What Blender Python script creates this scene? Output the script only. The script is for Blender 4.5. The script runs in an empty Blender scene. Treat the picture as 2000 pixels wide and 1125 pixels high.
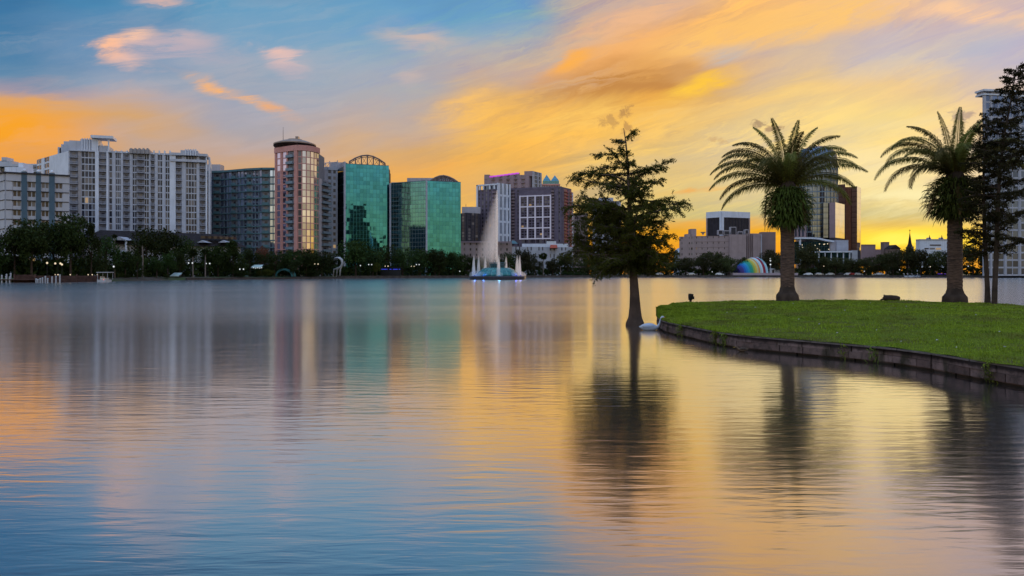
import bpy, math, random
import numpy as np
from mathutils import Vector, Matrix, noise

R = math.radians
SC = bpy.context.scene
COL = SC.collection
# ------------------------------------------------------------------ camera
F, HZ, CH = 1444.0, 534.0, 2.0            # focal length in photo pixels, horizon row, camera height
cam = bpy.data.cameras.new('camera')
cam.sensor_width = 36.0
cam.lens = 36.0 * F / 2000.0
cam.shift_y = -(562.5 - HZ) / 2000.0
cam.clip_start = 0.1
cam.clip_end = 9000
co = bpy.data.objects.new('camera', cam)
COL.objects.link(co)
co.location = (0, 0, CH)
co.rotation_euler = (R(90), 0, 0)
SC.camera = co
SC.view_settings.view_transform = 'Standard'
SC.view_settings.look = 'None'
SC.view_settings.exposure = 0.0
SC.view_settings.gamma = 1.0
SC.render.engine = 'CYCLES'
SC.cycles.use_denoising = True
SC.cycles.max_bounces = 8
SC.cycles.transparent_max_bounces = 12
SC.cycles.volume_bounces = 8
SC.cycles.sample_clamp_indirect = 4.0
SC.cycles.caustics_reflective = False
SC.cycles.caustics_refractive = False


def lin(c):
    return tuple((v / 255 / 12.92) if v / 255 <= 0.04045 else ((v / 255 + 0.055) / 1.055) ** 2.4 for v in c) + (1.0,)


class NT:
    """small helper for building node trees"""

    def __init__(s, tree):
        s.t = tree
        tree.nodes.clear()

    def n(s, typ, **kw):
        o = s.t.nodes.new(typ)
        for k, v in kw.items():
            setattr(o, k, v)
        return o

    def put(s, sock, v):
        if v is None:
            return
        if hasattr(v, 'is_output'):
            s.t.links.new(v, sock)
        else:
            sock.default_value = v

    def m(s, op, a, b=None, c=None, clamp=False):
        o = s.n('ShaderNodeMath', operation=op, use_clamp=clamp)
        s.put(o.inputs[0], a)
        s.put(o.inputs[1], b)
        s.put(o.inputs[2], c)
        return o.outputs[0]

    def mix(s, f, a, b, mode='MIX'):
        o = s.n('ShaderNodeMix', data_type='RGBA', blend_type=mode)
        s.put(o.inputs[0], f)
        s.put(o.inputs[6], a)
        s.put(o.inputs[7], b)
        return o.outputs[2]

    def mr(s, v, a, b, c=0.0, d=1.0, it='SMOOTHSTEP'):
        o = s.n('ShaderNodeMapRange', interpolation_type=it)
        for i, q in enumerate((v, a, b, c, d)):
            s.put(o.inputs[i], q)
        return o.outputs[0]

    def ramp(s, f, stops, it='LINEAR'):
        o = s.n('ShaderNodeValToRGB')
        e = o.color_ramp.elements
        o.color_ramp.interpolation = it
        stops = sorted(stops)
        e[0].position, e[0].color = stops[0]
        e[1].position, e[1].color = stops[-1]
        for p, c in stops[1:-1]:
            q = e.new(p)
            q.color = c
        s.put(o.inputs[0], f)
        return o.outputs[0]

    def noise(s, vec, scale, detail=4.0, rough=0.5, dist=0.0, dim='3D'):
        o = s.n('ShaderNodeTexNoise', noise_dimensions=dim)
        s.put(o.inputs['Vector'], vec)
        s.put(o.inputs['Scale'], scale)
        s.put(o.inputs['Detail'], detail)
        s.put(o.inputs['Roughness'], rough)
        s.put(o.inputs['Distortion'], dist)
        return o

    def xyz(s, a, b, c=0.0):
        o = s.n('ShaderNodeCombineXYZ')
        for i, q in enumerate((a, b, c)):
            s.put(o.inputs[i], q)
        return o.outputs[0]

    def mapping(s, v, loc=(0, 0, 0), rot=(0, 0, 0), sc=(1, 1, 1), typ='POINT'):
        o = s.n('ShaderNodeMapping', vector_type=typ)
        s.put(o.inputs[0], v)
        o.inputs['Location'].default_value = loc
        o.inputs['Rotation'].default_value = rot
        o.inputs['Scale'].default_value = sc
        return o.outputs[0]


# ------------------------------------------------------------------ sky and sun
SUN_EL, SUN_AZ = 4.0, 22.9                 # degrees; azimuth measured from +Y towards +X
world = bpy.data.worlds.new('World')
SC.world = world
world.use_nodes = True
world.cycles.sampling_method = 'MANUAL'
world.cycles.sample_map_resolution = 1024


def az(px):
    return math.degrees(math.atan((px - 1000) / F))


def el(px, py):
    return math.degrees(math.atan((HZ - py) / F * math.cos(R(az(px)))))


def build_sky():
    t = NT(world.node_tree)
    tc = t.n('ShaderNodeTexCoord').outputs['Generated']
    sx = t.n('ShaderNodeSeparateXYZ')
    t.put(sx.inputs[0], tc)
    a0 = t.m('MULTIPLY', t.m('ARCTAN2', sx.outputs[0], sx.outputs[1]), 57.29578)
    e0 = t.m('MULTIPLY', t.m('ARCSINE', t.m('MINIMUM', t.m('MAXIMUM', sx.outputs[2], -0.9999), 0.9999)), 57.29578)
    p0 = t.xyz(a0, e0)
    # two warps: a broad one for cloud bodies and a fine streaky one
    nb = t.noise(t.mapping(p0, (3.1, 1.7, 0), (0, 0, R(12)), (16.7, 6.2, 1), 'TEXTURE'), 1.0, 3.0, 0.55)
    nf = t.noise(t.mapping(p0, (0, 0, 4.0), (0, 0, R(13)), (9.0, 1.8, 1), 'TEXTURE'), 1.0, 6.0, 0.62, 0.6)
    sb = t.n('ShaderNodeSeparateColor')
    t.put(sb.inputs[0], nb.outputs['Color'])
    sf = t.n('ShaderNodeSeparateColor')
    t.put(sf.inputs[0], nf.outputs['Color'])
    lift = t.mr(e0, 0.3, 9.0, 0.12, 1.0)
    dA = t.m('ADD', t.m('MULTIPLY', t.m('SUBTRACT', sb.outputs[0], 0.5), 12.0), t.m('MULTIPLY', t.m('SUBTRACT', sf.outputs[0], 0.5), 4.0))
    dE = t.m('ADD', t.m('MULTIPLY', t.m('SUBTRACT', sb.outputs[1], 0.5), 5.0), t.m('MULTIPLY', t.m('SUBTRACT', sf.outputs[1], 0.5), 2.6))
    a1 = t.m('ADD', a0, t.m('MULTIPLY', dA, lift))
    e1 = t.m('ADD', e0, t.m('MULTIPLY', dE, lift))
    p1 = t.xyz(t.m('ADD', a0, t.m('MULTIPLY', t.m('SUBTRACT', sf.outputs[0], 0.5), t.m('MULTIPLY', lift, 5.0))),
               t.m('ADD', e0, t.m('MULTIPLY', t.m('SUBTRACT', sf.outputs[2], 0.5), t.m('MULTIPLY', lift, 2.4))))
    pos = t.m('DIVIDE', e1, 50.0, clamp=True)
    cols = {
        0: [(0, 62, 118, 162), (60, 72, 127, 168), (115, 102, 140, 172), (150, 160, 150, 165), (178, 228, 166, 105), (212, 247, 165, 55), (265, 250, 165, 45), (300, 235, 160, 80), (345, 195, 152, 125), (450, 175, 150, 145), (534, 160, 140, 140)],
        250: [(0, 76, 136, 178), (80, 112, 148, 183), (150, 150, 163, 184), (180, 188, 170, 168), (225, 214, 166, 122), (265, 196, 166, 146), (330, 198, 162, 136), (450, 196, 156, 128), (534, 190, 150, 120)],
        500: [(0, 103, 158, 194), (75, 125, 164, 194), (150, 150, 166, 186), (200, 165, 166, 180), (250, 174, 166, 170), (300, 194, 166, 152), (340, 212, 166, 126), (450, 210, 160, 116), (534, 210, 150, 100)],
        750: [(0, 108, 162, 200), (75, 138, 170, 197), (130, 160, 174, 192), (200, 176, 172, 178), (250, 196, 172, 158), (300, 218, 172, 124), (350, 238, 176, 100), (420, 238, 176, 94), (534, 230, 160, 80)],
        1000: [(0, 112, 166, 204), (60, 146, 176, 198), (110, 186, 181, 180), (150, 203, 178, 162), (200, 228, 182, 128), (260, 246, 190, 102), (320, 232, 180, 104), (380, 222, 180, 124), (420, 250, 200, 100), (480, 250, 188, 75), (534, 245, 170, 60)],
        1250: [(0, 205, 178, 168), (50, 236, 180, 135), (100, 243, 182, 115), (150, 228, 168, 100), (190, 225, 172, 105), (240, 250, 197, 105), (300, 245, 206, 132), (360, 226, 200, 145), (420, 214, 196, 138), (455, 248, 176, 48), (534, 245, 150, 30)],
        1500: [(0, 250, 195, 125), (40, 248, 195, 120), (80, 208, 187, 174), (140, 216, 191, 168), (190, 236, 202, 142), (240, 246, 217, 150), (300, 238, 217, 165), (380, 228, 208, 155), (420, 204, 196, 148), (450, 248, 180, 48), (534, 245, 150, 30)],
        1750: [(0, 243, 200, 160), (50, 208, 191, 190), (120, 207, 196, 195), (180, 240, 206, 152), (240, 251, 221, 142), (300, 247, 226, 170), (370, 254, 230, 160), (420, 208, 192, 130), (445, 246, 205, 70), (470, 255, 214, 25), (490, 240, 165, 22), (534, 220, 140, 20)],
        2000: [(0, 216, 191, 186), (60, 201, 191, 200), (150, 201, 191, 199), (220, 235, 201, 170), (300, 240, 216, 180), (400, 236, 211, 168), (460, 250, 202, 90), (534, 230, 150, 40)],
    }
    top = {0: (22, 64, 108), 250: (28, 70, 114), 500: (40, 88, 136), 750: (56, 106, 154), 1000: (88, 138, 184), 1250: (170, 170, 180), 1500: (200, 180, 170), 1750: (205, 185, 175), 2000: (196, 184, 190)}
    c = None
    keys = sorted(cols)
    for i, px in enumerate(keys):
        st = []
        for py, r, g, b in cols[px]:
            if r > g > b and r - b > 60 and px < 1400:
                b *= 0.93
            st.append((max(0.0, min(1.0, el(px, py) / 50.0)), lin((r, g, b))))
        st.append((27.0 / 50, lin(top[px])))
        st.append((1.0, lin((90, 132, 182))))
        rp = t.ramp(pos, st)
        if c is None:
            c = rp
        else:
            c = t.mix(t.mr(a1, az(keys[i - 1]), az(px)), c, rp)
    # thin streaks of golden and greyer cloud over the warm part of the sky
    def grade(f, rgb):
        nonlocal c
        c = t.mix(f, c, t.mix(1.0, c, rgb + (1.0,), 'MULTIPLY'))

    hi = t.mr(a0, -18, 4, 0.10, 1.0)
    patch = t.mr(nb.outputs['Fac'], 0.40, 0.60, 0.3, 1.0)
    low = t.mr(e0, 1.0, 5.0, 0.4, 1.0)
    amp = t.m('MULTIPLY', t.m('MULTIPLY', hi, low), t.mr(a0, 16, 27, 1.0, 0.7))
    st1 = t.noise(t.mapping(p1, (7, 3, 1), (0, 0, R(14)), (14.0, 2.1, 1), 'TEXTURE'), 1.0, 5.0, 0.6, 0.5)
    k = t.mr(st1.outputs['Fac'], 0.36, 0.64)
    st2 = t.noise(t.mapping(p1, (1, 6, 2), (0, 0, R(17)), (7.5, 0.85, 1), 'TEXTURE'), 1.0, 6.0, 0.62, 0.9)
    k2 = t.mr(st2.outputs['Fac'], 0.38, 0.62)
    grade(t.m('MULTIPLY', k, t.m('MULTIPLY', amp, 0.55)), (1.12, 1.04, 0.78))
    grade(t.m('MULTIPLY', t.m('SUBTRACT', 1.0, k), t.m('MULTIPLY', amp, 0.55)), (0.80, 0.82, 1.0))
    amp2 = t.m('MULTIPLY', amp, patch)
    st3 = t.noise(t.mapping(p1, (4, 2, 8), (0, 0, R(20)), (3.6, 0.42, 1), 'TEXTURE'), 1.0, 6.0, 0.66, 1.0)
    k3 = t.mr(st3.outputs['Fac'], 0.40, 0.60)
    grade(t.m('MULTIPLY', k3, t.m('MULTIPLY', amp2, 0.40)), (1.15, 1.08, 0.84))
    grade(t.m('MULTIPLY', t.m('SUBTRACT', 1.0, k3), t.m('MULTIPLY', amp2, 0.40)), (0.86, 0.84, 0.94))
    grade(t.m('MULTIPLY', k2, t.m('MULTIPLY', amp2, 0.45)), (1.16, 1.08, 0.82))
    grade(t.m('MULTIPLY', t.m('SUBTRACT', 1.0, k2), t.m('MULTIPLY', amp2, 0.45)), (0.82, 0.80, 0.92))
    lf = t.m('MULTIPLY', t.mr(a0, -8, -16), t.mr(e0, 6, 9))
    c = t.mix(t.m('MULTIPLY', t.m('MULTIPLY', k, k2), t.m('MULTIPLY', lf, 0.14)), c, lin((206, 190, 192)))

    wn1 = t.noise(t.mapping(p1, (2, 9, 5), (0, 0, R(12)), (9.0, 1.1, 1), 'TEXTURE'), 1.0, 6.0, 0.65, 0.8)
    wisp = t.mr(wn1.outputs['Fac'], 0.36, 0.58, 0.30, 1.3)
    puff = t.noise(p0, 1.25, 6.0, 0.68, 0.8)
    p2 = t.xyz(t.m('ADD', a0, t.m('MULTIPLY', t.m('SUBTRACT', sf.outputs[0], 0.5), 1.5)), t.m('ADD', e0, t.m('MULTIPLY', t.m('SUBTRACT', sf.outputs[2], 0.5), 1.2)))

    def stroke(x0, y0, x1, y1, w, col, s, rag=0.9):
        nonlocal c
        ca, ce = az((x0 + x1) / 2), el((x0 + x1) / 2, (y0 + y1) / 2)
        pa, pe = az(x0), el(x0, y0)
        qa, qe = az(x1), el(x1, y1)
        L = max(0.3, math.hypot(qa - pa, qe - pe) / 2)
        ang = math.atan2(qe - pe, qa - pa)
        W = w / F * 57.3
        v = t.mapping(p1 if rag < 1.2 else p2, (ca, ce, 0), (0, 0, ang), (L * 1.7, W * 2.3, 1.0), 'TEXTURE')
        ln = t.n('ShaderNodeVectorMath', operation='LENGTH')
        t.put(ln.inputs[0], v)
        mk = t.mr(ln.outputs['Value'], 0.0, 1.0, 1.0, 0.0)
        if rag == 1.25:
            mk = t.mr(t.m('ADD', mk, t.m('MULTIPLY', t.m('SUBTRACT', wn1.outputs[0], 0.5), 1.8)), 0.22, 0.85)
            mk = t.m('MULTIPLY', mk, t.mr(ln.outputs['Value'], 0.6, 1.0, 1.0, 0.0))
        elif rag < 1.3:
            mk = t.m('MULTIPLY', mk, wisp)
        else:
            mk = t.mr(t.m('ADD', mk, t.m('MULTIPLY', t.m('SUBTRACT', puff.outputs[0], 0.5), 3.0)), 0.35, 0.95)
            mk = t.m('MULTIPLY', mk, t.mr(ln.outputs['Value'], 0.6, 1.1, 1.0, 0.0))
        c = t.mix(t.m('MULTIPLY', mk, s), c, lin(col))

    for s_ in [
        (192, 110, 246, 68, 11, (252, 192, 152), 1.0), (200, 112, 262, 88, 13, (250, 190, 158), 0.9), (214, 118, 300, 122, 9, (236, 190, 172), 0.7),
        (232, 74, 300, 66, 9, (246, 196, 166), 0.85), (246, 92, 330, 78, 10, (226, 188, 178), 0.6), (270, 108, 410, 92, 16, (200, 178, 184), 0.6), (320, 72, 420, 82, 9, (212, 184, 182), 0.6), (300, 84, 470, 120, 22, (184, 172, 184), 0.45),
        (496, 102, 560, 106, 8, (228, 190, 180), 0.8), (510, 116, 600, 126, 9, (224, 190, 184), 0.8), (530, 132, 610, 142, 7, (196, 178, 184), 0.6),
        (365, 152, 525, 212, 8, (252, 182, 112), 0.95),
        (500, 205, 580, 232, 7, (238, 172, 118), 0.7), (270, 2, 370, -6, 7, (232, 186, 166), 0.7),
        (745, 70, 900, 80, 18, (222, 188, 168), 0.55), (840, 230, 960, 172, 11, (252, 196, 110), 0.7),
        (780, 150, 830, 150, 12, (212, 186, 172), 0.4),
        (870, 265, 1070, 215, 30, (252, 190, 84), 0.55), (890, 305, 1060, 280, 16, (252, 186, 82), 0.6),
        (760, 330, 930, 320, 16, (246, 176, 84), 0.5),
        (1060, 145, 1330, 92, 24, (250, 182, 112), 0.8), (1280, 100, 1570, 45, 22, (254, 196, 112), 0.9),
        (1470, 62, 1780, 0, 22, (254, 200, 120), 0.9), (1120, 82, 1360, 0, 16, (240, 186, 142), 0.75),
        (1080, 175, 1360, 165, 34, (200, 140, 76), 0.95), (1082, 130, 1150, 104, 11, (255, 178, 78), 0.85),
        (1220, 205, 1330, 190, 13, (236, 164, 66), 0.8), (1300, 192, 1430, 142, 14, (255, 200, 70), 0.95),
        (1290, 140, 1360, 150, 10, (214, 160, 100), 0.7),
        (980, 262, 1310, 205, 20, (255, 202, 102), 0.75), (870, 240, 1000, 190, 12, (255, 196, 100), 0.6),
        (1200, 240, 1560, 190, 14, (252, 206, 122), 0.5), (1740, -2, 2010, 48, 9, (252, 204, 160), 0.8),
        (1370, 112, 1470, 96, 13, (176, 182, 192), 0.5), (1850, 104, 1990, 96, 16, (178, 182, 202), 0.5),
        (1150, 330, 1420, 300, 10, (206, 186, 150), 0.45), (1100, 290, 1300, 262, 9, (212, 176, 128), 0.4),
        (1280, 378, 1420, 364, 4, (246, 176, 88), 0.8), (1690, 388, 1880, 376, 6, (255, 242, 184), 0.8),
        (1690, 405, 1830, 398, 4, (255, 226, 140), 0.6), (1660, 425, 1850, 415, 8, (196, 184, 126), 0.6),
        (1300, 440, 1520, 436, 6, (250, 176, 60), 0.6), (1690, 442, 1800, 438, 7, (206, 146, 56), 0.8),
        (1650, 470, 1830, 466, 9, (255, 226, 28), 0.95), (1760, 478, 1920, 468, 6, (255, 210, 60), 0.8),
        (1205, 232, 1238, 206, 8, (180, 134, 84), 0.75, 1.5), (1160, 240, 1215, 236, 10, (190, 146, 90), 0.65, 1.6),
        (1206, 246, 1240, 252, 8, (184, 138, 86), 0.7, 1.6),
        (1464, 243, 1492, 240, 6, (160, 132, 106), 0.75, 1.3), (1492, 250, 1530, 256, 6, (170, 138, 108), 0.8, 1.4),
        (1380, 266, 1424, 276, 7, (210, 170, 118), 0.6, 1.5), (1850, 218, 1905, 236, 10, (176, 150, 140), 0.85, 1.4),
        (1700, 245, 1900, 225, 20, (252, 226, 160), 0.4), (1640, 400, 1900, 380, 46, (255, 236, 172), 0.55), (1560, 330, 1800, 310, 26, (252, 230, 176), 0.4),
        (1660, 462, 1900, 466, 16, (255, 214, 30), 0.8), (1680, 465, 1870, 469, 11, (285, 245, 95), 0.95),
    ]:
        stroke(*s_)
    # the sky behind the camera: clear evening sky, pink near the horizon
    nis = t.n('ShaderNodeTexSky', sky_type='NISHITA')
    nis.sun_disc = False
    nis.sun_elevation = R(SUN_EL)
    nis.sun_rotation = R(SUN_AZ)
    bk = t.ramp(t.m('DIVIDE', e0, 90.0, clamp=True), [(0.0, lin((240, 206, 150))), (0.05, lin((226, 206, 170))), (0.13, lin((196, 204, 222))), (0.40, lin((165, 190, 226))), (1.0, lin((130, 165, 212)))])
    bn = t.mr(nb.outputs['Fac'], 0.35, 0.7, 0.82, 1.12)
    bkv = t.n('ShaderNodeVectorMath', operation='SCALE')
    t.put(bkv.inputs[0], bk)
    t.put(bkv.inputs['Scale'], t.m('MULTIPLY', bn, BACK))
    nsv = t.n('ShaderNodeVectorMath', operation='MULTIPLY_ADD')
    t.put(nsv.inputs[0], nis.outputs[0])
    nsv.inputs[1].default_value = (0.06, 0.06, 0.06)
    t.put(nsv.inputs[2], bkv.outputs[0])
    aa = t.m('ABSOLUTE', a0)
    zen = t.n('ShaderNodeVectorMath', operation='SCALE')
    t.put(zen.inputs[0], nsv.outputs[0])
    t.put(zen.inputs['Scale'], t.mr(e0, 30, 62, 1.0, 1.9))
    fb = t.m('MAXIMUM', t.m('MAXIMUM', t.mr(a0, 60, 150), t.mr(t.m('MULTIPLY', a0, -1.0), 42, 100)), t.mr(e0, 36, 80))
    c = t.mix(fb, c, zen.outputs[0])
    bg = t.n('ShaderNodeBackground')
    t.put(bg.inputs[0], c)
    bg.inputs[1].default_value = 1.0
    out = t.n('ShaderNodeOutputWorld')
    t.t.links.new(bg.outputs[0], out.inputs[0])


BACK = 1.12
build_sky()
sun = bpy.data.lights.new('sun', 'SUN')
sun.energy = 0.9
sun.angle = R(0.6)
sun.color = (1.0, 0.62, 0.30)
so = bpy.data.objects.new('sun', sun)
COL.objects.link(so)
so.rotation_euler = (R(90 - SUN_EL), 0, R(180 - SUN_AZ))

# ------------------------------------------------------------------ materials
MATS = {}


def principled(t, **kw):
    b = t.n('ShaderNodeBsdfPrincipled')
    for k, v in kw.items():
        t.put(b.inputs[k.replace('_', ' ')], v)
    o = t.n('ShaderNodeOutputMaterial')
    t.t.links.new(b.outputs[0], o.inputs[0])
    return b


def newmat(name):
    m = bpy.data.materials.new(name)
    m.use_nodes = True
    MATS[name] = m
    return m, NT(m.node_tree)


def objco(t):
    return t.n('ShaderNodeTexCoord').outputs['Object']


def plain(name, col, rough=0.75, var=0.18, scale=0.6, metal=0.0, bump=0.0, streak=0.0, spec=0.18):
    """opaque surface with mottled colour; col is linear"""
    m, t = newmat(name)
    v = objco(t)
    n = t.noise(v, scale, 5, 0.6)
    c0 = tuple(x * (1 - var) for x in col) + (1,)
    c1 = tuple(min(1, x * (1 + var)) for x in col) + (1,)
    c = t.mix(t.mr(n.outputs[0], 0.3, 0.7), c0, c1)
    if streak:
        n2 = t.noise(t.mapping(v, sc=(1.4, 1.4, 0.06)), 1.0, 4, 0.6)
        c = t.mix(t.mr(n2.outputs[0], 0.5, 0.75, 0, streak), c, tuple(x * 0.45 for x in col) + (1,))
    b = principled(t, Base_Color=c, Roughness=rough, Metallic=metal)
    b.inputs['Specular IOR Level'].default_value = spec
    if bump:
        bp = t.n('ShaderNodeBump')
        bp.inputs['Strength'].default_value = bump
        n3 = t.noise(v, scale * 6, 5, 0.6)
        t.put(bp.inputs['Height'], n3.outputs[0])
        t.put(b.inputs['Normal'], bp.outputs[0])
    return m


def glow(name, col, strength):
    m, t = newmat(name)
    e = t.n('ShaderNodeEmission')
    e.inputs[0].default_value = col + (1,)
    e.inputs[1].default_value = strength
    o = t.n('ShaderNodeOutputMaterial')
    t.t.links.new(e.outputs[0], o.inputs[0])
    return m


def window_mat(name, col, metal=0.5, rough=0.08, lit=0.0, litcol=(1.0, 0.62, 0.25)):
    """one pane; differs from pane to pane, a few are lit from inside"""
    m, t = newmat(name)
    oi = t.n('ShaderNodeObjectInfo').outputs['Random']
    ri = t.n('ShaderNodeNewGeometry').outputs['Random Per Island']
    r = t.m('FRACT', t.m('ADD', t.m('MULTIPLY', oi, 7.31), ri))
    c = t.mix(r, tuple(x * 0.55 for x in col) + (1,), tuple(min(1, x * 1.5) for x in col) + (1,))
    if metal < 0.3:
        cur = t.m('LESS_THAN', t.m('FRACT', t.m('MULTIPLY', r, 5.37)), 0.22)
        c = t.mix(t.m('MULTIPLY', cur, 0.75), c, (0.24, 0.21, 0.20, 1))
    b = principled(t, Base_Color=c, Roughness=rough, Metallic=metal)
    if lit:
        k = t.m('GREATER_THAN', t.m('FRACT', t.m('MULTIPLY', r, 13.7)), 1.0 - lit)
        t.put(b.inputs['Emission Color'], litcol + (1,))
        t.put(b.inputs['Emission Strength'], t.m('MULTIPLY', k, 0.30))
    b.inputs['Specular IOR Level'].default_value = 0.32
    bp = t.n('ShaderNodeBump')
    bp.inputs['Strength'].default_value = 0.12
    n3 = t.noise(objco(t), 1.3, 2, 0.5)
    t.put(bp.inputs['Height'], n3.outputs[0])
    t.put(b.inputs['Normal'], bp.outputs[0])
    return m


def curtain(name, tint, pw, ph, line, lw=0.10, lh=0.12, rough=0.05, jit=0.12, metal=1.0, wob=0.02, dark=0.6):
    """glass curtain wall: panes pw x ph metres in thin metal lines, each pane tilted a hair"""
    m, t = newmat(name)
    uv = t.n('ShaderNodeUVMap').outputs[0]
    s = t.n('ShaderNodeSeparateXYZ')
    t.put(s.inputs[0], uv)
    u = t.m('DIVIDE', s.outputs[0], pw)
    v = t.m('DIVIDE', s.outputs[1], ph)
    fu, fv = t.m('FRACT', u), t.m('FRACT', v)
    ln = t.m('MAXIMUM', t.m('LESS_THAN', fu, lw / pw), t.m('LESS_THAN', fv, lh / ph))
    wn = t.n('ShaderNodeTexWhiteNoise', noise_dimensions='2D')
    t.put(wn.inputs['Vector'], t.xyz(t.m('FLOOR', u), t.m('FLOOR', v)))
    c = t.mix(wn.outputs['Value'], tuple(x * (1 - jit) for x in tint) + (1,), tuple(min(1, x * (1 + jit)) for x in tint) + (1,))
    sp = t.m('LESS_THAN', fv, 0.30)
    c = t.mix(t.m('MULTIPLY', sp, 1 - dark), c, tuple(x * 0.4 for x in tint) + (1,))
    c = t.mix(ln, c, line + (1,))
    b = principled(t, Base_Color=c)
    t.put(b.inputs['Metallic'], t.mr(ln, 0, 1, metal, 0.2, 'LINEAR'))
    t.put(b.inputs['Roughness'], t.mr(ln, 0, 1, rough, 0.5, 'LINEAR'))
    g = t.n('ShaderNodeNewGeometry').outputs['Normal']
    sub = t.n('ShaderNodeVectorMath', operation='SUBTRACT')
    t.put(sub.inputs[0], wn.outputs['Color'])
    sub.inputs[1].default_value = (0.5, 0.5, 0.5)
    wv = t.noise(t.xyz(t.m('MULTIPLY', s.outputs[0], 0.12), t.m('MULTIPLY', s.outputs[1], 0.12)), 1.0, 2)
    sub2 = t.n('ShaderNodeVectorMath', operation='SUBTRACT')
    t.put(sub2.inputs[0], wv.outputs['Color'])
    sub2.inputs[1].default_value = (0.5, 0.5, 0.5)
    a1 = t.n('ShaderNodeVectorMath', operation='MULTIPLY_ADD')
    t.put(a1.inputs[0], sub.outputs[0])
    a1.inputs[1].default_value = (wob,) * 3
    t.put(a1.inputs[2], g)
    a2 = t.n('ShaderNodeVectorMath', operation='MULTIPLY_ADD')
    t.put(a2.inputs[0], sub2.outputs[0])
    a2.inputs[1].default_value = (wob * 2.0,) * 3
    t.put(a2.inputs[2], a1.outputs[0])
    nn = t.n('ShaderNodeVectorMath', operation='NORMALIZE')
    t.put(nn.inputs[0], a2.outputs[0])
    t.put(b.inputs['Normal'], nn.outputs[0])
    return m


def leaf_mat(name, c0, c1, trans=0.25, rough=0.6):
    m, t = newmat(name)
    g = t.n('ShaderNodeNewGeometry').outputs['Random Per Island']
    oi = t.n('ShaderNodeObjectInfo').outputs['Random']
    n = t.noise(objco(t), 0.5, 2)
    f = t.m('ADD', t.m('MULTIPLY', g, 0.6), t.m('MULTIPLY', n.outputs[0], 0.45), clamp=True)
    c = t.mix(f, c0 + (1,), c1 + (1,))
    hs = t.n('ShaderNodeHueSaturation')
    t.put(hs.inputs['Hue'], t.mr(oi, 0, 1, 0.465, 0.53, 'LINEAR'))
    t.put(hs.inputs['Value'], t.mr(oi, 0, 1, 0.6, 1.5, 'LINEAR'))
    t.put(hs.inputs['Color'], c)
    c = hs.outputs[0]
    b = t.n('ShaderNodeBsdfPrincipled')
    t.put(b.inputs['Base Color'], c)
    b.inputs['Roughness'].default_value = rough
    b.inputs['Specular IOR Level'].default_value = 0.08
    tr = t.n('ShaderNodeBsdfTranslucent')
    t.put(tr.inputs[0], c)
    ms = t.n('ShaderNodeMixShader')
    ms.inputs[0].default_value = trans
    t.t.links.new(b.outputs[0], ms.inputs[1])
    t.t.links.new(tr.outputs[0], ms.inputs[2])
    o = t.n('ShaderNodeOutputMaterial')
    t.t.links.new(ms.outputs[0], o.inputs[0])
    return m


def grass_mat():
    m = leaf_mat('grass_blades', (0.105, 0.150, 0.011), (0.29, 0.36, 0.030), 0.3)
    t = m.node_tree
    bs = next(n for n in t.nodes if n.type == 'BSDF_PRINCIPLED')
    tr = next(n for n in t.nodes if n.type == 'BSDF_TRANSLUCENT')
    src = bs.inputs['Base Color'].links[0].from_socket
    h = NT.__new__(NT)
    h.t = t
    v = objco(h)
    n1 = h.noise(v, 0.55, 5, 0.65)
    n2 = h.noise(v, 2.6, 3, 0.6)
    c = h.mix(h.mr(n1.outputs[0], 0.47, 0.66, 0, 0.75), src, (0.16, 0.14, 0.045, 1))
    c = h.mix(h.mr(n2.outputs[0], 0.50, 0.70, 0, 0.65), c, (0.035, 0.055, 0.012, 1))
    for k in (bs.inputs['Base Color'], tr.inputs[0]):
        t.links.new(c, k)
    return m


def mist_mat(name, dens, col=(1, 0.97, 0.94), fade=None):
    m, t = newmat(name)
    v = t.n('ShaderNodeVolumePrincipled')
    v.inputs['Color'].default_value = col + (1,)
    v.inputs['Density'].default_value = dens
    v.inputs['Anisotropy'].default_value = 0.45
    if fade:
        s = t.n('ShaderNodeSeparateXYZ')
        t.put(s.inputs[0], t.n('ShaderNodeNewGeometry').outputs['Position'])
        t.put(v.inputs['Density'], t.m('MULTIPLY', t.mr(s.outputs[2], fade[0], fade[1], 0.12, 1.0), dens))
    o = t.n('ShaderNodeOutputMaterial')
    t.t.links.new(v.outputs[0], o.inputs['Volume'])
    return m


M = {}
M['white'] = plain('white_painted_wall', (0.68, 0.70, 0.77), 0.7, 0.08, 0.25, streak=0.35)
M['condo'] = plain('pale_grey_condo_wall', (0.50, 0.51, 0.57), 0.7, 0.08, 0.25, streak=0.35)
M['condo_dark'] = plain('beige_condo_wall', (0.36, 0.33, 0.33), 0.75, 0.08, 0.25, streak=0.3)
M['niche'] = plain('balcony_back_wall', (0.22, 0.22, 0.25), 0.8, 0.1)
M['rail'] = plain('grey_balcony_rail', (0.30, 0.30, 0.34), 0.7, 0.1)
M['slate'] = plain('slate_blue_pilaster', (0.085, 0.135, 0.18), 0.7, 0.1, 0.4)
M['hotel'] = plain('cream_hotel_wall', (0.50, 0.49, 0.53), 0.75, 0.08, 0.3, streak=0.3)
M['roofdark'] = plain('dark_brown_shingle_roof', (0.030, 0.024, 0.026), 0.9, 0.3, 1.2)
M['teal_frame'] = plain('teal_painted_metal', (0.09, 0.17, 0.19), 0.5, 0.1)
M['grey_frame'] = plain('grey_metal_frame', (0.19, 0.24, 0.28), 0.5, 0.1)
M['pink'] = plain('pink_concrete', (0.60, 0.29, 0.25), 0.75, 0.08, 0.3, streak=0.25)
M['canopy'] = plain('bronze_canopy', (0.34, 0.25, 0.20), 0.5, 0.15)
M['steel'] = plain('weathered_steel', (0.20, 0.15, 0.14), 0.6, 0.15)
M['greyconc'] = plain('grey_concrete', (0.44, 0.40, 0.42), 0.8, 0.1, 0.3, streak=0.3)
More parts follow.
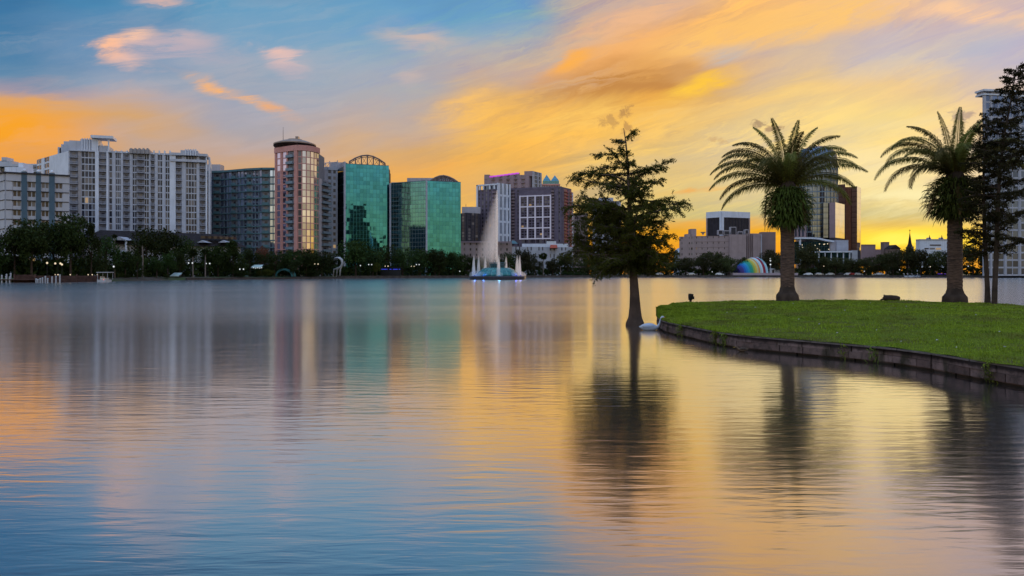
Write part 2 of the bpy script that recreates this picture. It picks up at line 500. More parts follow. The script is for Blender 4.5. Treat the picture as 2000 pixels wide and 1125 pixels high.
M['lightconc'] = plain('light_concrete', (0.42, 0.42, 0.47), 0.8, 0.1, 0.3, streak=0.3)
M['brown'] = plain('purple_brown_brick', (0.15, 0.12, 0.155), 0.85, 0.15, 0.5)
M['mauve'] = plain('mauve_wall', (0.33, 0.235, 0.25), 0.8, 0.08, 0.3, streak=0.2)
M['beige'] = plain('beige_brick', (0.36, 0.27, 0.26), 0.85, 0.08, 0.3, streak=0.3)
M['beige_dk'] = plain('dark_beige_brick', (0.25, 0.18, 0.17), 0.85, 0.08, 0.3, streak=0.3)
M['darkstone'] = plain('dark_stone', (0.05, 0.045, 0.055), 0.6, 0.15)
M['blackpanel'] = plain('dark_louvre_and_shadow_line', (0.045, 0.038, 0.042), 0.6, 0.2)
M['redbal'] = plain('red_balcony_panel', (0.42, 0.15, 0.14), 0.7, 0.1)
M['redroof'] = plain('red_tile_roof', (0.40, 0.085, 0.05), 0.8, 0.2, 1.0)
M['brownstone'] = plain('red_brown_granite', (0.22, 0.085, 0.06), 0.45, 0.12, 0.4)
M['metalroof'] = plain('pale_metal_roof', (0.5, 0.52, 0.56), 0.4, 0.08, metal=0.4)
M['wood'] = plain('weathered_wood', (0.10, 0.055, 0.045), 0.85, 0.25, 1.5)
M['post'] = plain('white_post_paint', (0.46, 0.46, 0.48), 0.6, 0.08)
M['black'] = plain('black_metal', (0.015, 0.015, 0.016), 0.5, 0.2)
M['rubber'] = plain('black_rubber', (0.012, 0.012, 0.012), 0.8, 0.1)
M['seawall'] = plain('stained_seawall', (0.085, 0.072, 0.066), 0.9, 0.3, 0.5)
M['carwhite'] = plain('white_car_paint', (0.75, 0.75, 0.77), 0.25, 0.03)
M['carsilver'] = plain('silver_car_paint', (0.42, 0.43, 0.45), 0.3, 0.03, metal=0.6)
M['cardark'] = plain('dark_car_paint', (0.03, 0.03, 0.04), 0.25, 0.05)
M['carred'] = plain('red_car_paint', (0.28, 0.03, 0.03), 0.25, 0.05)
M['w_dark'] = window_mat('dark_window_glass', (0.035, 0.035, 0.05), 0.0, 0.07, lit=0.008)
M['w_brown'] = window_mat('brown_window_glass', (0.07, 0.045, 0.035), 0.0, 0.1, lit=0.06)
M['w_door'] = window_mat('balcony_door_glass', (0.05, 0.045, 0.055), 0.0, 0.1, lit=0.01)
M['w_blue'] = window_mat('blue_window_glass', (0.09, 0.12, 0.19), 0.7, 0.08)
M['w_teal'] = window_mat('teal_window_glass', (0.36, 0.42, 0.54), 0.9, 0.07)
M['w_pink'] = window_mat('rose_window_glass', (0.46, 0.40, 0.54), 0.9, 0.06)
M['w_mirror'] = window_mat('mirror_window_glass', (0.50, 0.49, 0.50), 1.0, 0.06)
M['w_small'] = window_mat('small_window_glass', (0.05, 0.04, 0.045), 0.0, 0.1, lit=0.012)
M['g_green'] = curtain('green_curtain_glass', (0.050, 0.235, 0.295), 1.55, 1.95, (0.05, 0.24, 0.21), lh=0.06, rough=0.03, dark=0.92, jit=0.20, wob=0.010)
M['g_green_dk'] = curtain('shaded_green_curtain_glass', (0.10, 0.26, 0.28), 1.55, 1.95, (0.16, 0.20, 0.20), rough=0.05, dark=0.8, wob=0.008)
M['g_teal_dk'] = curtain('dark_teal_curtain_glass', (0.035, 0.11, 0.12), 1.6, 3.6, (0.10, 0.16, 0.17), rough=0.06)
M['g_grey'] = curtain('grey_curtain_glass', (0.16, 0.185, 0.225), 1.6, 3.9, (0.12, 0.13, 0.16), rough=0.06)
M['g_silver'] = curtain('silver_curtain_glass', (0.42, 0.47, 0.52), 2.2, 3.9, (0.25, 0.25, 0.27), rough=0.04)
M['g_gold'] = curtain('bright_mirror_curtain_glass', (0.92, 0.90, 0.85), 2.2, 4.2, (0.5, 0.42, 0.3), rough=0.03, dark=0.95, lh=0.06, lw=0.06, jit=0.04)
M['g_brown'] = curtain('bronze_curtain_glass', (0.10, 0.055, 0.045), 3.0, 3.9, (0.20, 0.08, 0.06), rough=0.08)
M['g_rust'] = curtain('rust_granite_and_glass_bands', (0.165, 0.085, 0.07), 50.0, 3.9, (0.22, 0.09, 0.06), rough=0.25, metal=0.3, dark=0.4)
M['g_spire'] = curtain('teal_spire_glass', (0.09, 0.20, 0.23), 1.6, 2.2, (0.22, 0.30, 0.32), rough=0.1)
M['magenta'] = glow('magenta_light', (0.62, 0.10, 0.75), 0.9)
M['gridlight'] = glow('cool_white_light', (0.60, 0.62, 0.85), 0.46)
M['lamp'] = glow('warm_lamp', (1.0, 0.80, 0.55), 0.95)
M['lampw'] = glow('white_lamp', (0.9, 0.95, 1.0), 0.85)
M['bluelight'] = glow('blue_light', (0.06, 0.08, 0.9), 0.9)
M['purplelight'] = glow('violet_light', (0.18, 0.08, 0.7), 0.5)
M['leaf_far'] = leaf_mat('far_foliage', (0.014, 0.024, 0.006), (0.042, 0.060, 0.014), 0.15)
M['leaf_far_hazy'] = leaf_mat('hazed_far_foliage', (0.030, 0.036, 0.013), (0.085, 0.085, 0.030), 0.2)  # far foliage with distance haze put into its colour
M['leaf_pale'] = leaf_mat('pale_foliage', (0.05, 0.085, 0.012), (0.11, 0.13, 0.02), 0.2)
M['leaf_red'] = leaf_mat('reddish_foliage', (0.09, 0.035, 0.02), (0.16, 0.06, 0.035), 0.2)
M['leaf_cyp'] = leaf_mat('cypress_foliage', (0.040, 0.052, 0.008), (0.115, 0.115, 0.018), 0.45)
M['leaf_rt'] = leaf_mat('brownish_cypress_foliage', (0.026, 0.026, 0.009), (0.060, 0.052, 0.015), 0.3)
M['leaf_palm'] = leaf_mat('palm_leaflets', (0.075, 0.073, 0.014), (0.23, 0.20, 0.050), 0.5, 0.4)
M['leaf_fern'] = leaf_mat('fern_fronds', (0.030, 0.042, 0.008), (0.100, 0.115, 0.020), 0.3)
M['leaf_dead'] = leaf_mat('dead_palm_leaf', (0.10, 0.055, 0.025), (0.18, 0.11, 0.05), 0.3)
M['moss'] = leaf_mat('hanging_moss', (0.14, 0.13, 0.05), (0.24, 0.21, 0.09), 0.3)
M['grassblade'] = grass_mat()
M['bark'] = plain('dark_bark', (0.060, 0.040, 0.030), 0.9, 0.35, 2.0)
M['palebark'] = plain('pale_bark', (0.20, 0.16, 0.14), 0.9, 0.25, 2.0)


# ------------------------------------------------------------------ mesh building
class MB:
    def __init__(s):
        s.v, s.f, s.mi = [], [], []

    def add(s, vs, fs, mi=0):
        k = len(s.v)
        s.v += [tuple(p) for p in vs]
        s.f += [tuple(i + k for i in f) for f in fs]
        s.mi += [mi] * len(fs)

    def box(s, x0, x1, y0, y1, z0, z1, mi=0):
        s.obox((0, 0), (1, 0), x0, x1, y0, y1, z0, z1, mi)

    def obox(s, o, d, a0, a1, b0, b1, z0, z1, mi=0):
        """box along direction d (unit xy): a along d, b along d turned left"""
        n = (-d[1], d[0])
        vs = []
        for z in (z0, z1):
            for a, b in ((a0, b0), (a1, b0), (a1, b1), (a0, b1)):
                vs.append((o[0] + d[0] * a + n[0] * b, o[1] + d[1] * a + n[1] * b, z))
        s.add(vs, [(0, 3, 2, 1), (4, 5, 6, 7), (0, 1, 5, 4), (1, 2, 6, 5), (2, 3, 7, 6), (3, 0, 4, 7)], mi)

    def prism(s, pts, z0, z1, mi=0, top=None):
        """pts counter-clockwise seen from above; top: list of z per point"""
        n = len(pts)
        vs = [(x, y, z0) for x, y in pts] + [(p[0], p[1], (top[i] if top else z1)) for i, p in enumerate(pts)]
        fs = [tuple(reversed(range(n))), tuple(range(n, 2 * n))]
        fs += [(i, (i + 1) % n, n + (i + 1) % n, n + i) for i in range(n)]
        s.add(vs, fs, mi)

    def tube(s, pts, rad, n=6, mi=0, cap=True):
        pts = [Vector(p) for p in pts]
        if not isinstance(rad, (list, tuple)):
            rad = [rad] * len(pts)
        k = len(s.v)
        up = Vector((0.12, 0.35, 0.93))
        for i, p in enumerate(pts):
            d = (pts[min(i + 1, len(pts) - 1)] - pts[max(i - 1, 0)])
            if d.length < 1e-9:
                d = Vector((0, 0, 1))
            d.normalize()
            u = d.cross(up)
            if u.length < 0.05:
                u = d.cross(Vector((1, 0, 0)))
            u.normalize()
            w = d.cross(u)
            for j in range(n):
                a = 2 * math.pi * j / n
                s.v.append(tuple(p + (u * math.cos(a) + w * math.sin(a)) * rad[i]))
        for i in range(len(pts) - 1):
            for j in range(n):
                q = (j + 1) % n
                s.f.append((k + i * n + j, k + i * n + q, k + (i + 1) * n + q, k + (i + 1) * n + j))
                s.mi.append(mi)
        if cap:
            s.f.append(tuple(k + j for j in reversed(range(n))))
            s.f.append(tuple(k + (len(pts) - 1) * n + j for j in range(n)))
            s.mi += [mi, mi]

    def lathe(s, c, prof, n=24, mi=0):
        k = len(s.v)
        for r, z in prof:
            for j in range(n):
                a = 2 * math.pi * j / n
                s.v.append((c[0] + r * math.cos(a), c[1] + r * math.sin(a), c[2] + z))
        for i in range(len(prof) - 1):
            for j in range(n):
                q = (j + 1) % n
                s.f.append((k + i * n + j, k + i * n + q, k + (i + 1) * n + q, k + (i + 1) * n + j))
                s.mi.append(mi)
        s.f.append(tuple(k + j for j in reversed(range(n))))
        s.f.append(tuple(k + (len(prof) - 1) * n + j for j in range(n)))
        s.mi += [mi, mi]

    def ball(s, c, r, n=10, mi=0):
        if not isinstance(r, (list, tuple)):
            r = (r, r, r)
        k = len(s.v)
        m = max(4, n // 2)
        for i in range(m + 1):
            th = math.pi * min(max(i / m, 0.02), 0.98)
            for j in range(n):
                a = 2 * math.pi * j / n
                s.v.append((c[0] + r[0] * math.sin(th) * math.cos(a), c[1] + r[1] * math.sin(th) * math.sin(a), c[2] + r[2] * math.cos(th)))
        for i in range(m):
            for j in range(n):
                q = (j + 1) % n
                s.f.append((k + (i + 1) * n + j, k + (i + 1) * n + q, k + i * n + q, k + i * n + j))
                s.mi.append(mi)
        s.f.append(tuple(k + j for j in range(n)))
        s.f.append(tuple(k + m * n + j for j in reversed(range(n))))
        s.mi += [mi, mi]

    def build(s, name, mat, parent=None, smooth=False, uv=False):
        off = base_of(parent)
        me = bpy.data.meshes.new(name)
        me.from_pydata([(a - off[0], b - off[1], c - off[2]) for a, b, c in s.v], [], s.f)
        for m in (mat if isinstance(mat, (list, tuple)) else [mat]):
            me.materials.append(m)
        if isinstance(mat, (list, tuple)):
            me.polygons.foreach_set('material_index', s.mi)
        if smooth:
            me.polygons.foreach_set('use_smooth', [True] * len(s.f))
        if uv:
            ul = me.uv_layers.new(name='UVMap')
            for p in me.polygons:
                nx, ny, nz = p.normal
                for li in p.loop_indices:
                    x, y, z = me.vertices[me.loops[li].vertex_index].co
                    if abs(nz) > 0.8:
                        ul.data[li].uv = (x, y)
                    else:
                        h = math.hypot(nx, ny)
                        ul.data[li].uv = ((-ny * x + nx * y) / h, z)
        me.update()
        return link(name, me, parent)


def base_of(p):
    while p is not None and p.parent is not None:
        p = p.parent
    return p['_b'] if p is not None and '_b' in p else (0, 0, 0)


def link(name, me, parent=None):
    o = bpy.data.objects.new(name, me)
    COL.objects.link(o)
    if parent is not None:
        o.parent = parent
    return o


def tag(o, label, cat, group=None, kind=None):
    if label:
        o['label'] = label
    if cat:
        o['category'] = cat
    if group:
        o['group'] = group
    if kind:
        o['kind'] = kind
    return o


def thing(name, label, cat, base, group=None):
    o = bpy.data.objects.new(name, None)
    o.empty_display_size = 0.2
    COL.objects.link(o)
    o.location = base
    o['_b'] = tuple(base)
    return tag(o, label, cat, group)


def copy_tree(o, parent=None):
    c = o.copy()
    COL.objects.link(c)
    if parent is not None:
        c.parent = parent
    for ch in list(o.children):
        copy_tree(ch, c)
    return c


def arrays_mesh(name, verts, faces_n, mat, parent=None, smooth=False):
    """verts: (N*faces_n, 3) array, each run of faces_n vertices is one face"""
    me = bpy.data.meshes.new(name)
    nv = len(verts)
    nf = nv // faces_n
    me.vertices.add(nv)
    me.vertices.foreach_set('co', np.asarray(verts, dtype=np.float32).ravel())
    me.loops.add(nv)
    me.loops.foreach_set('vertex_index', np.arange(nv, dtype=np.int32))
    me.polygons.add(nf)
    me.polygons.foreach_set('loop_start', np.arange(0, nv, faces_n, dtype=np.int32))
    me.materials.append(mat)
    me.update(calc_edges=True)
    return me if parent is False else link(name, me, parent)


def X(px, Y):
    return (px - 1000) / F * Y


def Z(py, Y):
    return CH - (py - HZ) / F * Y


def pt(px, Y):
    return (X(px, Y), Y)


UNIT = {}


def unit(name, mat, kind='pane'):
    key = (name, mat.name, kind)
    if key not in UNIT:
        b = MB()
        if kind == 'pane':
            b.box(-.5, .5, -.5, .5, 0, 1)
        elif kind == 'balcony':
            b.box(-.5, .5, -1, 0, 0, .07)
            b.box(-.5, .5, -1, -.95, .07, .12)
            b.box(-.5, .5, -1, -.94, .36, .42)
            n = 9
            for i in range(n + 1):
                x = -.5 + i / n
                b.box(max(-.5, x - .02), min(.5, x + .02), -.99, -.95, .12, .36)
        elif kind == 'glass_balcony':
            b.box(-.5, .5, -1, 0, 0, .10)
            b.box(-.5, .5, -1, -.95, .10, .40)
        o = b.build(name, mat)
        me = o.data
        bpy.data.objects.remove(o)
        UNIT[key] = me
    return UNIT[key]


class Bld:
    """a building: one root, a mesh per material for its wall, and its windows and balconies one by one"""

    def __init__(s, name, label, base, cat='building', group=None):
        s.root = thing(name, label, cat, base, group)
        s.parts = {}
        s.items = {}

    def p(s, name, mat):
        k = (name, mat)
        if k not in s.parts:
            s.parts[k] = MB()
        return s.parts[k]

    def item(s, name, mat, kind, pos, ang, w, d, h):
        s.items.setdefault((name, mat, kind), []).append((pos, ang, w, d, h))

    def finish(s, uvparts=('glass',)):
        for (name, mat), b in s.parts.items():
            if b.v:
                b.build(name, M[mat], s.root, uv=M[mat].name.find('curtain') >= 0 or M[mat].name.find('bands') >= 0 or 'spire' in M[mat].name)
        ox, oy, oz = s.root['_b']
        kinds = {}
        for k in s.items:
            kinds.setdefault(k[0], []).append(k)
        for nm, keys in kinds.items():
            allit = [(it, k) for k in keys for it in s.items[k]]

            def rank(e):
                x, y, z = e[0][0]
                py = HZ - (z + e[0][4] * .5 - CH) / y * F
                return (py > 475, -e[0][2] * e[0][4] / (y * y), py)
            allit.sort(key=rank)
            rest = {}
            for i, ((pos, ang, w, d, h), k) in enumerate(allit):
                if i < 100:
                    o = link(nm, unit(nm, M[k[1]], k[2]), s.root)
                    o.location = (pos[0] - ox, pos[1] - oy, pos[2] - oz)
                    o.rotation_euler = (0, 0, ang)
                    o.scale = (w, d, h)
                else:
                    rest.setdefault(k, []).append((pos, ang, w, d, h))
            if rest:
                b = MB()
                mats = []
                for mi, (k, lst) in enumerate(rest.items()):
                    mats.append(M[k[1]])
                    me = unit(nm, M[k[1]], k[2])
                    uv = [tuple(v.co) for v in me.vertices]
                    uf = [tuple(p.vertices) for p in me.polygons]
                    for pos, ang, w, d, h in lst:
                        ca, sa = math.cos(ang), math.sin(ang)
                        b.add([(pos[0] + x * w * ca - y * d * sa, pos[1] + x * w * sa + y * d * ca, pos[2] + z * h) for x, y, z in uv], uf, mi)
                o = b.build(nm + '_field', mats, s.root)
                o['kind'] = 'stuff'
        return s.root


def frame_dir(P0, P1):
    dx, dy = P1[0] - P0[0], P1[1] - P0[1]
    L = math.hypot(dx, dy)
    return (dx / L, dy / L), L, math.atan2(dy, dx)


def strips(B, P0, P1, z0, z1, rows, spec, wall='condo', glass='w_dark', sp_h=0.27, mull=0.16, dep=0.5, rail='condo', niche='niche', sp_mat=None, balk='balcony', door=True):
    """a face of vertical strips from P0 to P1 (left to right as seen from the lake)
    spec: list of (kind, width); kinds: p pier, q deep pier, b balcony, digit = that many window columns"""
    d, L, ang = frame_dir(P0, P1)
    tot = sum(w for _, w in spec)
    fh = (z1 - z0) / rows
    a = 0.0
    for kind, w in spec:
        w = w / tot * L
        nm = 'wall'
        if kind == 'p':
            B.p(nm, wall).obox(P0, d, a, a + w, -dep, 0.2, z0, z1)
        elif kind == 's':
            B.p('pilaster', 'slate').obox(P0, d, a, a + w, -dep * 1.6, 0.2, z0, z1 + 3.1)
            c = a + w / 2
            o = MB()
            o.ball((P0[0] + d[0] * c, P0[1] + d[1] * c, z1 + 3.5), .6, 10)
            o.build('finial', M['white'], B.root, True)
        elif kind == 'e':
            B.p(nm, 'condo_dark').obox(P0, d, a, a + w, -dep, 0.2, z0, z1)
        elif kind == 'q':
            B.p('pilaster', 'white').obox(P0, d, a, a + w, -dep * 2.2, 0.2, z0, z1 + .4)
        elif kind == 'b' or kind == 'c':
            for r in range(rows):
                zb = z0 + r * fh
                cx = P0[0] + d[0] * (a + w / 2)
                cy = P0[1] + d[1] * (a + w / 2)
                if door:
                    B.item('balcony_door', 'w_door', 'pane', (cx, cy, zb + fh * .08), ang, w * .42, .16, fh * .66)
                B.item('balcony', rail, balk, (cx, cy, zb), ang, w * (1.12 if kind == 'c' else .98), 1.5 if kind == 'c' else 1.0, fh)
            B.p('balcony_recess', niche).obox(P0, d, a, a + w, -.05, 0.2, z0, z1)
        else:
            n = int(kind)
            mw = min(mull * 1.0, w / n * .3)
            for r in range(rows):
                zb = z0 + r * fh
                B.p('wall', sp_mat or wall).obox(P0, d, a, a + w, -dep * .55, 0.2, zb, zb + fh * sp_h)
                for i in range(n):
                    c = a + (i + .5) * w / n
                    B.item('window', glass, 'pane', (P0[0] + d[0] * c, P0[1] + d[1] * c, zb + fh * sp_h), ang, w / n - mw, .24, fh * (1 - sp_h))
            for i in range(n + 1):
                c = a + i * w / n
                c = min(max(c, a + mw / 2), a + w - mw / 2)
                B.p('wall', sp_mat or wall).obox(P0, d, c - mw / 2, c + mw / 2, -dep * .5, 0.2, z0, z1)
        a += w


def back_poly(pts, depth):
    """closes a visible front polyline (left to right) into a counter-clockwise footprint"""
    (x0, y0), (x1, y1) = pts[0], pts[-1]
    q = [(x1 + x1 / y1 * depth, y1 + depth), (x0 + x0 / y0 * depth, y0 + depth)]
    return list(pts) + q


# ------------------------------------------------------------------ water and ground
def build_water():
    b = MB()
    b.add([(-900, -60, 0), (900, -60, 0), (900, 900, 0), (-900, 900, 0)], [(0, 1, 2, 3)])
    m, t = newmat('lake_water')
    v = objco(t)
    n1 = t.noise(t.mapping(v, (3, 5, 0), (0, 0, R(4)), (1.3, 6.0, 1)), 1.0, 3, 0.5, 0.3)
    n2 = t.noise(t.mapping(v, (9, 1, 0), (0, 0, R(-7)), (0.16, 0.75, 1)), 1.0, 3, 0.5, 0.2)
    n3 = t.noise(t.mapping(v, (1, 8, 0), (0, 0, R(2)), (0.012, 0.055, 1)), 1.0, 3, 0.5)
    calm = t.mr(n3.outputs[0], 0.38, 0.62, 0.35, 1.25)
    h = t.m('ADD', t.m('MULTIPLY', n1.outputs[0], WAVE1), t.m('MULTIPLY', n2.outputs[0], WAVE2))
    bp = t.n('ShaderNodeBump')
    sp = t.n('ShaderNodeSeparateXYZ')
    t.put(sp.inputs[0], v)
    wind = t.mr(sp.outputs[1], 10.0, 46.0)
    t.put(bp.inputs['Strength'], t.m('MULTIPLY', t.m('MULTIPLY', calm, t.mr(wind, 0, 1, 0.26, 0.85, 'LINEAR')), 1.0, clamp=True))
    bp.inputs['Distance'].default_value = 1.0
    t.put(bp.inputs['Height'], h)
    lw = t.n('ShaderNodeLayerWeight')
    lw.inputs[0].default_value = 0.5
    g = t.n('ShaderNodeBsdfGlossy')
    t.put(g.inputs['Roughness'], t.m('ADD', WROUGH, t.m('MULTIPLY', wind, 0.07)))
    g.inputs['Color'].default_value = (0.97, 0.97, 0.97, 1)
    t.put(g.inputs['Normal'], bp.outputs[0])
    d = t.n('ShaderNodeBsdfDiffuse')
    d.inputs['Color'].default_value = (0.012, 0.030, 0.040, 1)
    ms = t.n('ShaderNodeMixShader')
    t.put(ms.inputs[0], t.mr(lw.outputs['Facing'], 0.40, 0.93, 0.27, 1.0, 'LINEAR'))
    t.t.links.new(d.outputs[0], ms.inputs[1])
    t.t.links.new(g.outputs[0], ms.inputs[2])
    o = t.n('ShaderNodeOutputMaterial')
    t.t.links.new(ms.outputs[0], o.inputs[0])
    w = b.build('lake_water', m)
    w['kind'] = 'structure'


WAVE1, WAVE2, WROUGH = 0.020, 0.030, 0.115
build_water()

SHORE = [(-420, 125), (-200, 145), (0, 160), (130, 168), (200, 182), (300, 208), (430, 236), (600, 262), (720, 290), (900, 330), (1040, 355), (1180, 372), (1300, 378), (1500, 384), (1700, 382), (1850, 372), (2000, 345), (2200, 300), (2500, 235)]
GZ = 0.9


def shore_y(px):
    for (a, ya), (b, yb) in zip(SHORE, SHORE[1:]):
        if a <= px <= b:
            return ya + (yb - ya) * (px - a) / (b - a)
    return SHORE[0][1] if px < 0 else SHORE[-1][1]


def build_ground():
    ring = [pt(px, Y) for px, Y in SHORE]
    ring += [(262, 120), (230, 30), (150, -12), (40, -16), (0, -14), (-70, -10), (-140, 20), (-150, 70)]
    # subdivide and grow outwards
    loop = []
    for i, p in enumerate(ring):
        q = ring[(i + 1) % len(ring)]
        L = math.hypot(q[0] - p[0], q[1] - p[1])
        k = max(1, int(L / 5))
        for j in range(k):
            loop.append((p[0] + (q[0] - p[0]) * j / k, p[1] + (q[1] - p[1]) * j / k))
    cx, cy = 0, 150
    b = MB()
    n = len(loop)
    levels = [(0.0, -0.6), (0.012, 0.30), (0.03, 0.75), (0.06, GZ), (0.3, GZ + .1), (1.0, GZ), (9.0, GZ)]
    vs = []
    for f, z in levels:
        for i, (x, y) in enumerate(loop):
            w = 1 + f
            zz = z + (0.12 * noise.noise(Vector((x * .08, y * .08, f * 9))) if 0 < f < .5 else 0)
            vs.append((cx + (x - cx) * w, cy + (y - cy) * w, zz))
    fs = []
    for L in range(len(levels) - 1):
        for i in range(n):
            j = (i + 1) % n
            fs.append((L * n + j, L * n + i, (L + 1) * n + i, (L + 1) * n + j))
    b.add(vs, fs)
    m, t = newmat('park_ground')
    v = objco(t)
    n1 = t.noise(v, 0.05, 4)
    n2 = t.noise(v, 0.6, 5, 0.65)
    c = t.mix(t.mr(n1.outputs[0], 0.45, 0.6), (0.045, 0.075, 0.018, 1), (0.07, 0.05, 0.04, 1))
    c = t.mix(t.mr(n2.outputs[0], 0.4, 0.7, 0, 0.6), c, (0.025, 0.035, 0.012, 1))
    principled(t, Base_Color=c, Roughness=0.95)
    o = b.build('ground', m)
    o['kind'] = 'structure'


build_ground()


# ------------------------------------------------------------------ buildings
def bx(B, name, mat, px0, px1, py0, py1, Y, dep=12.0):
    """axis-aligned block whose front face fills that outline at distance Y"""
    if abs((px0 + px1) / 2 - 1000) > 400:
        dep = min(dep, 5.0)
    B.p(name, mat).box(X(px0, Y), X(px1, Y), Y, Y + dep, Z(py1, Y), Z(py0, Y))


def core(B, mat, front, depth, z0, z1, name='wall', top=None):
    B.p(name, mat).prism(back_poly(front, depth), z0, z1)


def lerp(a, b, f):
    return a + (b - a) * f


def along(P0, P1, f):
    return (lerp(P0[0], P1[0], f), lerp(P0[1], P1[1], f))


def hotel():
    P = pt(12, 232)
    B = Bld('hotel', 'low white hotel with slate blue pilasters and brown windows at the left edge', (P[0], P[1], GZ))
    A0, A1, A2 = pt(-45, 252), pt(12, 232), pt(135, 240)
    z1 = Z(353, 232)
    rows = 10
    core(B, 'niche', [A0, A1, A2], 30, GZ, z1 + 2.0, 'inner_wall')
    strips(B, A1, A2, GZ, z1, rows, [('p', 40), ('2', 60), ('s', 37), ('2', 58), ('s', 33), ('2', 55), ('s', 37), ('2', 55), ('p', 42)], wall='hotel', glass='w_brown', sp_h=.42, mull=.25)
    strips(B, A0, A1, GZ, z1, rows, [('2', 40), ('p', 20), ('2', 40), ('p', 25)], wall='hotel', glass='w_brown', sp_h=.42, mull=.25)
    for Pa, Pb in ((A1, A2), (A0, A1)):
        d, L, _ = frame_dir(Pa, Pb)
        B.p('parapet', 'hotel').obox(Pa, d, 0, L, -.7, .3, z1, z1 + 2.3)
        B.p('wall_coping', 'blackpanel').obox(Pa, d, -.3, L + .3, -1.1, .3, z1 + 2.3, z1 + 2.75)
        for r in range(rows + 1):
            z = GZ + (z1 - GZ) * r / rows
            B.p('band', 'blackpanel').obox(Pa, d, 0, L, -.62, -.3, z - .12, z + .12)  # thin dark strips modelled in place of the floor shadow lines
    bx(B, 'penthouse', 'white', 9, 46, 326, 353, 238, 10)
    bx(B, 'penthouse', 'white', 36, 45, 318, 327, 240, 6)
    bx(B, 'penthouse', 'white', 62, 88, 341, 353, 240, 8)
    B.finish()


def condo():
    P = pt(136, 298)
    B = Bld('apartment_block', 'long pale grey apartment block with many balconies and a roof terrace canopy', (P[0], P[1], GZ))
    A0, A1, A2 = pt(73, 322), pt(136, 298), pt(405, 313)
    z1 = Z(295, 298)
    rows = 19
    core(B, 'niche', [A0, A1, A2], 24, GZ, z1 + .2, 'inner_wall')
    spec = [('b', 55), ('e', 20), ('4', 92), ('q', 23), ('b', 50), ('q', 13), ('1', 24), ('p', 18), ('3', 38), ('p', 14), ('b', 43), ('p', 17), ('2', 33), ('c', 45), ('2', 35), ('p', 10), ('b', 27), ('p', 18), ('2', 35), ('p', 17), ('2', 33), ('q', 40), ('b', 40), ('p', 27), ('4', 78), ('p', 18), ('b', 44), ('q', 10)]
    strips(B, A1, A2, GZ, z1, rows, spec, wall='condo', sp_h=.17, mull=.20, rail='rail')
    strips(B, A0, A1, GZ, z1, rows, [('2', 30), ('p', 14), ('2', 30), ('p', 100)], wall='white', sp_h=.3)
    A3 = (A2[0] + A2[0] / A2[1] * 24 + .5, A2[1] + 24)
    strips(B, (A2[0] + .4, A2[1] + .6), (A3[0] + .9, A3[1]), GZ, z1, rows, [('p', 20), ('2', 12), ('p', 12), ('2', 12), ('p', 20)], wall='white', sp_h=.3)
    d, L, _ = frame_dir(A1, A2)
    tot = sum(w for _, w in spec)

    def pos(zx):
        return (zx - 465) / tot * L

    def roof(x0, x1, zy0, b0, b1, mat='condo', name='parapet', zlo=None):
        f = (x0 + x1) / 2
        Yf = 298 + 15 * (f - 465) / tot
        B.p(name, mat).obox(A1, d, pos(x0), pos(x1), -b0, b1, z1 if zlo is None else zlo, Z(240 + zy0 / 3.41, Yf))
    roof(372, 462, 120, -8.5, 15, 'condo', 'penthouse')
    roof(400, 535, 108, -6, 13, 'condo', 'penthouse')
    roof(463, 536, 118, .2, 5.9, 'condo', 'penthouse')
    roof(322, 371, 122, -14.5, 20, 'condo', 'penthouse')
    roof(335, 368, 130, -14.3, 17, 'blackpanel', 'louvre_panel')
    roof(465, 655, 188 - 4, 1.0, 6, 'condo', 'parapet')
    roof(535, 640, 112, .5, 10, 'condo', 'penthouse')
    for i in range(6):
        x = 545 + i * 16
        roof(x, x + 6, 104, .9, .3, 'white', 'fin')
    roof(655, 716, 152, .4, 9, 'condo', 'terrace_wall')
    z_c = Z(240 + 104 / 3.41, 300)
    B.p('terrace_canopy', 'white').obox(A1, d, pos(608), pos(752), -2.5, 5, z_c, z_c + 1.1)
    B.p('terrace_canopy', 'white').obox(A1, d, pos(609), pos(652), -1, 5, z1 + .5, z_c)
    B.p('terrace_canopy', 'white').obox(A1, d, pos(716), pos(724), -1.5, -.7, z1, z_c)
    roof(718, 1125, 196, .5, .4)
    for x in range(725, 1125, 36):
        roof(x, x + 9, 186, .9, .3, 'white', 'fin')
    roof(855, 990, 178, 1.2, 8, 'condo_dark', 'roof_block')
    for i in range(5):
        roof(862 + i * 27, 874 + i * 27, 172, 1.6, 1.0, 'condo_dark', 'roof_block')
    roof(1125, 1385, 205, 1.6, 9, 'condo', 'roof_block')
    roof(1200, 1320, 188, 1.8, 8, 'condo', 'roof_block')
    for i in range(5):
        roof(1232 + i * 17, 1240 + i * 17, 180, 2.3, 1.9, 'white', 'fin')
    roof(1128, 1382, 246, 1.5, .1, 'condo', 'cornice', z1 - 2.6)
    B.finish()
    # rear wing seen over the hotel
    P = pt(40, 352)
    W = Bld('apartment_wing', 'low rear wing of the grey apartment block behind the white hotel', (P[0], P[1], GZ))
    a, b = pt(-30, 358), pt(84, 346)
    zt = Z(324, 350)
    core(W, 'niche', [a, b], 14, GZ, zt, 'inner_wall')
    strips(W, a, b, GZ, zt, 16, [('p', 20), ('b', 30), ('p', 12), ('2', 40), ('p', 12), ('2', 40), ('p', 16), ('b', 30), ('p', 10)], wall='condo', sp_h=.3)
    bx(W, 'roof_block', 'condo', -20, 23, 314, 325, 351, 8)
    bx(W, 'roof_block', 'condo', 3, 13, 307, 315, 351, 6)
    bx(W, 'parapet', 'condo', 23, 80, 320, 325, 348.5, 1)
    W.finish()


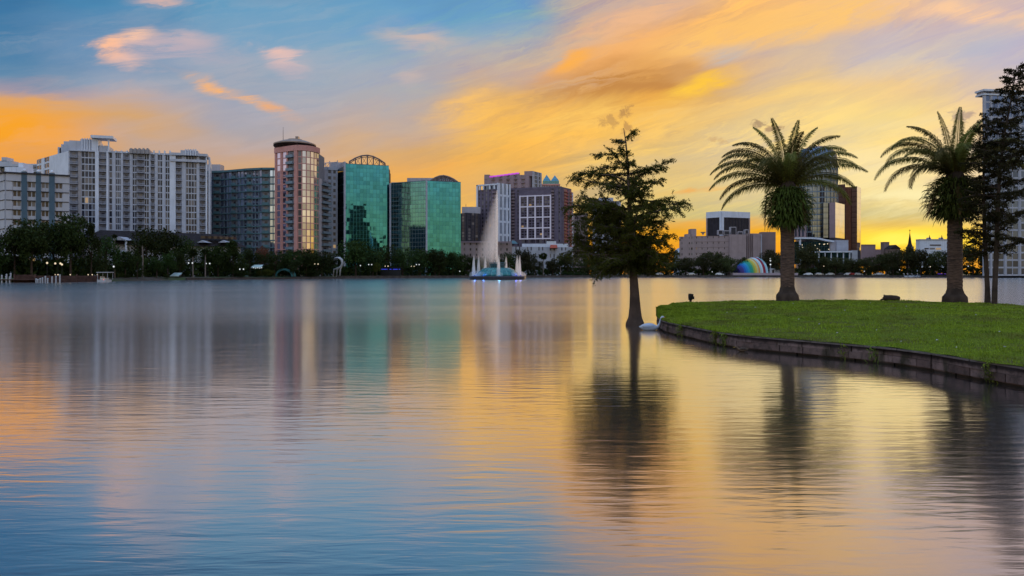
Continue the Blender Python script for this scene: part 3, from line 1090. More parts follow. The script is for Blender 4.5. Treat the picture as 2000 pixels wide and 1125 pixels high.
def curved_condo():
    pts = [pt(406, 342), pt(431, 341), pt(454, 338), pt(484, 333.5), pt(513, 331), pt(541, 331)]
    B = Bld('glass_apartments', 'wavy glass apartment block with teal balconies left of the pink tower', (pts[2][0], pts[2][1], GZ))
    z1 = Z(332, 331)
    core(B, 'niche', pts, 20, GZ, z1, 'inner_wall')
    rows = 15
    specs = [[('2', 42), ('b', 38), ('2', 6)], [('3', 74)], [('b', 30), ('3', 70)], [('b', 30), ('3', 70)], [('3', 8), ('b', 38), ('2', 40)]]
    specs = [[('2', 42), ('b', 40)], [('3', 80)], [('b', 32), ('3', 70)], [('b', 32), ('3', 72)], [('b', 38), ('2', 42)]]
    for i in range(5):
        strips(B, pts[i], pts[i + 1], GZ, z1, rows, specs[i], wall='grey_frame', glass='w_teal', sp_h=.10, mull=.28, dep=.7, rail='teal_frame', balk='glass_balcony', sp_mat='grey_frame')
        d, L, _ = frame_dir(pts[i], pts[i + 1])
        B.p('roof_edge', 'teal_frame').obox(pts[i], d, -.05, L + .05, -1.4, .5, z1, z1 + .9)
        for r in range(rows):
            z = GZ + (z1 - GZ) * r / rows
            B.p('floor_slab', 'teal_frame').obox(pts[i], d, -.02, L + .02, -.8, -.3, z - .2, z + .2)
    bx(B, 'penthouse', 'greyconc', 404, 430, 321, 345, 356, 9)
    B.finish()


def pink_tower():
    B = Bld('round_tower', 'pink and glass round tower with a flat canopy roof and antenna', (X(576, 326), 326, GZ))
    A, C1 = pt(538, 329), pt(575.5, 322)
    C2 = pt(581.5, 321.5)
    arc = []
    for i in range(7):
        a = R(90) * i / 6 * 0.98
        arc.append((C2[0] + 6.9 * math.sin(a), C2[1] + 8.5 * (1 - math.cos(a))))
    z1 = Z(296, 324)
    rows = 19
    foot = [A, C1, C2] + arc[1:]
    foot2 = foot + [(arc[-1][0] - .5, 342), (A[0] - 2, 342)]
    B.p('inner_wall', 'niche').prism(foot2, GZ, z1 + .1)
    strips(B, A, C1, GZ, z1, rows, [('p', 9), ('1', 30), ('p', 8), ('1', 32), ('p', 7), ('c', 40)], wall='pink', glass='w_pink', sp_h=.16, mull=.5, rail='grey_frame', balk='glass_balcony', dep=.45)
    strips(B, C1, C2, GZ, z1, rows, [('p', 20)], wall='pink', dep=.6)
    for i in range(6):
        strips(B, arc[i], arc[i + 1], GZ, z1, rows, [('1', 20)], wall='pink', glass='w_mirror' if i else 'w_dark', sp_h=.13, mull=.22, dep=.3, sp_mat='pink')
    a1, a2 = arc[-1], (arc[-1][0] + 1.6, 341)
    strips(B, a1, a2, GZ, Z(345, 324), 16, [('p', 3), ('c', 10)], wall='greyconc', rail='grey_frame', balk='glass_balcony')
    cor = [(p[0] * 1.0, p[1] - .55) for p in foot]
    for p, q in zip(foot, foot[1:]):
        d, L, _ = frame_dir(p, q)
        B.p('cornice', 'pink').obox(p, d, -.12, L + .12, -.65, .3, z1, z1 + 2.4)
    cx, cy = X(576, 333), 333.0
    zt = z1 + 2.4
    B.p('drum', 'blackpanel').lathe((cx, cy, 0), [(7.2, zt - .5), (7.2, Z(277, 326))], 20)
    zb = Z(279, 326)
    B.p('canopy_roof', 'canopy').lathe((cx, cy, 0), [(9.3, zb), (9.3, zb + .5), (5.5, zb + 1.9), (3.4, zb + 2.1), (3.2, zb + 2.7), (.3, zb + 3.1)], 24)
    ring = B.p('canopy_slats', 'steel')
    for k in range(3):
        ring.lathe((cx, cy, 0), [(8.2 + k * .35, zb - 1.5 + k * .45), (8.7 + k * .35, zb - 1.4 + k * .45)], 24)
    for k in range(16):
        a = 2 * math.pi * k / 16
        ring.tube([(cx + 7.0 * math.cos(a), cy + 7.0 * math.sin(a), zt - .3), (cx + 9.0 * math.cos(a), cy + 9.0 * math.sin(a), zb + .1)], .12, 5)
    B.p('antenna', 'steel').tube([(X(553, 333), 333, zb + 1), (X(553, 333), 333, Z(248, 333))], [.16, .07], 5)
    B.p('roof_vent', 'canopy').box(cx + .5, cx + 1.8, cy - 1, cy + 1, zb + 2.9, zb + 4.0)
    B.finish()


def banded_office():
    B = Bld('office_block', 'narrow grey office block with banded windows between pink tower and green glass', (X(636, 350), 350, GZ))
    A, C, D = pt(614, 358), pt(640, 350), pt(659, 352)
    z1 = Z(332, 350)
    core(B, 'niche', [A, C, D], 20, GZ, z1, 'inner_wall')
    strips(B, A, C, GZ, z1, 17, [('p', 26), ('2', 42), ('p', 14)], wall='greyconc', glass='w_dark', sp_h=.52, mull=.2)
    strips(B, C, D, GZ, z1, 17, [('1', 24), ('p', 9), ('1', 22), ('p', 9)], wall='lightconc', glass='w_dark', sp_h=.48, mull=.2)
    for Pa, Pb in ((A, C), (C, D)):
        d, L, _ = frame_dir(Pa, Pb)
        B.p('parapet', 'lightconc').obox(Pa, d, 0, L, -.7, .3, z1, z1 + 1.5)
    T = B.p('roof_truss', 'lightconc')
    zb, zt = z1 + 1.5, Z(319, 356)
    d, L, _ = frame_dir(A, D)
    for k in range(7):
        q = along(A, D, k / 6)
        T.tube([(q[0], q[1], zb), (q[0], q[1], zt + (.8 if k in (0, 2, 4, 6) else 0))], .22, 5)
        if k < 6:
            q2 = along(A, D, (k + 1) / 6)
            T.tube([(q[0], q[1], zb), (q2[0], q2[1], zt)], .12, 4)
            T.tube([(q[0], q[1], zt), (q2[0], q2[1], zt)], .2, 5)
    B.finish()


def arch_truss(B, P0, P1, zb0, zb1, rise, n, mat='steel', r=.35, lean=3.0, deck=None):
    """a bowed roof truss from P0 to P1 with posts and crossed braces, in two parallel bows"""
    for off in ((0, lean) if lean > 2 else (0,)):
        T = B.p('arch_truss', mat)
        pts = []
        for k in range(n + 1):
            f = k / n
            q = along(P0, P1, f)
            zb = lerp(zb0, zb1, f)
            zt = zb + rise * math.sin(math.pi * (0.10 + 0.80 * f))
            pts.append(((q[0] + off * .3, q[1] + off, zb), (q[0] + off * .3, q[1] + off, zt)))
        T.tube([p[1] for p in pts], r * 1.3, 5)
        T.tube([(p[1][0], p[1][1], p[1][2] - rise * .16) for p in pts], r * .6, 5)
        for k in range(n + 1):
            T.tube([pts[k][0], pts[k][1]], r * 1.1, 5)
            if k < n:
                T.tube([pts[k][0], pts[k + 1][1]], r * .4, 4)
                T.tube([pts[k][1], pts[k + 1][0]], r * .4, 4)


def green_one():
    B = Bld('glass_office', 'green mirrored glass office with an open arched truss on its roof', (X(690, 325), 325, GZ))
    A, C, D, E = pt(658, 360), pt(673.5, 347), pt(759.5, 354), pt(763, 368)
    z1 = Z(320, 347)
    B.p('glass', 'g_green').add([(C[0], C[1], GZ), (D[0], D[1], GZ), (D[0], D[1], z1), (C[0], C[1], z1)], [(0, 1, 2, 3)])
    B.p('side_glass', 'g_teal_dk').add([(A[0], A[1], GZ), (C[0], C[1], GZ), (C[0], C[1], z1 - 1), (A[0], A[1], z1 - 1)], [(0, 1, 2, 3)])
    B.p('side_wall', 'darkstone').add([(D[0], D[1], GZ), (E[0], E[1], GZ), (E[0], E[1], z1 - 2), (D[0], D[1], z1 - 2)], [(0, 1, 2, 3)])
    inset = [(A[0] + .3, A[1] + .3), (C[0] + .05, C[1] + .6), (D[0] - .4, D[1] + .3), (E[0] - .3, E[1])]
    B.p('inner_wall', 'darkstone').prism(back_poly(inset, 12), GZ, z1 - .3)
    d, L, _ = frame_dir(C, D)
    B.p('pilaster', 'lightconc').obox(C, d, -.5, .35, -.4, .5, GZ, z1 + .1)
    B.p('parapet', 'teal_frame').obox(C, d, .36, L, .01, .35, z1 - .3, z1 + .25)
    d2, L2, _ = frame_dir(A, C)
    B.p('parapet', 'greyconc').obox(A, d2, -.3, L2 - .6, -.1, .5, z1 - 1, z1 + 1.2)
    bx(B, 'penthouse', 'greyconc', 645, 676, 317, 332, 358, 8)
    P0, P1 = along(C, D, .07), along(C, D, .90)
    arch_truss(B, (P0[0] + .3, P0[1] + 1.5), (P1[0], P1[1] + 1.5), z1 - .2, z1 - .2, 5.0, 6, 'steel', .28, 1.6)
    B.finish()


def green_two():
    B = Bld('glass_office', 'green mirrored glass office with two faces and a low arched roof', (X(833, 342), 342, GZ))
    A, C, D = pt(763, 351), pt(833, 342), pt(900, 348)
    z1 = Z(353.5, 342)
    B.p('glass', 'g_green').add([(C[0], C[1], GZ), (D[0], D[1], GZ), (D[0], D[1], z1), (C[0], C[1], z1)], [(0, 1, 2, 3)])
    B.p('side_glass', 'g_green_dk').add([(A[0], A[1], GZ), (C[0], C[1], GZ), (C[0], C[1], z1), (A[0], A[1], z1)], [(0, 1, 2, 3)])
    inset = [(A[0] + .4, A[1] + .3), (C[0], C[1] + .5), (D[0] - .4, D[1] + .3)]
    B.p('inner_wall', 'darkstone').prism(back_poly(inset, 14), GZ, z1 - .3)
    d, L, _ = frame_dir(C, D)
    B.p('pilaster', 'lightconc').obox(C, d, -.35, .35, -.45, .4, GZ, z1 + .1)
    d2, L2, _ = frame_dir(A, C)
    B.p('pilaster', 'lightconc').obox(A, d2, -.5, .3, -.3, .4, GZ, z1 + .1)
    B.p('parapet', 'teal_frame').obox(C, d, .36, L, .01, .35, z1 - .3, z1 + .3)
    B.p('parapet', 'teal_frame').obox(A, d2, .31, L2 - .36, .01, .35, z1 - .3, z1 + .3)
    bx(B, 'penthouse', 'greyconc', 795, 846, 347.5, 360, 354, 8)
    bx(B, 'penthouse', 'metalroof', 764, 785, 356, 362, 358, 6)
    P0, P1 = along(C, D, .16), along(C, D, .9)
    arch_truss(B, (P0[0] - 1, P0[1] + 4), (P1[0] - 1, P1[1] + 4), z1 - .2, z1 - .2, 3.6, 6, 'steel', .3, 2.5)
    V = B.p('vault_roof', 'metalroof')
    k = []
    for i in range(11):
        f = i / 10
        q = along((P0[0] - 3, P0[1] + 9), (P1[0] - 1, P1[1] + 9), f)
        k.append((q[0], q[1], z1 - .2 + 3.9 * math.sin(math.pi * (.1 + .8 * f))))
    for i in range(10):
        V.add([(k[i][0], k[i][1], z1 - .5), (k[i + 1][0], k[i + 1][1], z1 - .5), k[i + 1], k[i], (k[i][0] - 1, k[i][1] + 3, k[i][2]), (k[i + 1][0] - 1, k[i + 1][1] + 3, k[i + 1][2])], [(0, 1, 2, 3), (3, 2, 5, 4)])
    B.finish()


def centre_towers():
    # dark block in the gap
    B = Bld('dark_office', 'dark stone office block between green glass and the fountain jet', (X(916, 420), 420, GZ))
    a, b, c = pt(899, 424), pt(911, 418), pt(936, 424)
    z1 = Z(416, 420)
    core(B, 'darkstone', [a, b, c], 18, GZ, z1, 'inner_wall')
    strips(B, b, c, GZ, z1, 20, [('p', 10), ('1', 20), ('p', 6), ('1', 20), ('p', 6), ('1', 20), ('p', 10)], wall='darkstone', sp_h=.3, dep=.4)
    strips(B, a, b, GZ, z1, 20, [('p', 8), ('1', 14), ('p', 8)], wall='darkstone', sp_h=.3, dep=.4)
    bx(B, 'penthouse', 'greyconc', 902, 938, 404, 417, 425, 8)
    B.p('antenna', 'steel').tube([(X(910, 428), 428, Z(404, 428)), (X(910, 428), 428, Z(399, 428))], .15, 5)
    B.finish()
    # hotel tower behind the jet
    B = Bld('hotel_tower', 'brown hotel tower with a white framed corner behind the tall fountain jet', (X(965, 430), 430, GZ))
    a, b, c = pt(932, 437), pt(971, 430), pt(996, 438)
    z1 = Z(369, 430)
    zt = Z(358.5, 430)
    core(B, 'brown', [a, b, c], 18, GZ, z1, 'inner_wall')
    strips(B, a, b, GZ, z1, 22, [('p', 10), ('1', 10), ('p', 10), ('1', 12), ('p', 12), ('1', 12), ('p', 12), ('1', 12), ('p', 14), ('c', 22)], wall='brown', glass='w_small', sp_h=.42, rail='mauve', niche='brown', dep=.3)
    d, L, ang = frame_dir(b, c)
    zr = zt + .4
    strips(B, b, c, GZ, zr, 7, [('p', 12), ('2', 16), ('p', 8), ('2', 16), ('p', 8), ('1', 12), ('p', 4)], wall='white', glass='w_blue', sp_h=.16, dep=.6, mull=.4)
    B.p('wall', 'white').obox(a, frame_dir(a, b)[0], -.3, .8, -.6, .6, GZ, zt)
    d, L, _ = frame_dir(a, b)
    B.p('roof_frame', 'white').obox(a, d, -.3, L, -.6, .6, zt - .8, zt)
    for f in (.0, .12, .3, .62, .85):
        B.p('roof_frame', 'white').obox(a, d, f * L, f * L + .8, -.5, .4, z1, zt - .8)
    B.p('penthouse', 'w_blue').obox(a, d, .33 * L, .98 * L, .7, 6, z1, zt - 1.0)
    B.p('penthouse', 'white').prism(back_poly([(b[0] + .1, b[1] + .8), (c[0] - .3, c[1] + .3)], 14), z1 - 1, zr)
    B.finish()
    # mauve block with the magenta roof light
    B = Bld('tower_block', 'mauve tower block with a magenta lit roof edge standing behind the others', (X(1000, 520), 520, GZ))
    a, b, c = pt(946, 524), pt(1033, 518), pt(1057, 528)
    z1 = Z(342, 520)
    core(B, 'mauve', [a, b, c], 20, GZ, z1, 'inner_wall')
    strips(B, a, b, GZ, z1, 24, [('p', 30), ('b', 14), ('p', 16), ('b', 14), ('p', 16), ('b', 14), ('p', 16), ('b', 14), ('p', 16), ('b', 14), ('p', 16)], wall='mauve', rail='mauve', niche='mauve', sp_h=.4)
    zc = Z(334, 518)
    core(B, 'mauve', [pt(1024, 519), pt(1040, 517.5), c], 16, z1 - 1, zc, 'stair_core')
    strips(B, pt(1040, 517.5), pt(1057, 527), GZ, zc - .3, 26, [('p', 8), ('2', 16), ('p', 6), ('1', 10), ('p', 6)], wall='lightconc', glass='w_blue', sp_h=.2)
    bx(B, 'stair_core', 'mauve', 946, 957, 341, 350, 523, 8)
    n = 8
    for k in range(n):
        f0, f1 = .12 + .66 * k / n, .12 + .66 * (k + 1) / n
        p0, p1 = along(a, b, f0), along(a, b, f1)
        d, L, _ = frame_dir(p0, p1)
        zz = z1 - .4 + 2.2 * (k + .5) / n
        B.p('roof_edge', 'mauve').obox(p0, d, 0, L, -.4, 3, z1, zz)
        B.p('roof_light', 'magenta').obox(p0, d, 0, L + .1, -.55, -.41, zz - 1.0, zz)
    B.finish()
    # twin glass spires
    B = Bld('spire_tower', 'distant tower crowned with two teal glass pyramids', (X(1076, 600), 600, GZ))
    bx(B, 'wall', 'mauve', 1058, 1093, 360, 470, 600, 16)
    bx(B, 'cornice', 'pink', 1057, 1094, 359, 362, 599, 18)
    for k in range(7):
        bx(B, 'pier', 'lightconc', 1060 + k * 5, 1061.5 + k * 5, 362, 440, 599.5, 1)
    for x0, x1, ap in ((1060, 1076, 340), (1076, 1092, 341)):
        S = B.p('glass_spire', 'g_spire')
        xa, xb, ya, yb = X(x0, 600), X(x1, 600), 600.5, 607.0
        zb, zm, za = Z(360, 600), Z(353, 600), Z(ap, 600)
        xm, ym = (xa + xb) / 2, (ya + yb) / 2
        S.add([(xa, ya, zb), (xb, ya, zb), (xb, yb, zb), (xa, yb, zb), (xa, ya, zm), (xb, ya, zm), (xb, yb, zm), (xa, yb, zm), (xm, ym, za)],
              [(0, 1, 5, 4), (1, 2, 6, 5), (2, 3, 7, 6), (3, 0, 4, 7), (4, 5, 8), (5, 6, 8), (6, 7, 8), (7, 4, 8)])
    B.finish()
    # broad hotel with the lit white grid
    B = Bld('hotel_block', 'broad dark purple block with a lit white grid of bays on its front', (X(1050, 432), 432, GZ))
    a, b, c = pt(996, 440), pt(1097, 430), pt(1116, 442)
    z1 = Z(368, 430)
    core(B, 'brown', [a, b, c], 18, GZ, z1 + 1, 'inner_wall')
    # columns measured on the photograph: balconies, wall, the grid, balconies, wall
    d, L, ang = frame_dir(a, b)
    k = L / 101.0
    zg0, zg1 = Z(466, 433), Z(382, 433)
    rows = 27
    strips(B, a, along(a, b, 20 / 101), GZ, z1, rows, [('p', 2), ('c', 8), ('p', 5), ('1', 3), ('p', 2)], wall='brown', glass='w_small', rail='mauve', niche='brown', sp_h=.4)
    strips(B, along(a, b, 20 / 101), along(a, b, 82 / 101), GZ, zg0, 4, [('p', 3), ('4', 12), ('p', 2), ('4', 12), ('p', 2), ('4', 12), ('p', 2), ('4', 12), ('p', 3)], wall='brown', glass='w_small', sp_h=.55, dep=.4)
    strips(B, along(a, b, 20 / 101), along(a, b, 82 / 101), zg0, zg1, 16, [('p', 1.5), ('2', 13.5), ('p', 1.3), ('2', 13.5), ('p', 1.3), ('2', 13.5), ('p', 1.3), ('2', 13.5), ('p', 1.5)], wall='brown', glass='w_small', sp_h=.34, dep=.4, mull=.5)
    B.p('wall', 'brown').obox(a, d, 20 * k, 82 * k, -.4, .2, zg1 + .4, z1)
    strips(B, along(a, b, 82 / 101), b, GZ, z1, rows, [('c', 6), ('p', 9), ('1', 4), ('p', 3)], wall='brown', glass='w_small', rail='mauve', niche='brown', sp_h=.42)
    strips(B, b, c, GZ, z1, rows, [('p', 3), ('b', 7), ('p', 3), ('b', 5)], wall='brown', rail='redbal', niche='redbal', sp_h=.4)
    B.p('wall', 'white').obox(c, frame_dir(b, c)[0], -.2, 1.6, -.5, 6, GZ, z1 - 1)
    for i in range(5):
        x = (20.6 + i * 14.9) * k
        o = MB()
        o.obox(a, d, x - .32, x + .32, -1.1, -.45, zg0 - .4, zg1 + .4)
        o.build('light_bar', M['gridlight'], B.root)
    for i in range(5):
        z = zg0 + (zg1 - zg0) * i / 4
        o = MB()
        o.obox(a, d, 20.2 * k, 81 * k, -1.02, -.46, z - .3, z + .3)
        o.build('light_bar', M['gridlight'], B.root)
    B.p('parapet', 'brown').obox(a, d, 0, L, -.5, .4, z1, z1 + 1.2)
    B.finish()
    # buildings seen through the cypress
    B = Bld('pale_tower', 'pale tower block seen through the crown of the cypress in the lake', (X(1184, 480), 480, GZ))
    a, b = pt(1157, 480), pt(1212, 483)
    z1 = Z(392, 480)
    core(B, 'niche', [a, b], 16, GZ, z1, 'inner_wall')
    strips(B, a, b, GZ, z1, 18, [('p', 10), ('2', 12), ('p', 8), ('2', 12), ('p', 8), ('2', 12), ('p', 10)], wall='lightconc', glass='w_dark', sp_h=.4)
    bx(B, 'penthouse', 'lightconc', 1170, 1198, 386, 393, 486, 6)
    B.finish()
    B = Bld('cream_block', 'cream block of flats just right of the dark purple block', (X(1132, 470), 470, GZ))
    a, b = pt(1117, 472), pt(1148, 470)
    z1 = Z(416, 470)
    core(B, 'niche', [a, b], 14, GZ, z1, 'inner_wall')
    strips(B, a, b, GZ, z1, 16, [('p', 8), ('2', 12), ('p', 6), ('2', 12), ('p', 8)], wall='beige', glass='w_small', sp_h=.45)
    B.finish()
    B = Bld('beige_block', 'low beige block glimpsed behind the trunk side of the cypress crown', (X(1240, 480), 480, GZ))
    a, b = pt(1226, 480), pt(1272, 482)
    z1 = Z(464, 480)
    core(B, 'niche', [a, b], 14, GZ, z1, 'inner_wall')
    strips(B, a, b, GZ, z1, 6, [('p', 8), ('2', 12), ('p', 6), ('2', 12), ('p', 6), ('2', 12), ('p', 8)], wall='beige', glass='w_small', sp_h=.5)
    B.finish()
    # low buildings at the foot of the towers
    B = Bld('beige_building', 'low beige building with small square windows behind the fountain', (X(948, 402), 402, GZ))
    a, b = pt(899, 402), pt(1000, 404)
    z1 = Z(474, 402)
    core(B, 'niche', [a, b], 12, GZ, z1, 'inner_wall')
    strips(B, a, b, GZ, z1, 6, [('p', 6)] + [('1', 4), ('p', 8)] * 8, wall='beige', glass='w_dark', sp_h=.55)
    B.p('parapet', 'mauve').obox(a, (1, 0), -.2, 28, -.6, .3, z1, z1 + .7)
    B.finish()
    B = Bld('shopping_hall', 'low white hall with a small red tiled roof below the purple block', (X(1060, 405), 405, GZ))
    a, b = pt(1000, 405), pt(1118, 408)
    z1 = Z(482, 405)
    core(B, 'niche', [a, b], 14, GZ, z1, 'inner_wall')
    strips(B, a, b, GZ, z1, 4, [('p', 6)] + [('1', 3), ('p', 4), ('1', 3), ('p', 12)] * 5, wall='lightconc', glass='w_dark', sp_h=.5)
    bx(B, 'upper_storey', 'white', 1020, 1110, 476, 483, 407, 10)
    bx(B, 'upper_storey', 'metalroof', 1068, 1086, 471, 477, 408, 6)
    xr0, xr1 = X(1074, 404), X(1089, 404)
    B.p('red_roof', 'redroof').add([(xr0, 403.5, Z(484, 404)), (xr1, 403.5, Z(484, 404)), (xr1 - .3, 408, Z(476, 404)), (xr0 + .6, 408, Z(476, 404))], [(0, 1, 2, 3)])
    B.p('red_roof', 'redroof').box(xr0, xr1, 403.5, 408, Z(484.6, 404), Z(484.05, 404))
    xr0, xr1 = X(993, 404), X(1012, 404)
    B.p('teal_roof', 'teal_frame').add([(xr0, 404, Z(476, 404)), (xr1, 404, Z(476, 404)), (xr1 - 2, 409, Z(469, 404)), (xr0 + 2, 409, Z(469, 404))], [(0, 1, 2, 3)])
    B.finish()


def right_side():
    B = Bld('observatory', 'low building with a shallow pale metal dome right of the cypress', (X(1333, 436), 436, GZ))
    B.p('metal_dome', 'metalroof').lathe((X(1333, 436), 436, Z(494, 430)), [(5.4, 0), (5.2, .6), (4.4, 1.7), (2.9, 2.8), (1.0, 3.5), (.2, 3.6)], 24)
    B.p('wall', 'lightconc').lathe((X(1333, 436), 436, 0), [(5.2, GZ), (5.2, Z(494, 430) - .02)], 24)
    B.finish()
    # beige brick block with the dark cube on its roof
    B = Bld('brick_block', 'broad beige brick block carrying a white framed cube on its roof', (X(1420, 420), 420, GZ))
    a, b = pt(1327, 428), pt(1357, 424)
    core(B, 'beige', [a, b], 14, GZ, Z(463, 426), 'inner_wall')
    strips(B, a, b, GZ, Z(462, 426), 7, [('p', 4), ('1', 3), ('p', 12), ('1', 3), ('p', 1.5), ('1', 4), ('p', 4)], wall='beige', glass='w_small', sp_h=.6, dep=.3)
    bx(B, 'stair_tower', 'beige', 1349, 1360, 447, 470, 430, 6)
    bx(B, 'stair_tower', 'beige', 1341, 1350, 457, 470, 430, 6)
    a, b = pt(1357, 424), pt(1425, 418)
    core(B, 'beige', [a, b], 22, GZ, Z(461, 420), 'inner_wall')
    strips(B, a, b, GZ, Z(461, 420), 7, [('p', 3), ('1', 3), ('p', 8)] * 6 + [('p', 3)], wall='beige', glass='w_small', sp_h=.62, dep=.3)
    d, L, _ = frame_dir(a, b)
    for r in range(1, 8):
        z = GZ + (Z(461, 420) - GZ) * r / 7
        B.p('band', 'beige_dk').obox(a, d, 0, L, -.4, -.28, z - .12, z + .12)
    bx(B, 'wall', 'beige', 1425, 1457.5, 458, 535, 416, 22)
    bx(B, 'dark_wall', 'beige_dk', 1457.5, 1471, 456, 535, 418, 20)
    for k in range(3):
        bx(B, 'fin', 'beige', 1460 + k * 4, 1461.2 + k * 4, 456, 535, 417, 1)
    bx(B, 'wall', 'beige', 1471, 1488, 456, 535, 416.5, 20)
    bx(B, 'pilaster', 'lightconc', 1486.5, 1488.2, 458, 535, 416, 1)
    bx(B, 'wall', 'beige_dk', 1488.2, 1515, 453, 535, 420, 20)
    # rooftop cube
    a, b, c = pt(1380, 436), pt(1409, 428), pt(1464, 436)
    zb, zt = Z(462, 430), Z(413.5, 428)
    core(B, 'blackpanel', [a, b, c], 20, zb, zt, 'cube_panel')
    for P, Q in ((a, b), (b, c)):
        d, L, _ = frame_dir(P, Q)
        B.p('cube_frame', 'white').obox(P, d, 0, L, -.5, .3, zt - 3.2, zt + .3)
        B.p('cube_frame', 'white').obox(P, d, 0 if P is b else L - 1.0, 1.4 if P is b else L, -.5, .3, zb, zt - 3.2)
        B.p('cube_frame', 'beige').obox(P, d, .0 if P is a else L - .8, .8 if P is a else L, -.5, .3, zb, zt - 3.2)
        for i in range(9):
            x = L * (i + .5) / 9
            B.p('cube_slat', 'darkstone').obox(P, d, x - .12, x + .12, -.25, .1, zb, zt - 3.2)
    for (p0, p1, q0, q1) in ((1403, 1412, 449, 458), (1414, 1425, 450, 459), (1427, 1438, 443, 459), (1441, 1451, 452, 459), (1455, 1462, 448, 459)):
        o = MB()
        o.box(X(p0, 420), X(p1, 420), 420, 423, Z(q1, 420), Z(q0, 420))
        o = o.build('roof_machine', M['greyconc'], B.root)
        q = MB()
        q.box(X(p0 + 1, 420), X(p1 - 1, 420), 419.9, 420.2, Z(q1 - 1, 420), Z(q0 + 1.5, 420))
        q.build('louvre', M['blackpanel'], o)
    B.p('roof_dish', 'greyconc').lathe((X(1373, 424), 424, Z(459, 424)), [(.3, 0), (.5, .8), (1.5, 1.5), (1.6, 1.7)], 10)
    B.finish()

    # tall rounded glass tower
    B = Bld('glass_tower', 'tall blue glass tower with a rounded top behind the nearer palm', (X(1595, 520), 520, GZ))
    cx, cy, r = X(1594, 534), 534.0, 14.4
    zs, zt = Z(318, 520), Z(279, 520)
    n = 28
    G = B.p('glass', 'g_grey')
    prof = [(r, GZ), (r, zs), (r * .985, lerp(zs, zt, .35)), (r * .90, lerp(zs, zt, .62)), (r * .72, lerp(zs, zt, .83)), (r * .4, lerp(zs, zt, .96)), (.3, zt)]
    G.lathe((cx, cy, 0), prof, n)
    for z in np.linspace(Z(464, 520), zs, 14):
        B.p('floor_band', 'grey_frame').lathe((cx, cy, 0), [(r + .06, z - .35), (r + .16, z), (r + .06, z + .35)], n)
    for k in range(n):
        a = 2 * math.pi * (k + .5) / n
        if math.sin(a) < .3:
            B.p('fin', 'grey_frame').tube([(cx + (r + .1) * math.cos(a), cy + (r + .1) * math.sin(a), Z(464, 520)), (cx + (r + .1) * math.cos(a), cy + (r + .1) * math.sin(a), zs)], .16, 4)
    S = B.p('edge_glass', 'g_silver')
    xa, xb = X(1616, 519), X(1633.5, 519)
    S.prism([(xa, 521), (xb, 524.5), (xb + .2, 536), (xa, 536)], Z(396, 520), Z(304, 520))
    B.finish()
    B = Bld('glass_annexe', 'mauve and mirrored annexe at the foot of the blue glass tower', (X(1630, 512), 512, GZ))
    a, b, c = pt(1620, 514), pt(1631.5, 511), pt(1649.5, 528)
    zt = Z(395, 511)
    B.p('wall', 'mauve').add([(a[0], a[1], Z(464, 511)), (b[0], b[1], Z(464, 511)), (b[0], b[1], zt), (a[0], a[1], zt)], [(0, 1, 2, 3)])
    B.p('glass', 'g_gold').add([(b[0], b[1], Z(464, 511)), (c[0], c[1], Z(464, 511)), (c[0], c[1], zt), (b[0], b[1], zt)], [(0, 1, 2, 3)])
    B.p('inner_wall', 'darkstone').prism(back_poly([(a[0] + .1, a[1] + .4), (b[0] - .1, b[1] + .5), (c[0] - .3, c[1] + .2)], 6), GZ, zt - .2)
    bx(B, 'slab', 'mauve', 1549, 1575, 424, 464, 516, 8)
    for k in range(3):
        bx(B, 'window_strip', 'w_blue', 1553 + k * 7, 1556 + k * 7, 428, 462, 515.8, .3)
    bx(B, 'dark_bay', 'g_grey', 1608, 1619, 396, 464, 515, 5)
    B.finish()
    # rust coloured tower
    B = Bld('granite_tower', 'rust brown office tower with stepped glass corners right of the blue glass tower', (X(1660, 560), 560, GZ))
    a, b, c, d_, e = pt(1634, 566), pt(1651, 562), pt(1663, 562), pt(1674, 559), pt(1681.5, 570)
    zl, zr_ = Z(359, 560), Z(364, 560)
    W = B.p('banded_wall', 'g_rust')

    def wallq(p, q, z, part):
        part.add([(p[0], p[1], GZ), (q[0], q[1], GZ), (q[0], q[1], z), (p[0], p[1], z)], [(0, 1, 2, 3)])
    wallq(a, b, zl, W)
    B.p('dark_bay', 'g_brown').box(b[0], c[0], 563, 564, GZ, zr_ - .1)
    wallq(c, d_, zr_, W)
    wallq(d_, e, zr_, B.p('side_glass', 'g_gold'))
    B.p('inner_wall', 'brownstone').prism(back_poly([(a[0] + .1, a[1] + .4), (b[0], b[1] + .3)], 12), GZ, zl - .1)
    B.p('inner_wall', 'brownstone').prism(back_poly([(b[0] + .1, 564.2), (c[0], 563), (d_[0], d_[1] + .4), (e[0] - .3, e[1] + .2)], 10), GZ, zr_ - .2)
    B.p('roof_rail', 'steel').tube([(X(1640, 566), 566, zl), (X(1640, 566), 566, zl + 2)], .15, 4)
    B.p('roof_rail', 'steel').tube([(X(1646, 566), 566, zl), (X(1646, 566), 566, zl + 3)], .12, 4)
    for k in range(5):
        px = 1652.2 + k * 2.3
        bx(B, 'pier', 'brownstone', px, px + .7, 366, 488, 561.5, .8)
    B.finish()
    # arts centre podium with a white swooping canopy
    B = Bld('arts_centre', 'glass fronted hall with a white swooping roof edge at the foot of the blue tower', (X(1600, 470), 470, GZ))
    Y = 470
    bx(B, 'glass', 'g_teal_dk', 1549, 1624, 472, 516, Y, 12)
    pts = [(1545, 464.5), (1562, 464), (1580, 464), (1595, 465), (1608, 468), (1624, 470.5)]
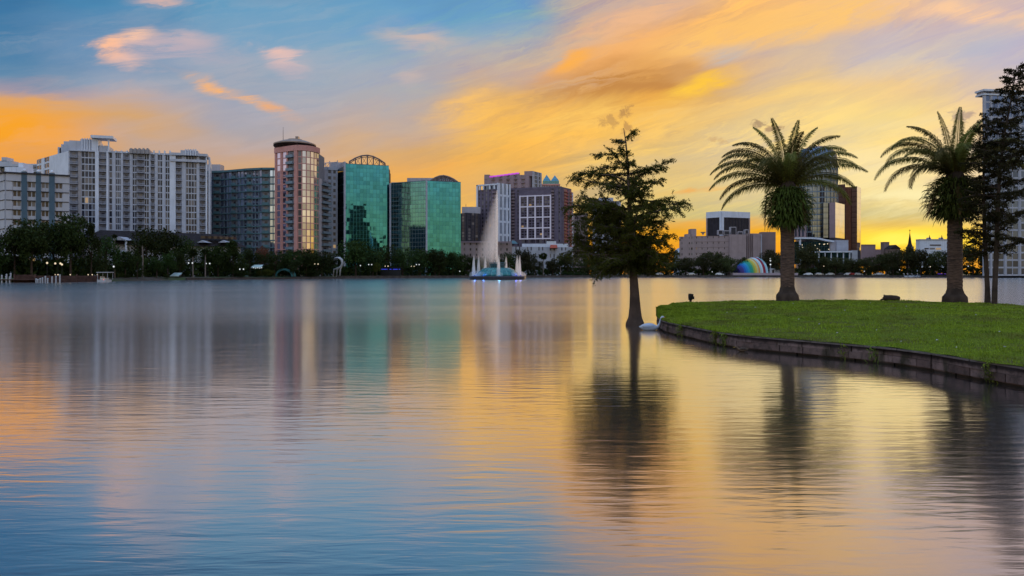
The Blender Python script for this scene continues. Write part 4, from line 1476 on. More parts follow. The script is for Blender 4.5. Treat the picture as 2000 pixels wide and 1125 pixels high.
    for (p0, q0), (p1, q1) in zip(pts, pts[1:]):
        z0, z1_ = Z(q0, Y), Z(q1, Y)
        x0, x1 = X(p0, Y), X(p1, Y)
        B.p('canopy_roof', 'white').add([(x0, Y - 4, z0 - 1), (x1, Y - 4, z1_ - 1), (x1, Y - 4, z1_), (x0, Y - 4, z0), (x0, Y + 10, z0 - 1), (x1, Y + 10, z1_ - 1), (x1, Y + 10, z1_), (x0, Y + 10, z0)], [(0, 1, 2, 3), (3, 2, 6, 7), (4, 5, 1, 0)])
    for px in (1546, 1561.5):
        bx(B, 'column', 'white', px, px + 3, 465, 516, Y - 3.5, 1)
    bx(B, 'stone_wall', 'greyconc', 1622, 1634, 470, 492, Y - 2, 10)
    bx(B, 'stone_wall', 'lightconc', 1634, 1657, 469, 492, Y - 3, 10)
    bx(B, 'lower_roof', 'white', 1592, 1664, 490.5, 493, Y - 10, 10)
    bx(B, 'lower_glass', 'g_teal_dk', 1596, 1662, 493, 515, Y - 5, 5)
    for k in range(6):
        bx(B, 'column', 'white', 1599 + k * 12, 1600.5 + k * 12, 493, 515, Y - 9.5, 1)
    bx(B, 'stone_wall', 'lightconc', 1664, 1675, 489, 515, Y - 8, 8)
    bx(B, 'dark_wall', 'darkstone', 1675, 1681, 489, 515, Y - 6, 6)
    rr = random.Random(5)
    for k in range(14):
        px, py = rr.uniform(1566, 1622), rr.uniform(474, 494)
        o = MB()
        o.ball((X(px, Y - .4), Y - .4, Z(py, Y)), .32, 6)
        o.build('ceiling_light', M['lamp'], B.root)
    B.finish()
    # low skyline towards the right
    B = Bld('mauve_building', 'plain mauve low building just right of the rust brown tower', (X(1695, 600), 600, GZ))
    bx(B, 'wall', 'mauve', 1681, 1710, 478.5, 520, 600, 16)
    bx(B, 'parapet', 'beige_dk', 1680.6, 1710.4, 477.5, 478.5, 599.6, 16)
    bx(B, 'annexe', 'mauve', 1710, 1727, 487, 520, 602, 10)
    B.finish()
    B = Bld('stair_block', 'small square topped block on the skyline left of the church spire', (X(1731, 590), 590, GZ))
    bx(B, 'wall', 'beige_dk', 1726, 1737, 473.5, 520, 590, 9)
    bx(B, 'parapet', 'brown', 1725.6, 1737.4, 472.5, 473.5, 589.6, 9.8)
    B.finish()
    B = Bld('gabled_house', 'small gable roofed house on the skyline next to the church spire', (X(1748, 580), 580, GZ))
    x0, x1 = X(1738, 580), X(1759, 580)
    B.p('wall', 'beige_dk').box(x0 + .3, x1 - .3, 580, 588, GZ, Z(486, 580))
    zm, za = Z(486, 580), Z(478, 580)
    B.p('roof', 'roofdark').add([(x0, 579, zm), (x1, 579, zm), ((x0 + x1) / 2, 579, za), (x0, 589, zm), (x1, 589, zm), ((x0 + x1) / 2, 589, za)], [(0, 1, 2), (3, 5, 4), (0, 2, 5, 3), (1, 4, 5, 2), (0, 3, 4, 1)])
    B.finish()
    B = Bld('church', 'dark church spire with a cross on the skyline', (X(1777, 560), 560, GZ), 'church')
    xc = X(1777, 560)
    B.p('tower', 'beige_dk').box(xc - 1.9, xc + 1.9, 558, 561.8, GZ, Z(482, 560))
    B.p('spire', 'roofdark').lathe((xc, 560, 0), [(2.2, Z(482, 560)), (1.3, Z(476, 560)), (.9, Z(468, 560)), (.12, Z(454, 560))], 8)
    B.p('cross', 'black').tube([(xc, 560, Z(455, 560)), (xc, 560, Z(448, 560))], .16, 4)
    B.p('cross', 'black').tube([(xc - .7, 560, Z(450, 560)), (xc + .7, 560, Z(450, 560))], .16, 4)
    B.p('nave', 'roofdark').box(xc + 1.95, xc + 9, 559, 570, GZ, Z(490, 560))
    B.finish()
    B = Bld('white_office', 'low white office with dark ribbon windows beside the second palm trunk', (X(1826, 470), 470, GZ))
    bx(B, 'wall', 'white', 1797, 1856, 468.5, 530, 470, 14)
    bx(B, 'parapet', 'lightconc', 1796.6, 1856.4, 467, 468.5, 469.6, 15)
    for (p0, p1, q0, q1) in ((1816.5, 1838, 477.5, 480), (1806, 1814, 484.2, 487), (1828, 1838, 484.2, 487.5), (1816, 1826, 484.2, 487)):
        bx(B, 'ribbon_window', 'w_dark', p0, p1, q0, q1, 469.85, .4)
    for px in (1815.5, 1839.5):
        B.p('roof_plant', 'black').tube([(X(px, 474), 474, Z(467, 474)), (X(px, 474), 474, Z(459, 474))], [.5, .1], 5)
        B.p('roof_plant', 'greyconc').box(X(px, 474) - 1, X(px, 474) + 1, 474, 476, Z(467, 474), Z(464, 474))
    B.finish()
    # tower at the right edge
    B = Bld('apartment_tower', 'tall white framed apartment tower behind the dark trees at the right edge', (X(1990, 330), 330, GZ))
    a, b = pt(1919.5, 330), pt(2110, 338)
    z1 = Z(186, 330)
    core(B, 'niche', [a, b], 22, GZ, z1, 'inner_wall')
    strips(B, a, b, GZ, z1, 24, [('p', 3), ('1', 7), ('p', 2), ('2', 18), ('p', 2.5), ('2', 18), ('p', 2.5), ('2', 18), ('p', 2.5), ('2', 18), ('p', 3), ('2', 20), ('p', 3), ('2', 20), ('p', 3)], wall='lightconc', glass='w_blue', sp_h=.22, mull=.35)
    d, L, _ = frame_dir(a, b)
    B.p('roof_slab', 'white').obox(a, d, -.6, L + 1, -1.4, 4, Z(178.5, 330), Z(175, 330))
    B.p('roof_slab', 'white').obox(a, d, -.3, L + 1, -.8, 4, z1, z1 + .7)
    for f in (.008, .09, .2, .4, .7):
        B.p('penthouse', 'lightconc').obox(a, d, f * L, f * L + (4 if f == .09 else 1.2), .2, 4, z1 + .7, Z(178.5, 330))
    B.finish()


def lodge():
    Y = 262.0
    B = Bld('lodge', 'low lodge with dark shingle roof and white gables behind the lakeside trees', (X(320, Y), Y, GZ), 'house')
    x0, x1 = X(170, 250), X(440, 290)
    zr, ze = Z(447, Y), Z(474, Y)
    A, C = pt(168, 262), pt(470, 300)
    d, L, ang = frame_dir(A, C)
    B.p('wall', 'lightconc').obox(A, d, 0, L, 0, 12, GZ, ze)
    zs = Z(449, 270)
    n = (-d[1], d[0])

    def p3(a, bb, z):
        return (A[0] + d[0] * a + n[0] * bb, A[1] + d[1] * a + n[1] * bb, z)
    B.p('roof', 'roofdark').add([p3(-2, -2, ze - .3), p3(L + 2, -2, ze - .3), p3(L - 6, 6, zs), p3(6, 6, zs), p3(L + 2, 14, ze - .3), p3(-2, 14, ze - .3)], [(0, 1, 2, 3), (1, 4, 2), (4, 5, 3, 2), (5, 0, 3)])
    for px in (234, 396, 437):
        f = 0
        Yg = 262 + 38 * (px - 168) / 302
        xg = X(px, Yg - 3)
        w, zt, zb = (3.1, Z(463, Yg), Z(470, Yg)) if px == 234 else (1.9, Z(470, Yg), Z(474.5, Yg))
        B.p('gable', 'lightconc').add([(xg - w, Yg - 4, zb), (xg + w, Yg - 4, zb), (xg, Yg - 4, zt), (xg - w, Yg + 2, zb), (xg + w, Yg + 2, zb), (xg, Yg + 2, zt)], [(0, 1, 2), (3, 5, 4), (0, 2, 5, 3), (1, 4, 5, 2), (0, 3, 4, 1)])
        for s in (-1, 1) if px == 234 else ():
            B.p('porch_post', 'white').box(xg + s * (w - .5) - .25, xg + s * (w - .5) + .25, Yg - 3.9, Yg - 3.4, GZ, zb)
        if px == 234:
            B.p('balcony', 'white').box(xg - w + .5, xg + w - .5, Yg - 3.6, Yg - 3.4, zb - 4.6, zb - 3.6)
    for k in range(6):
        q = along(A, C, .74 + .04 * k)
        B.p('dormer_window', 'w_brown').box(q[0] - .9, q[0] + .9, q[1] - 1.3, q[1] + 2, Z(466, 290), Z(461, 290))
    B.finish()



def near_shore():
    # the stepped tower across the water behind the viewer, which the taller green office mirrors
    B = Bld('stepped_tower', 'dark stepped tower mirrored in the lower left of the taller green glass office', (158, -60, GZ))
    for x0, x1, h in ((136, 150, 74), (150.02, 160, 58), (160.02, 172, 44), (172.02, 186, 28)):
        B.p('wall', 'darkstone').box(x0, x1, -74, -60, GZ, h)
        n = int((x1 - x0) / 3.2)
        for r in range(int(h / 3.6) - 1):
            for i in range(n):
                B.item('window', 'w_blue', 'pane', (x0 + (i + .5) * (x1 - x0) / n, -60, 2 + r * 3.6), math.pi, 2.2, .2, 2.3)
    B.finish()


near_shore()
hotel()
condo()
curved_condo()
pink_tower()
banded_office()
green_one()
green_two()
centre_towers()
right_side()
lodge()


# ------------------------------------------------------------------ far shore: seawall, trees, lamps, boats
def seawall():
    P = pt(900, 329)
    B = MB()
    prof = []
    for (pa, ya), (pb, yb) in zip(SHORE, SHORE[1:]):
        if pb <= 380 or pa >= 2300:
            continue
        n = 4
        for k in range(n):
            px0, px1 = lerp(pa, pb, k / n), lerp(pa, pb, (k + 1) / n)
            if px1 < 380:
                continue
            p, q = pt(px0, shore_y(px0) - .3), pt(px1, shore_y(px1) - .3)
            d, L, _ = frame_dir(p, q)
            h = .5 if px0 < 660 else .95
            B.obox(p, d, 0, L - .03, 0, .5, -.5, h)
            B.obox(p, d, 0, L - .03, -.08, .55, h, h + .12)
    o = thing('seawall', 'low stained concrete seawall along the far shore of the lake', 'wall', (P[0], P[1], 0))
    B.build('wall', M['seawall'], o)


seawall()


def crown_mesh(kind, seed, n=900):
    """foliage of one tree: leaf clumps through the crown; height 1 x width 1 before scaling (10 m reference)"""
    rg = np.random.default_rng(seed)
    if kind == 'oak':
        K = 34
        c = rg.normal(size=(K, 3))
        c /= np.linalg.norm(c, axis=1)[:, None]
        c *= (rg.random((K, 1)) ** .5)
        c = c * np.array([.40, .40, .38]) + np.array([0, 0, .52])
        rad = rg.uniform(.10, .19, K)
    elif kind == 'cone':
        K = 40
        z = rg.random(K) ** 1.2
        a = rg.random(K) * 6.283
        r = (1 - z) ** .7 * .42 * np.sqrt(rg.random(K)) + .02
        c = np.stack([r * np.cos(a), r * np.sin(a), .06 + z * .88], 1)
        rad = .08 + .08 * (1 - z)
    else:
        K = 26
        c = rg.normal(size=(K, 3))
        c /= np.linalg.norm(c, axis=1)[:, None]
        c *= (rg.random((K, 1)) ** .45)
        c = c * np.array([.36, .36, .40]) + np.array([0, 0, .5])
        rad = rg.uniform(.10, .16, K)
    idx = rg.integers(0, K, n)
    p = rg.normal(size=(n, 3))
    p /= np.linalg.norm(p, axis=1)[:, None]
    p = c[idx] + p * (rad[idx] * rg.random(n) ** .4)[:, None]
    p *= 10.0
    s = rg.uniform(.15, .38, n)
    u = rg.normal(size=(n, 3))
    u /= np.linalg.norm(u, axis=1)[:, None]
    w = np.cross(u, rg.normal(size=(n, 3)))
    w /= np.linalg.norm(w, axis=1)[:, None]
    q = np.stack([p - u * s[:, None], p + w * (s * .5)[:, None], p + u * s[:, None], p - w * (s * .5)[:, None]], 1)
    return q.reshape(-1, 3)


CROWN = {}


def crown(kind, seed, mat, n=900):
    k = (kind, seed, mat)
    if k not in CROWN:
        CROWN[k] = arrays_mesh('crown', crown_mesh(kind, seed, n), 4, M[mat], False)
    return CROWN[k]


TRUNK = {}


def trunk_mesh(seed, mat):
    k = (seed, mat)
    if k not in TRUNK:
        rr = random.Random(seed)
        b = MB()
        b.tube([(0, 0, -.4), (rr.uniform(-.1, .1), 0, 2), (rr.uniform(-.3, .3), .1, 5), (0, 0, 8)], [.30, .22, .17, .06], 6)
        for i in range(5):
            a = rr.random() * 6.28
            z = rr.uniform(3, 5.5)
            b.tube([(0, 0, z), (1.2 * math.cos(a), 1.2 * math.sin(a), z + 1.2), (2.4 * math.cos(a), 2.4 * math.sin(a), z + 1.9)], [.12, .08, .03], 4)
        o = b.build('trunk', M[mat])
        TRUNK[k] = o.data
        bpy.data.objects.remove(o)
    return TRUNK[k]


def far_tree(px, top, wid, kind, off, label, mat='leaf_far', lift=.07, base=None):
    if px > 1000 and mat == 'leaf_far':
        mat = 'leaf_far_hazy'  # trees right of centre take the leaf colour lightened to look hazy
    Y = shore_y(px) + off
    x = X(px, Y)
    h = Z(top, Y) - GZ
    w = wid / F * Y
    nm = {'oak': 'oak_tree', 'cone': 'cypress_tree', 'round': 'small_tree'}[kind]
    t = thing(nm, label, 'tree', (x, Y, GZ), 'trees along the far shore')
    seed = int(px * 7 + top) % 4
    rr = random.Random(px * 13 + top)
    tr = link('trunk', trunk_mesh(seed, 'bark'), t)
    tr.scale = (w / 10 * .8 + .25, w / 10 * .8 + .25, h / 10)
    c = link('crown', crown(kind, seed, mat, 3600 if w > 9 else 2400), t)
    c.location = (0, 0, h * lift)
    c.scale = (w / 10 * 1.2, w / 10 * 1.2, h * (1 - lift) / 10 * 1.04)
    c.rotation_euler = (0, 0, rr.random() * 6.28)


# photo column, top row, width in photo pixels, kind, metres behind the shore, description
TREES = [
    (-20, 446, 66, 'oak', 8, 'dark tree cut by the left edge of the picture, behind the dock'),
    (28, 432, 60, 'oak', 9, 'dark tree in front of the white side wall of the low hotel'),
    (62, 417, 84, 'oak', 7, 'broad dark tree hiding the foot of the slate blue pilasters, behind the dock'),
    (104, 432, 58, 'oak', 14, 'dark tree filling the gap between the two tallest trees by the hotel'),
    (138, 405, 74, 'oak', 8, 'tallest dark tree of the left shore, at the right corner of the white hotel'),
    (178, 438, 52, 'cone', 5, 'pointed lighter green tree standing beside the tallest tree of the left shore'),
    (206, 456, 62, 'oak', 10, 'dark spreading tree left of the white gable, behind the small canopy boat'),
    (245, 484, 46, 'oak', 6, 'dark tree below the lone white gable'),
    (268, 488, 26, 'cone', 4, 'small yellowish pointed tree touching a tall thin palm trunk'),
    (284, 438, 74, 'oak', 16, 'large dark tree rising above the lodge roof, right of the lone white gable'),
    (324, 440, 70, 'oak', 17, 'large dark tree above the lodge roof under the right half of the apartment block'),
    (356, 454, 56, 'oak', 14, 'dark tree where the lodge roof meets the end of the apartment block'),
    (306, 500, 34, 'round', 4, 'small round tree on the grass bank between two thin palms'),
    (328, 487, 36, 'round', 5, 'taller round tree behind the small round one on the grass bank'),
    (351, 485, 34, 'round', 6, 'slim dark green tree with a thin pale trunk on the grass bank'),
    (400, 478, 50, 'oak', 12, 'dark tree under the middle white gable of the lodge'),
    (426, 473, 50, 'oak', 8, 'dark tree under the rightmost white gable of the lodge'),
    (455, 469, 58, 'cone', 6, 'broad pointed dark green tree below the glass apartments, trunk bare at the foot'),
    (488, 480, 46, 'oak', 9, 'low dark tree below the middle of the wavy glass apartments'),
    (512, 476, 34, 'oak', 16, 'reddish leaved tree below the wavy glass apartments', 'leaf_red'),
    (536, 486, 50, 'oak', 8, 'dark oak under the left edge of the pink tower'),
    (568, 483, 52, 'oak', 10, 'dark oak under the middle of the pink tower'),
    (598, 481, 54, 'oak', 9, 'dark oak under the golden glass side of the pink tower'),
    (572, 506, 44, 'round', 4, 'low bushy tree in front of the teal arched canopy'),
    (628, 486, 50, 'oak', 8, 'dark oak under the narrow banded office block'),
    (652, 490, 40, 'oak', 14, 'dark oak behind the white looped sculpture'),
    (695, 462, 66, 'oak', 8, 'big round dark oak in front of the taller green glass office'),
    (728, 482, 50, 'oak', 9, 'dark oak below the bright lower half of the taller green office'),
    (756, 474, 40, 'oak', 11, 'dark oak with a ragged top at the gap between the two green offices'),
    (736, 512, 17, 'round', 2, 'small pale green tree on the bank left of the blue light strip', 'leaf_pale'),
    (786, 480, 54, 'oak', 9, 'dark oak under the shaded left face of the second green office'),
    (820, 482, 52, 'oak', 11, 'dark oak under the white corner line of the second green office'),
    (850, 481, 52, 'oak', 8, 'dark oak under the bright right face of the second green office'),
    (884, 487, 46, 'oak', 10, 'dark oak left of the fountain, in front of the low beige building'),
    (858, 503, 36, 'round', 4, 'low dull green tree left of the fountain jets'),
    (912, 496, 36, 'round', 12, 'small dark tree directly behind the leftmost fountain jet'),
    (938, 498, 34, 'oak', 14, 'dark tree seen through the mist of the main fountain jet'),
    (992, 490, 42, 'oak', 12, 'dark oak just right of the fountain basket'),
    (1022, 484, 50, 'oak', 13, 'broad dark oak right of the fountain, in front of the white hall'),
    (1045, 505, 32, 'round', 6, 'small tree below the white hall, left of a lone palm'),
    (1080, 503, 38, 'round', 7, 'small tree below the red tiled roof, right of a lone palm'),
    (1108, 492, 46, 'oak', 9, 'dark tree at the left tip of the lake cypress crown'),
    (1150, 500, 46, 'oak', 9, 'dull green tree low behind the left half of the lake cypress'),
    (1190, 502, 44, 'oak', 10, 'dull green tree low behind the lake cypress, nearest its trunk on the left'),
    (1228, 503, 44, 'oak', 9, 'dull green tree directly behind the lake cypress trunk'),
    (1268, 500, 48, 'oak', 8, 'dull green tree low behind the right half of the lake cypress'),
    (1306, 500, 44, 'oak', 10, 'dull green tree below the shallow metal dome'),
    (1340, 499, 44, 'oak', 8, 'dull green tree at the left end of the beige brick block'),
    (1374, 491, 48, 'oak', 9, 'broad green tree in front of the beige brick wall, left of the rainbow shell'),
    (1398, 488, 50, 'oak', 12, 'tallest green tree in front of the beige brick wall'),
    (1424, 500, 36, 'oak', 6, 'low green tree touching the purple end of the rainbow shell'),
    (1450, 500, 34, 'oak', 16, 'dark tree directly behind the rainbow shell'),
    (1502, 484, 40, 'oak', 12, 'dark tree between the rainbow shell and the nearer palm trunk'),
    (1524, 490, 36, 'oak', 8, 'dark tree behind the left edge of the nearer palm trunk'),
    (1574, 471, 48, 'oak', 8, 'taller tree in front of the swooping white canopy, right of the nearer palm'),
    (1606, 498, 32, 'oak', 10, 'low dark tree in front of the columned hall'),
    (1632, 499, 46, 'oak', 5, 'spreading small oak with a clear trunk before the columned hall'),
    (1662, 502, 34, 'oak', 8, 'low dark oak at the foot of the rust brown tower'),
    (1690, 500, 38, 'oak', 6, 'dark tree right below the plain mauve building'),
    (1716, 494, 40, 'oak', 8, 'dark tree left of the gabled house on the skyline'),
    (1744, 486, 46, 'oak', 9, 'dull green tree under the gabled house'),
    (1772, 478, 46, 'oak', 10, 'green tree at the foot of the church spire'),
    (1798, 484, 44, 'oak', 9, 'green tree at the left end of the white office'),
    (1826, 487, 46, 'oak', 8, 'green tree below the ribbon windows of the white office'),
    (1856, 486, 46, 'oak', 9, 'dark tree behind the second palm trunk'),
    (1900, 472, 56, 'oak', 8, 'dark tree between the second palm and the pair of thin trunks'),
    (1940, 478, 54, 'oak', 9, 'dark tree behind the pair of thin trunks on the island'),
    (1985, 470, 60, 'oak', 8, 'dark tree at the foot of the tall white framed tower'),
    (2030, 466, 70, 'oak', 9, 'dark tree cut by the right edge of the picture'),
]
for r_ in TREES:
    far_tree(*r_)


def undergrowth():
    rg = np.random.default_rng(9)
    n = 16000
    px = rg.uniform(-60, 2080, n)
    u = rg.random(n)
    Y = np.interp(px, [s[0] for s in SHORE], [s[1] for s in SHORE]) + 9 + 14 * u
    nz = np.array([noise.noise(Vector((x * .02, 0, 3))) for x in px])
    h = (4.2 + 3.0 * nz) * rg.random(n) ** .8
    p = np.stack([(px - 1000) / F * Y, Y, GZ + h], 1)
    s = rg.uniform(.5, 1.1, n)
    a = rg.normal(size=(n, 3))
    a /= np.linalg.norm(a, axis=1)[:, None]
    w = np.cross(a, rg.normal(size=(n, 3)))
    w /= np.linalg.norm(w, axis=1)[:, None]
    q = np.stack([p - a * s[:, None], p + w * (s * .6)[:, None], p + a * s[:, None], p - w * (s * .6)[:, None]], 1).reshape(-1, 3)
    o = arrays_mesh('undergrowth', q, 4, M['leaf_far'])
    o['kind'] = 'stuff'


undergrowth()


def fan_palm(px, top, off, wid, label):
    Y = shore_y(px) + off
    x = X(px, Y)
    h = Z(top, Y) - GZ
    t = thing('cabbage_palm', label, 'palm tree', (x, Y, GZ), 'thin palms along the far shore')
    rr = random.Random(px)
    w = wid / F * Y / 2
    b = MB()
    b.tube([(x, Y, GZ - .3), (x + rr.uniform(-.2, .2), Y, GZ + h * .5), (x, Y, GZ + h - w)], [.24, .19, .17], 7)
    b.build('trunk', M['palebark'], t)
    rg = np.random.default_rng(int(px))
    n = 420
    p = rg.normal(size=(n, 3))
    p /= np.linalg.norm(p, axis=1)[:, None]
    p[:, 2] = p[:, 2] * .85 + .05
    c = np.array([x, Y, GZ + h - w * .9])
    tip = c + p * w * rg.uniform(.6, 1.0, n)[:, None] - np.array([0, 0, 1]) * (rg.random(n) * w * .25)[:, None]
    mid = c + p * w * .35
    sd = np.cross(p, rg.normal(size=(n, 3)))
    sd /= np.linalg.norm(sd, axis=1)[:, None]
    q = np.stack([mid, (mid + tip) / 2 + sd * w * .09, tip, (mid + tip) / 2 - sd * w * .09], 1).reshape(-1, 3)
    arrays_mesh('crown', q - np.array([x, Y, GZ]), 4, M['leaf_far'], t)


for r_ in [
    (278, 466, 5, 17, 'tall thin palm with a bare pale trunk beside the small yellowish tree'),
    (377, 484, 5, 21, 'palm with a round grey green head and pale trunk on the grass bank'),
    (401, 483, 6, 18, 'dim thin palm under the middle white gable'),
    (1061, 491, 5, 20, 'lone palm right of the fountain below the white hall'),
    (1095, 508, 4, 14, 'short palm near the left tip of the lake cypress'),
    (224, 456, 9, 12, 'thin palm poking up beside the lone white gable'),
]:
    fan_palm(*r_)


def shrub(px, top, wid, off, label, mat='leaf_far'):
    Y = shore_y(px) + off
    t = thing('shrub', label, 'shrub', (X(px, Y), Y, GZ - .3), 'shrubs on the far bank')
    c = link('foliage', crown('round', int(px) % 4, mat), t)
    w = wid / F * Y
    h = Z(top, Y) - GZ + .3
    c.scale = (w / 8, w / 9, h / 9)
    c.location = (0, 0, -.2)


for r_ in [(248, 533, 14, 1.5, 'dark shrub on the bank right of the small canopy boat'), (325, 535, 12, 1.5, 'low shrub on the grass bank'),
           (470, 528, 40, 3, 'long low shrub below the glass apartments'), (520, 525, 34, 3, 'leafy shrub left of the teal arched canopy', 'leaf_pale'),
           (610, 527, 36, 4, 'dark shrub below the banded office'), (1110, 530, 40, 4, 'clipped blue green shrub right of the fountain'),
           (1135, 531, 30, 5, 'low shrub left of the lake cypress trunk'), (1550, 531, 24, 4, 'shrub beside the nearer palm trunk on the far bank')]:
    shrub(*r_)


def park_lamp(px, py, off, label, mat='lamp', double=False):
    Y = shore_y(px) + off
    x = X(px, Y)
    z = Z(py, Y)
    t = thing('park_lamp', label, 'lamp', (x, Y, GZ), 'lit park lamps along the far shore')
    b = MB()
    b.tube([(x, Y, GZ - .1), (x, Y, z - .3)], [.09, .06], 6)
    b.lathe((x, Y, GZ), [(.18, 0), (.16, .3), (.08, .5)], 8)
    if double:
        b.tube([(x - .6, Y, z - .1), (x, Y, z - .35), (x + .6, Y, z - .1)], .05, 5)
    b.build('pole', M['black'], t)
    for dx in ((-.6, .6) if double else (0,)):
        g = MB()
        g.ball((x + dx, Y, z + .05), (.22, .22, .24), 8)
        g.build('globe', M[mat], t)


for r_ in [
    (113, 515, 5, 'warm lit lamp under the tallest left trees, above the wooden fence', 'lamp', True),
    (121, 517, 4, 'orange lit lamp beside the dock fence', 'lamp'),
    (92, 514, 4, 'warm lit lamp left of the tallest left tree', 'lamp'),
    (222, 521, 2, 'small white lamp behind the canopy boat', 'lampw'),
    (372, 514, 4, 'twin white lamp beside the palm on the grass bank', 'lampw', True),
    (406, 515, 6, 'twin white lamp under the middle white gable', 'lampw', True),
    (472, 526, 2, 'twin white lamp under the glass apartments', 'lampw', True),
    (618, 516, 3, 'twin lamp left of the white looped sculpture', 'lamp', True),
    (704, 519, 3, 'white lamp right of the white looped sculpture', 'lampw'),
    (723, 517, 3, 'twin lamp left of the blue light strip', 'lampw', True),
    (755, 520, 4, 'twin lamp above the blue light strip', 'lamp', True),
    (806, 520, 3, 'twin lamp right of the blue light strip', 'lamp', True),
    (816, 517, 6, 'twin lamp midway between the blue light strip and the fountain', 'lampw', True),
    (898, 530, 2, 'white lamp just left of the fountain', 'lampw'),
    (1253, 521, 3, 'white lamp just right of the lake cypress trunk', 'lampw'),
    (1391, 531, 2, 'bright lamp left of the rainbow shell', 'lampw'),
    (1609, 520, 3, 'warm lamp in front of the columned hall', 'lamp'),
    (1688, 530, 2, 'white lamp below the plain mauve building', 'lampw'),
    (1757, 527, 2, 'white lamp below the church spire', 'lampw'),
    (1817, 521, 3, 'yellowish lamp left of the second palm trunk', 'lamp'),
    (1891, 520, 3, 'bright lamp right of the second palm trunk', 'lampw'),
    (1948, 519, 3, 'bright lamp seen between the pair of thin trunks and the right edge', 'lampw'),
    (1967, 526, 3, 'small white lamp near the right edge', 'lampw'),
]:
    park_lamp(*r_)


def dock():
    Y = 163.0
    x0, x1 = X(-60, Y), X(128, Y)
    t = thing('dock', 'wooden dock with white posts at the left shore', 'dock', (X(40, Y), Y, 0))
    b = MB()
    b.box(x0, X(72, Y), Y - 3.2, Y + 4, .55, .72)
    b.box(X(72, Y), x1, Y - 1.2, Y - .1, .50, .66)
    for k in range(60):
        xx = lerp(x0, X(72, Y), k / 60)
        b.box(xx, xx + .16, Y - 3.26, Y + 3.9, .724, .745)
    b.build('deck', M['wood'], t)
    for px, top, dy in ((22, 538, -3), (27, 540, -2.5), (31, 536, -3), (33, 534, -2), (37, 541, -3), (78, 545, -1.3), (82, 546, -1.4), (86, 544, -1.3), (91, 543, -1.4), (96, 540, -1.3), (101, 544, -1.4), (109, 541, -1.3), (117, 540, -1.4), (124, 537, -1.3)):
        o = MB()
        x, y = X(px, Y), Y + dy
        zt = Z(top, y)
        o.lathe((x, y, 0), [(.15, -.8), (.15, zt - .05), (.19, zt - .04), (.19, zt), (.05, zt + .12)], 8)
        o.build('post', M['post'], t)
    f = thing('wooden_fence', 'reddish brown wooden fence along the left shore behind the dock', 'fence', (X(110, 166), 166, GZ - .5))
    b = MB()
    for k in range(90):
        px = lerp(28, 194, k / 90)
        yy = shore_y(px) - .7
        w = 166 / 90 / F * yy
        b.box(X(px, yy), X(px, yy) + w * .96, yy, yy + .08, -.2, Z(536.5 if px < 68 else 538.5, yy))
    b.build('boards', M['wood'], f)
    for px in (28, 69, 110, 150, 192):
        o = MB()
        yy = shore_y(px) - .82
        o.box(X(px, yy) - .12, X(px, yy) + .12, yy - .12, yy + .12, -.3, Z(535.5, yy))
        o.build('post', M['wood'], f)
    for i, px in enumerate((108, 113, 137, 172, 180, 190)):
        yy = shore_y(px) - .4
        l = thing('fence_lamp', ['small round lamp on the fence beside the white dock posts', 'second small lamp on the fence, right beside the first', 'small lamp on the middle of the wooden fence', 'bright small lamp on the fence left of the canopy boat', 'middle one of three small lamps near the canopy boat', 'small lamp at the end of the fence next to the canopy boat'][i], 'lamp', (X(px, yy), yy, 1.2), 'small lamps on the wooden fence')
        z = Z(536.5, yy)
        o = MB()
        o.box(X(px, yy) - .05, X(px, yy) + .05, yy, yy + .1, 1.0, z - .18)
        o.build('bracket', M['black'], l)
        o = MB()
        o.ball((X(px, yy), yy + .05, z), .14, 8)
        o.build('globe', M['lamp'], l)
    # small boat with a white canopy
    Y = 172
    xa, xb = X(195, Y), X(216, Y)
    t = thing('canopy_boat', 'small white boat with a flat white canopy moored at the end of the wooden fence', 'boat', ((xa + xb) / 2, Y, 0))
    b = MB()
    b.prism([(xa, Y - 1.2), (xb - .4, Y - 1.2), (xb, Y), (xb - .4, Y + 1.2), (xa, Y + 1.2)], -.15, .55)
    b.build('hull', M['post'], t)
    b = MB()
    b.box(xa - .1, xb + .1, Y - 1.25, Y + 1.25, Z(532.6, Y), Z(531.2, Y))
    b.build('canopy', M['post'], t)
    for x in (xa + .08, xb - .12):
        for y in (Y - 1.1, Y + 1.1):
            o = MB()
            o.tube([(x, y, .55), (x, y, Z(532.6, Y))], .05, 5)
            o.build('canopy_pole', M['post'], t)
    b = MB()
    b.box(xa + .5, xb - .8, Y - .8, Y + .8, .55, .95)
    b.box(xa + .5, xa + .65, Y - .8, Y + .8, .95, 1.3)
    b.build('seat', M['carsilver'], t)
    b = MB()
    b.ball(((xa + xb) / 2 + .3, Y - 1.24, .55), .09, 6)
    b.build('tail_light', glow('red_light', (1.0, .12, .05), 1.6), t)


dock()


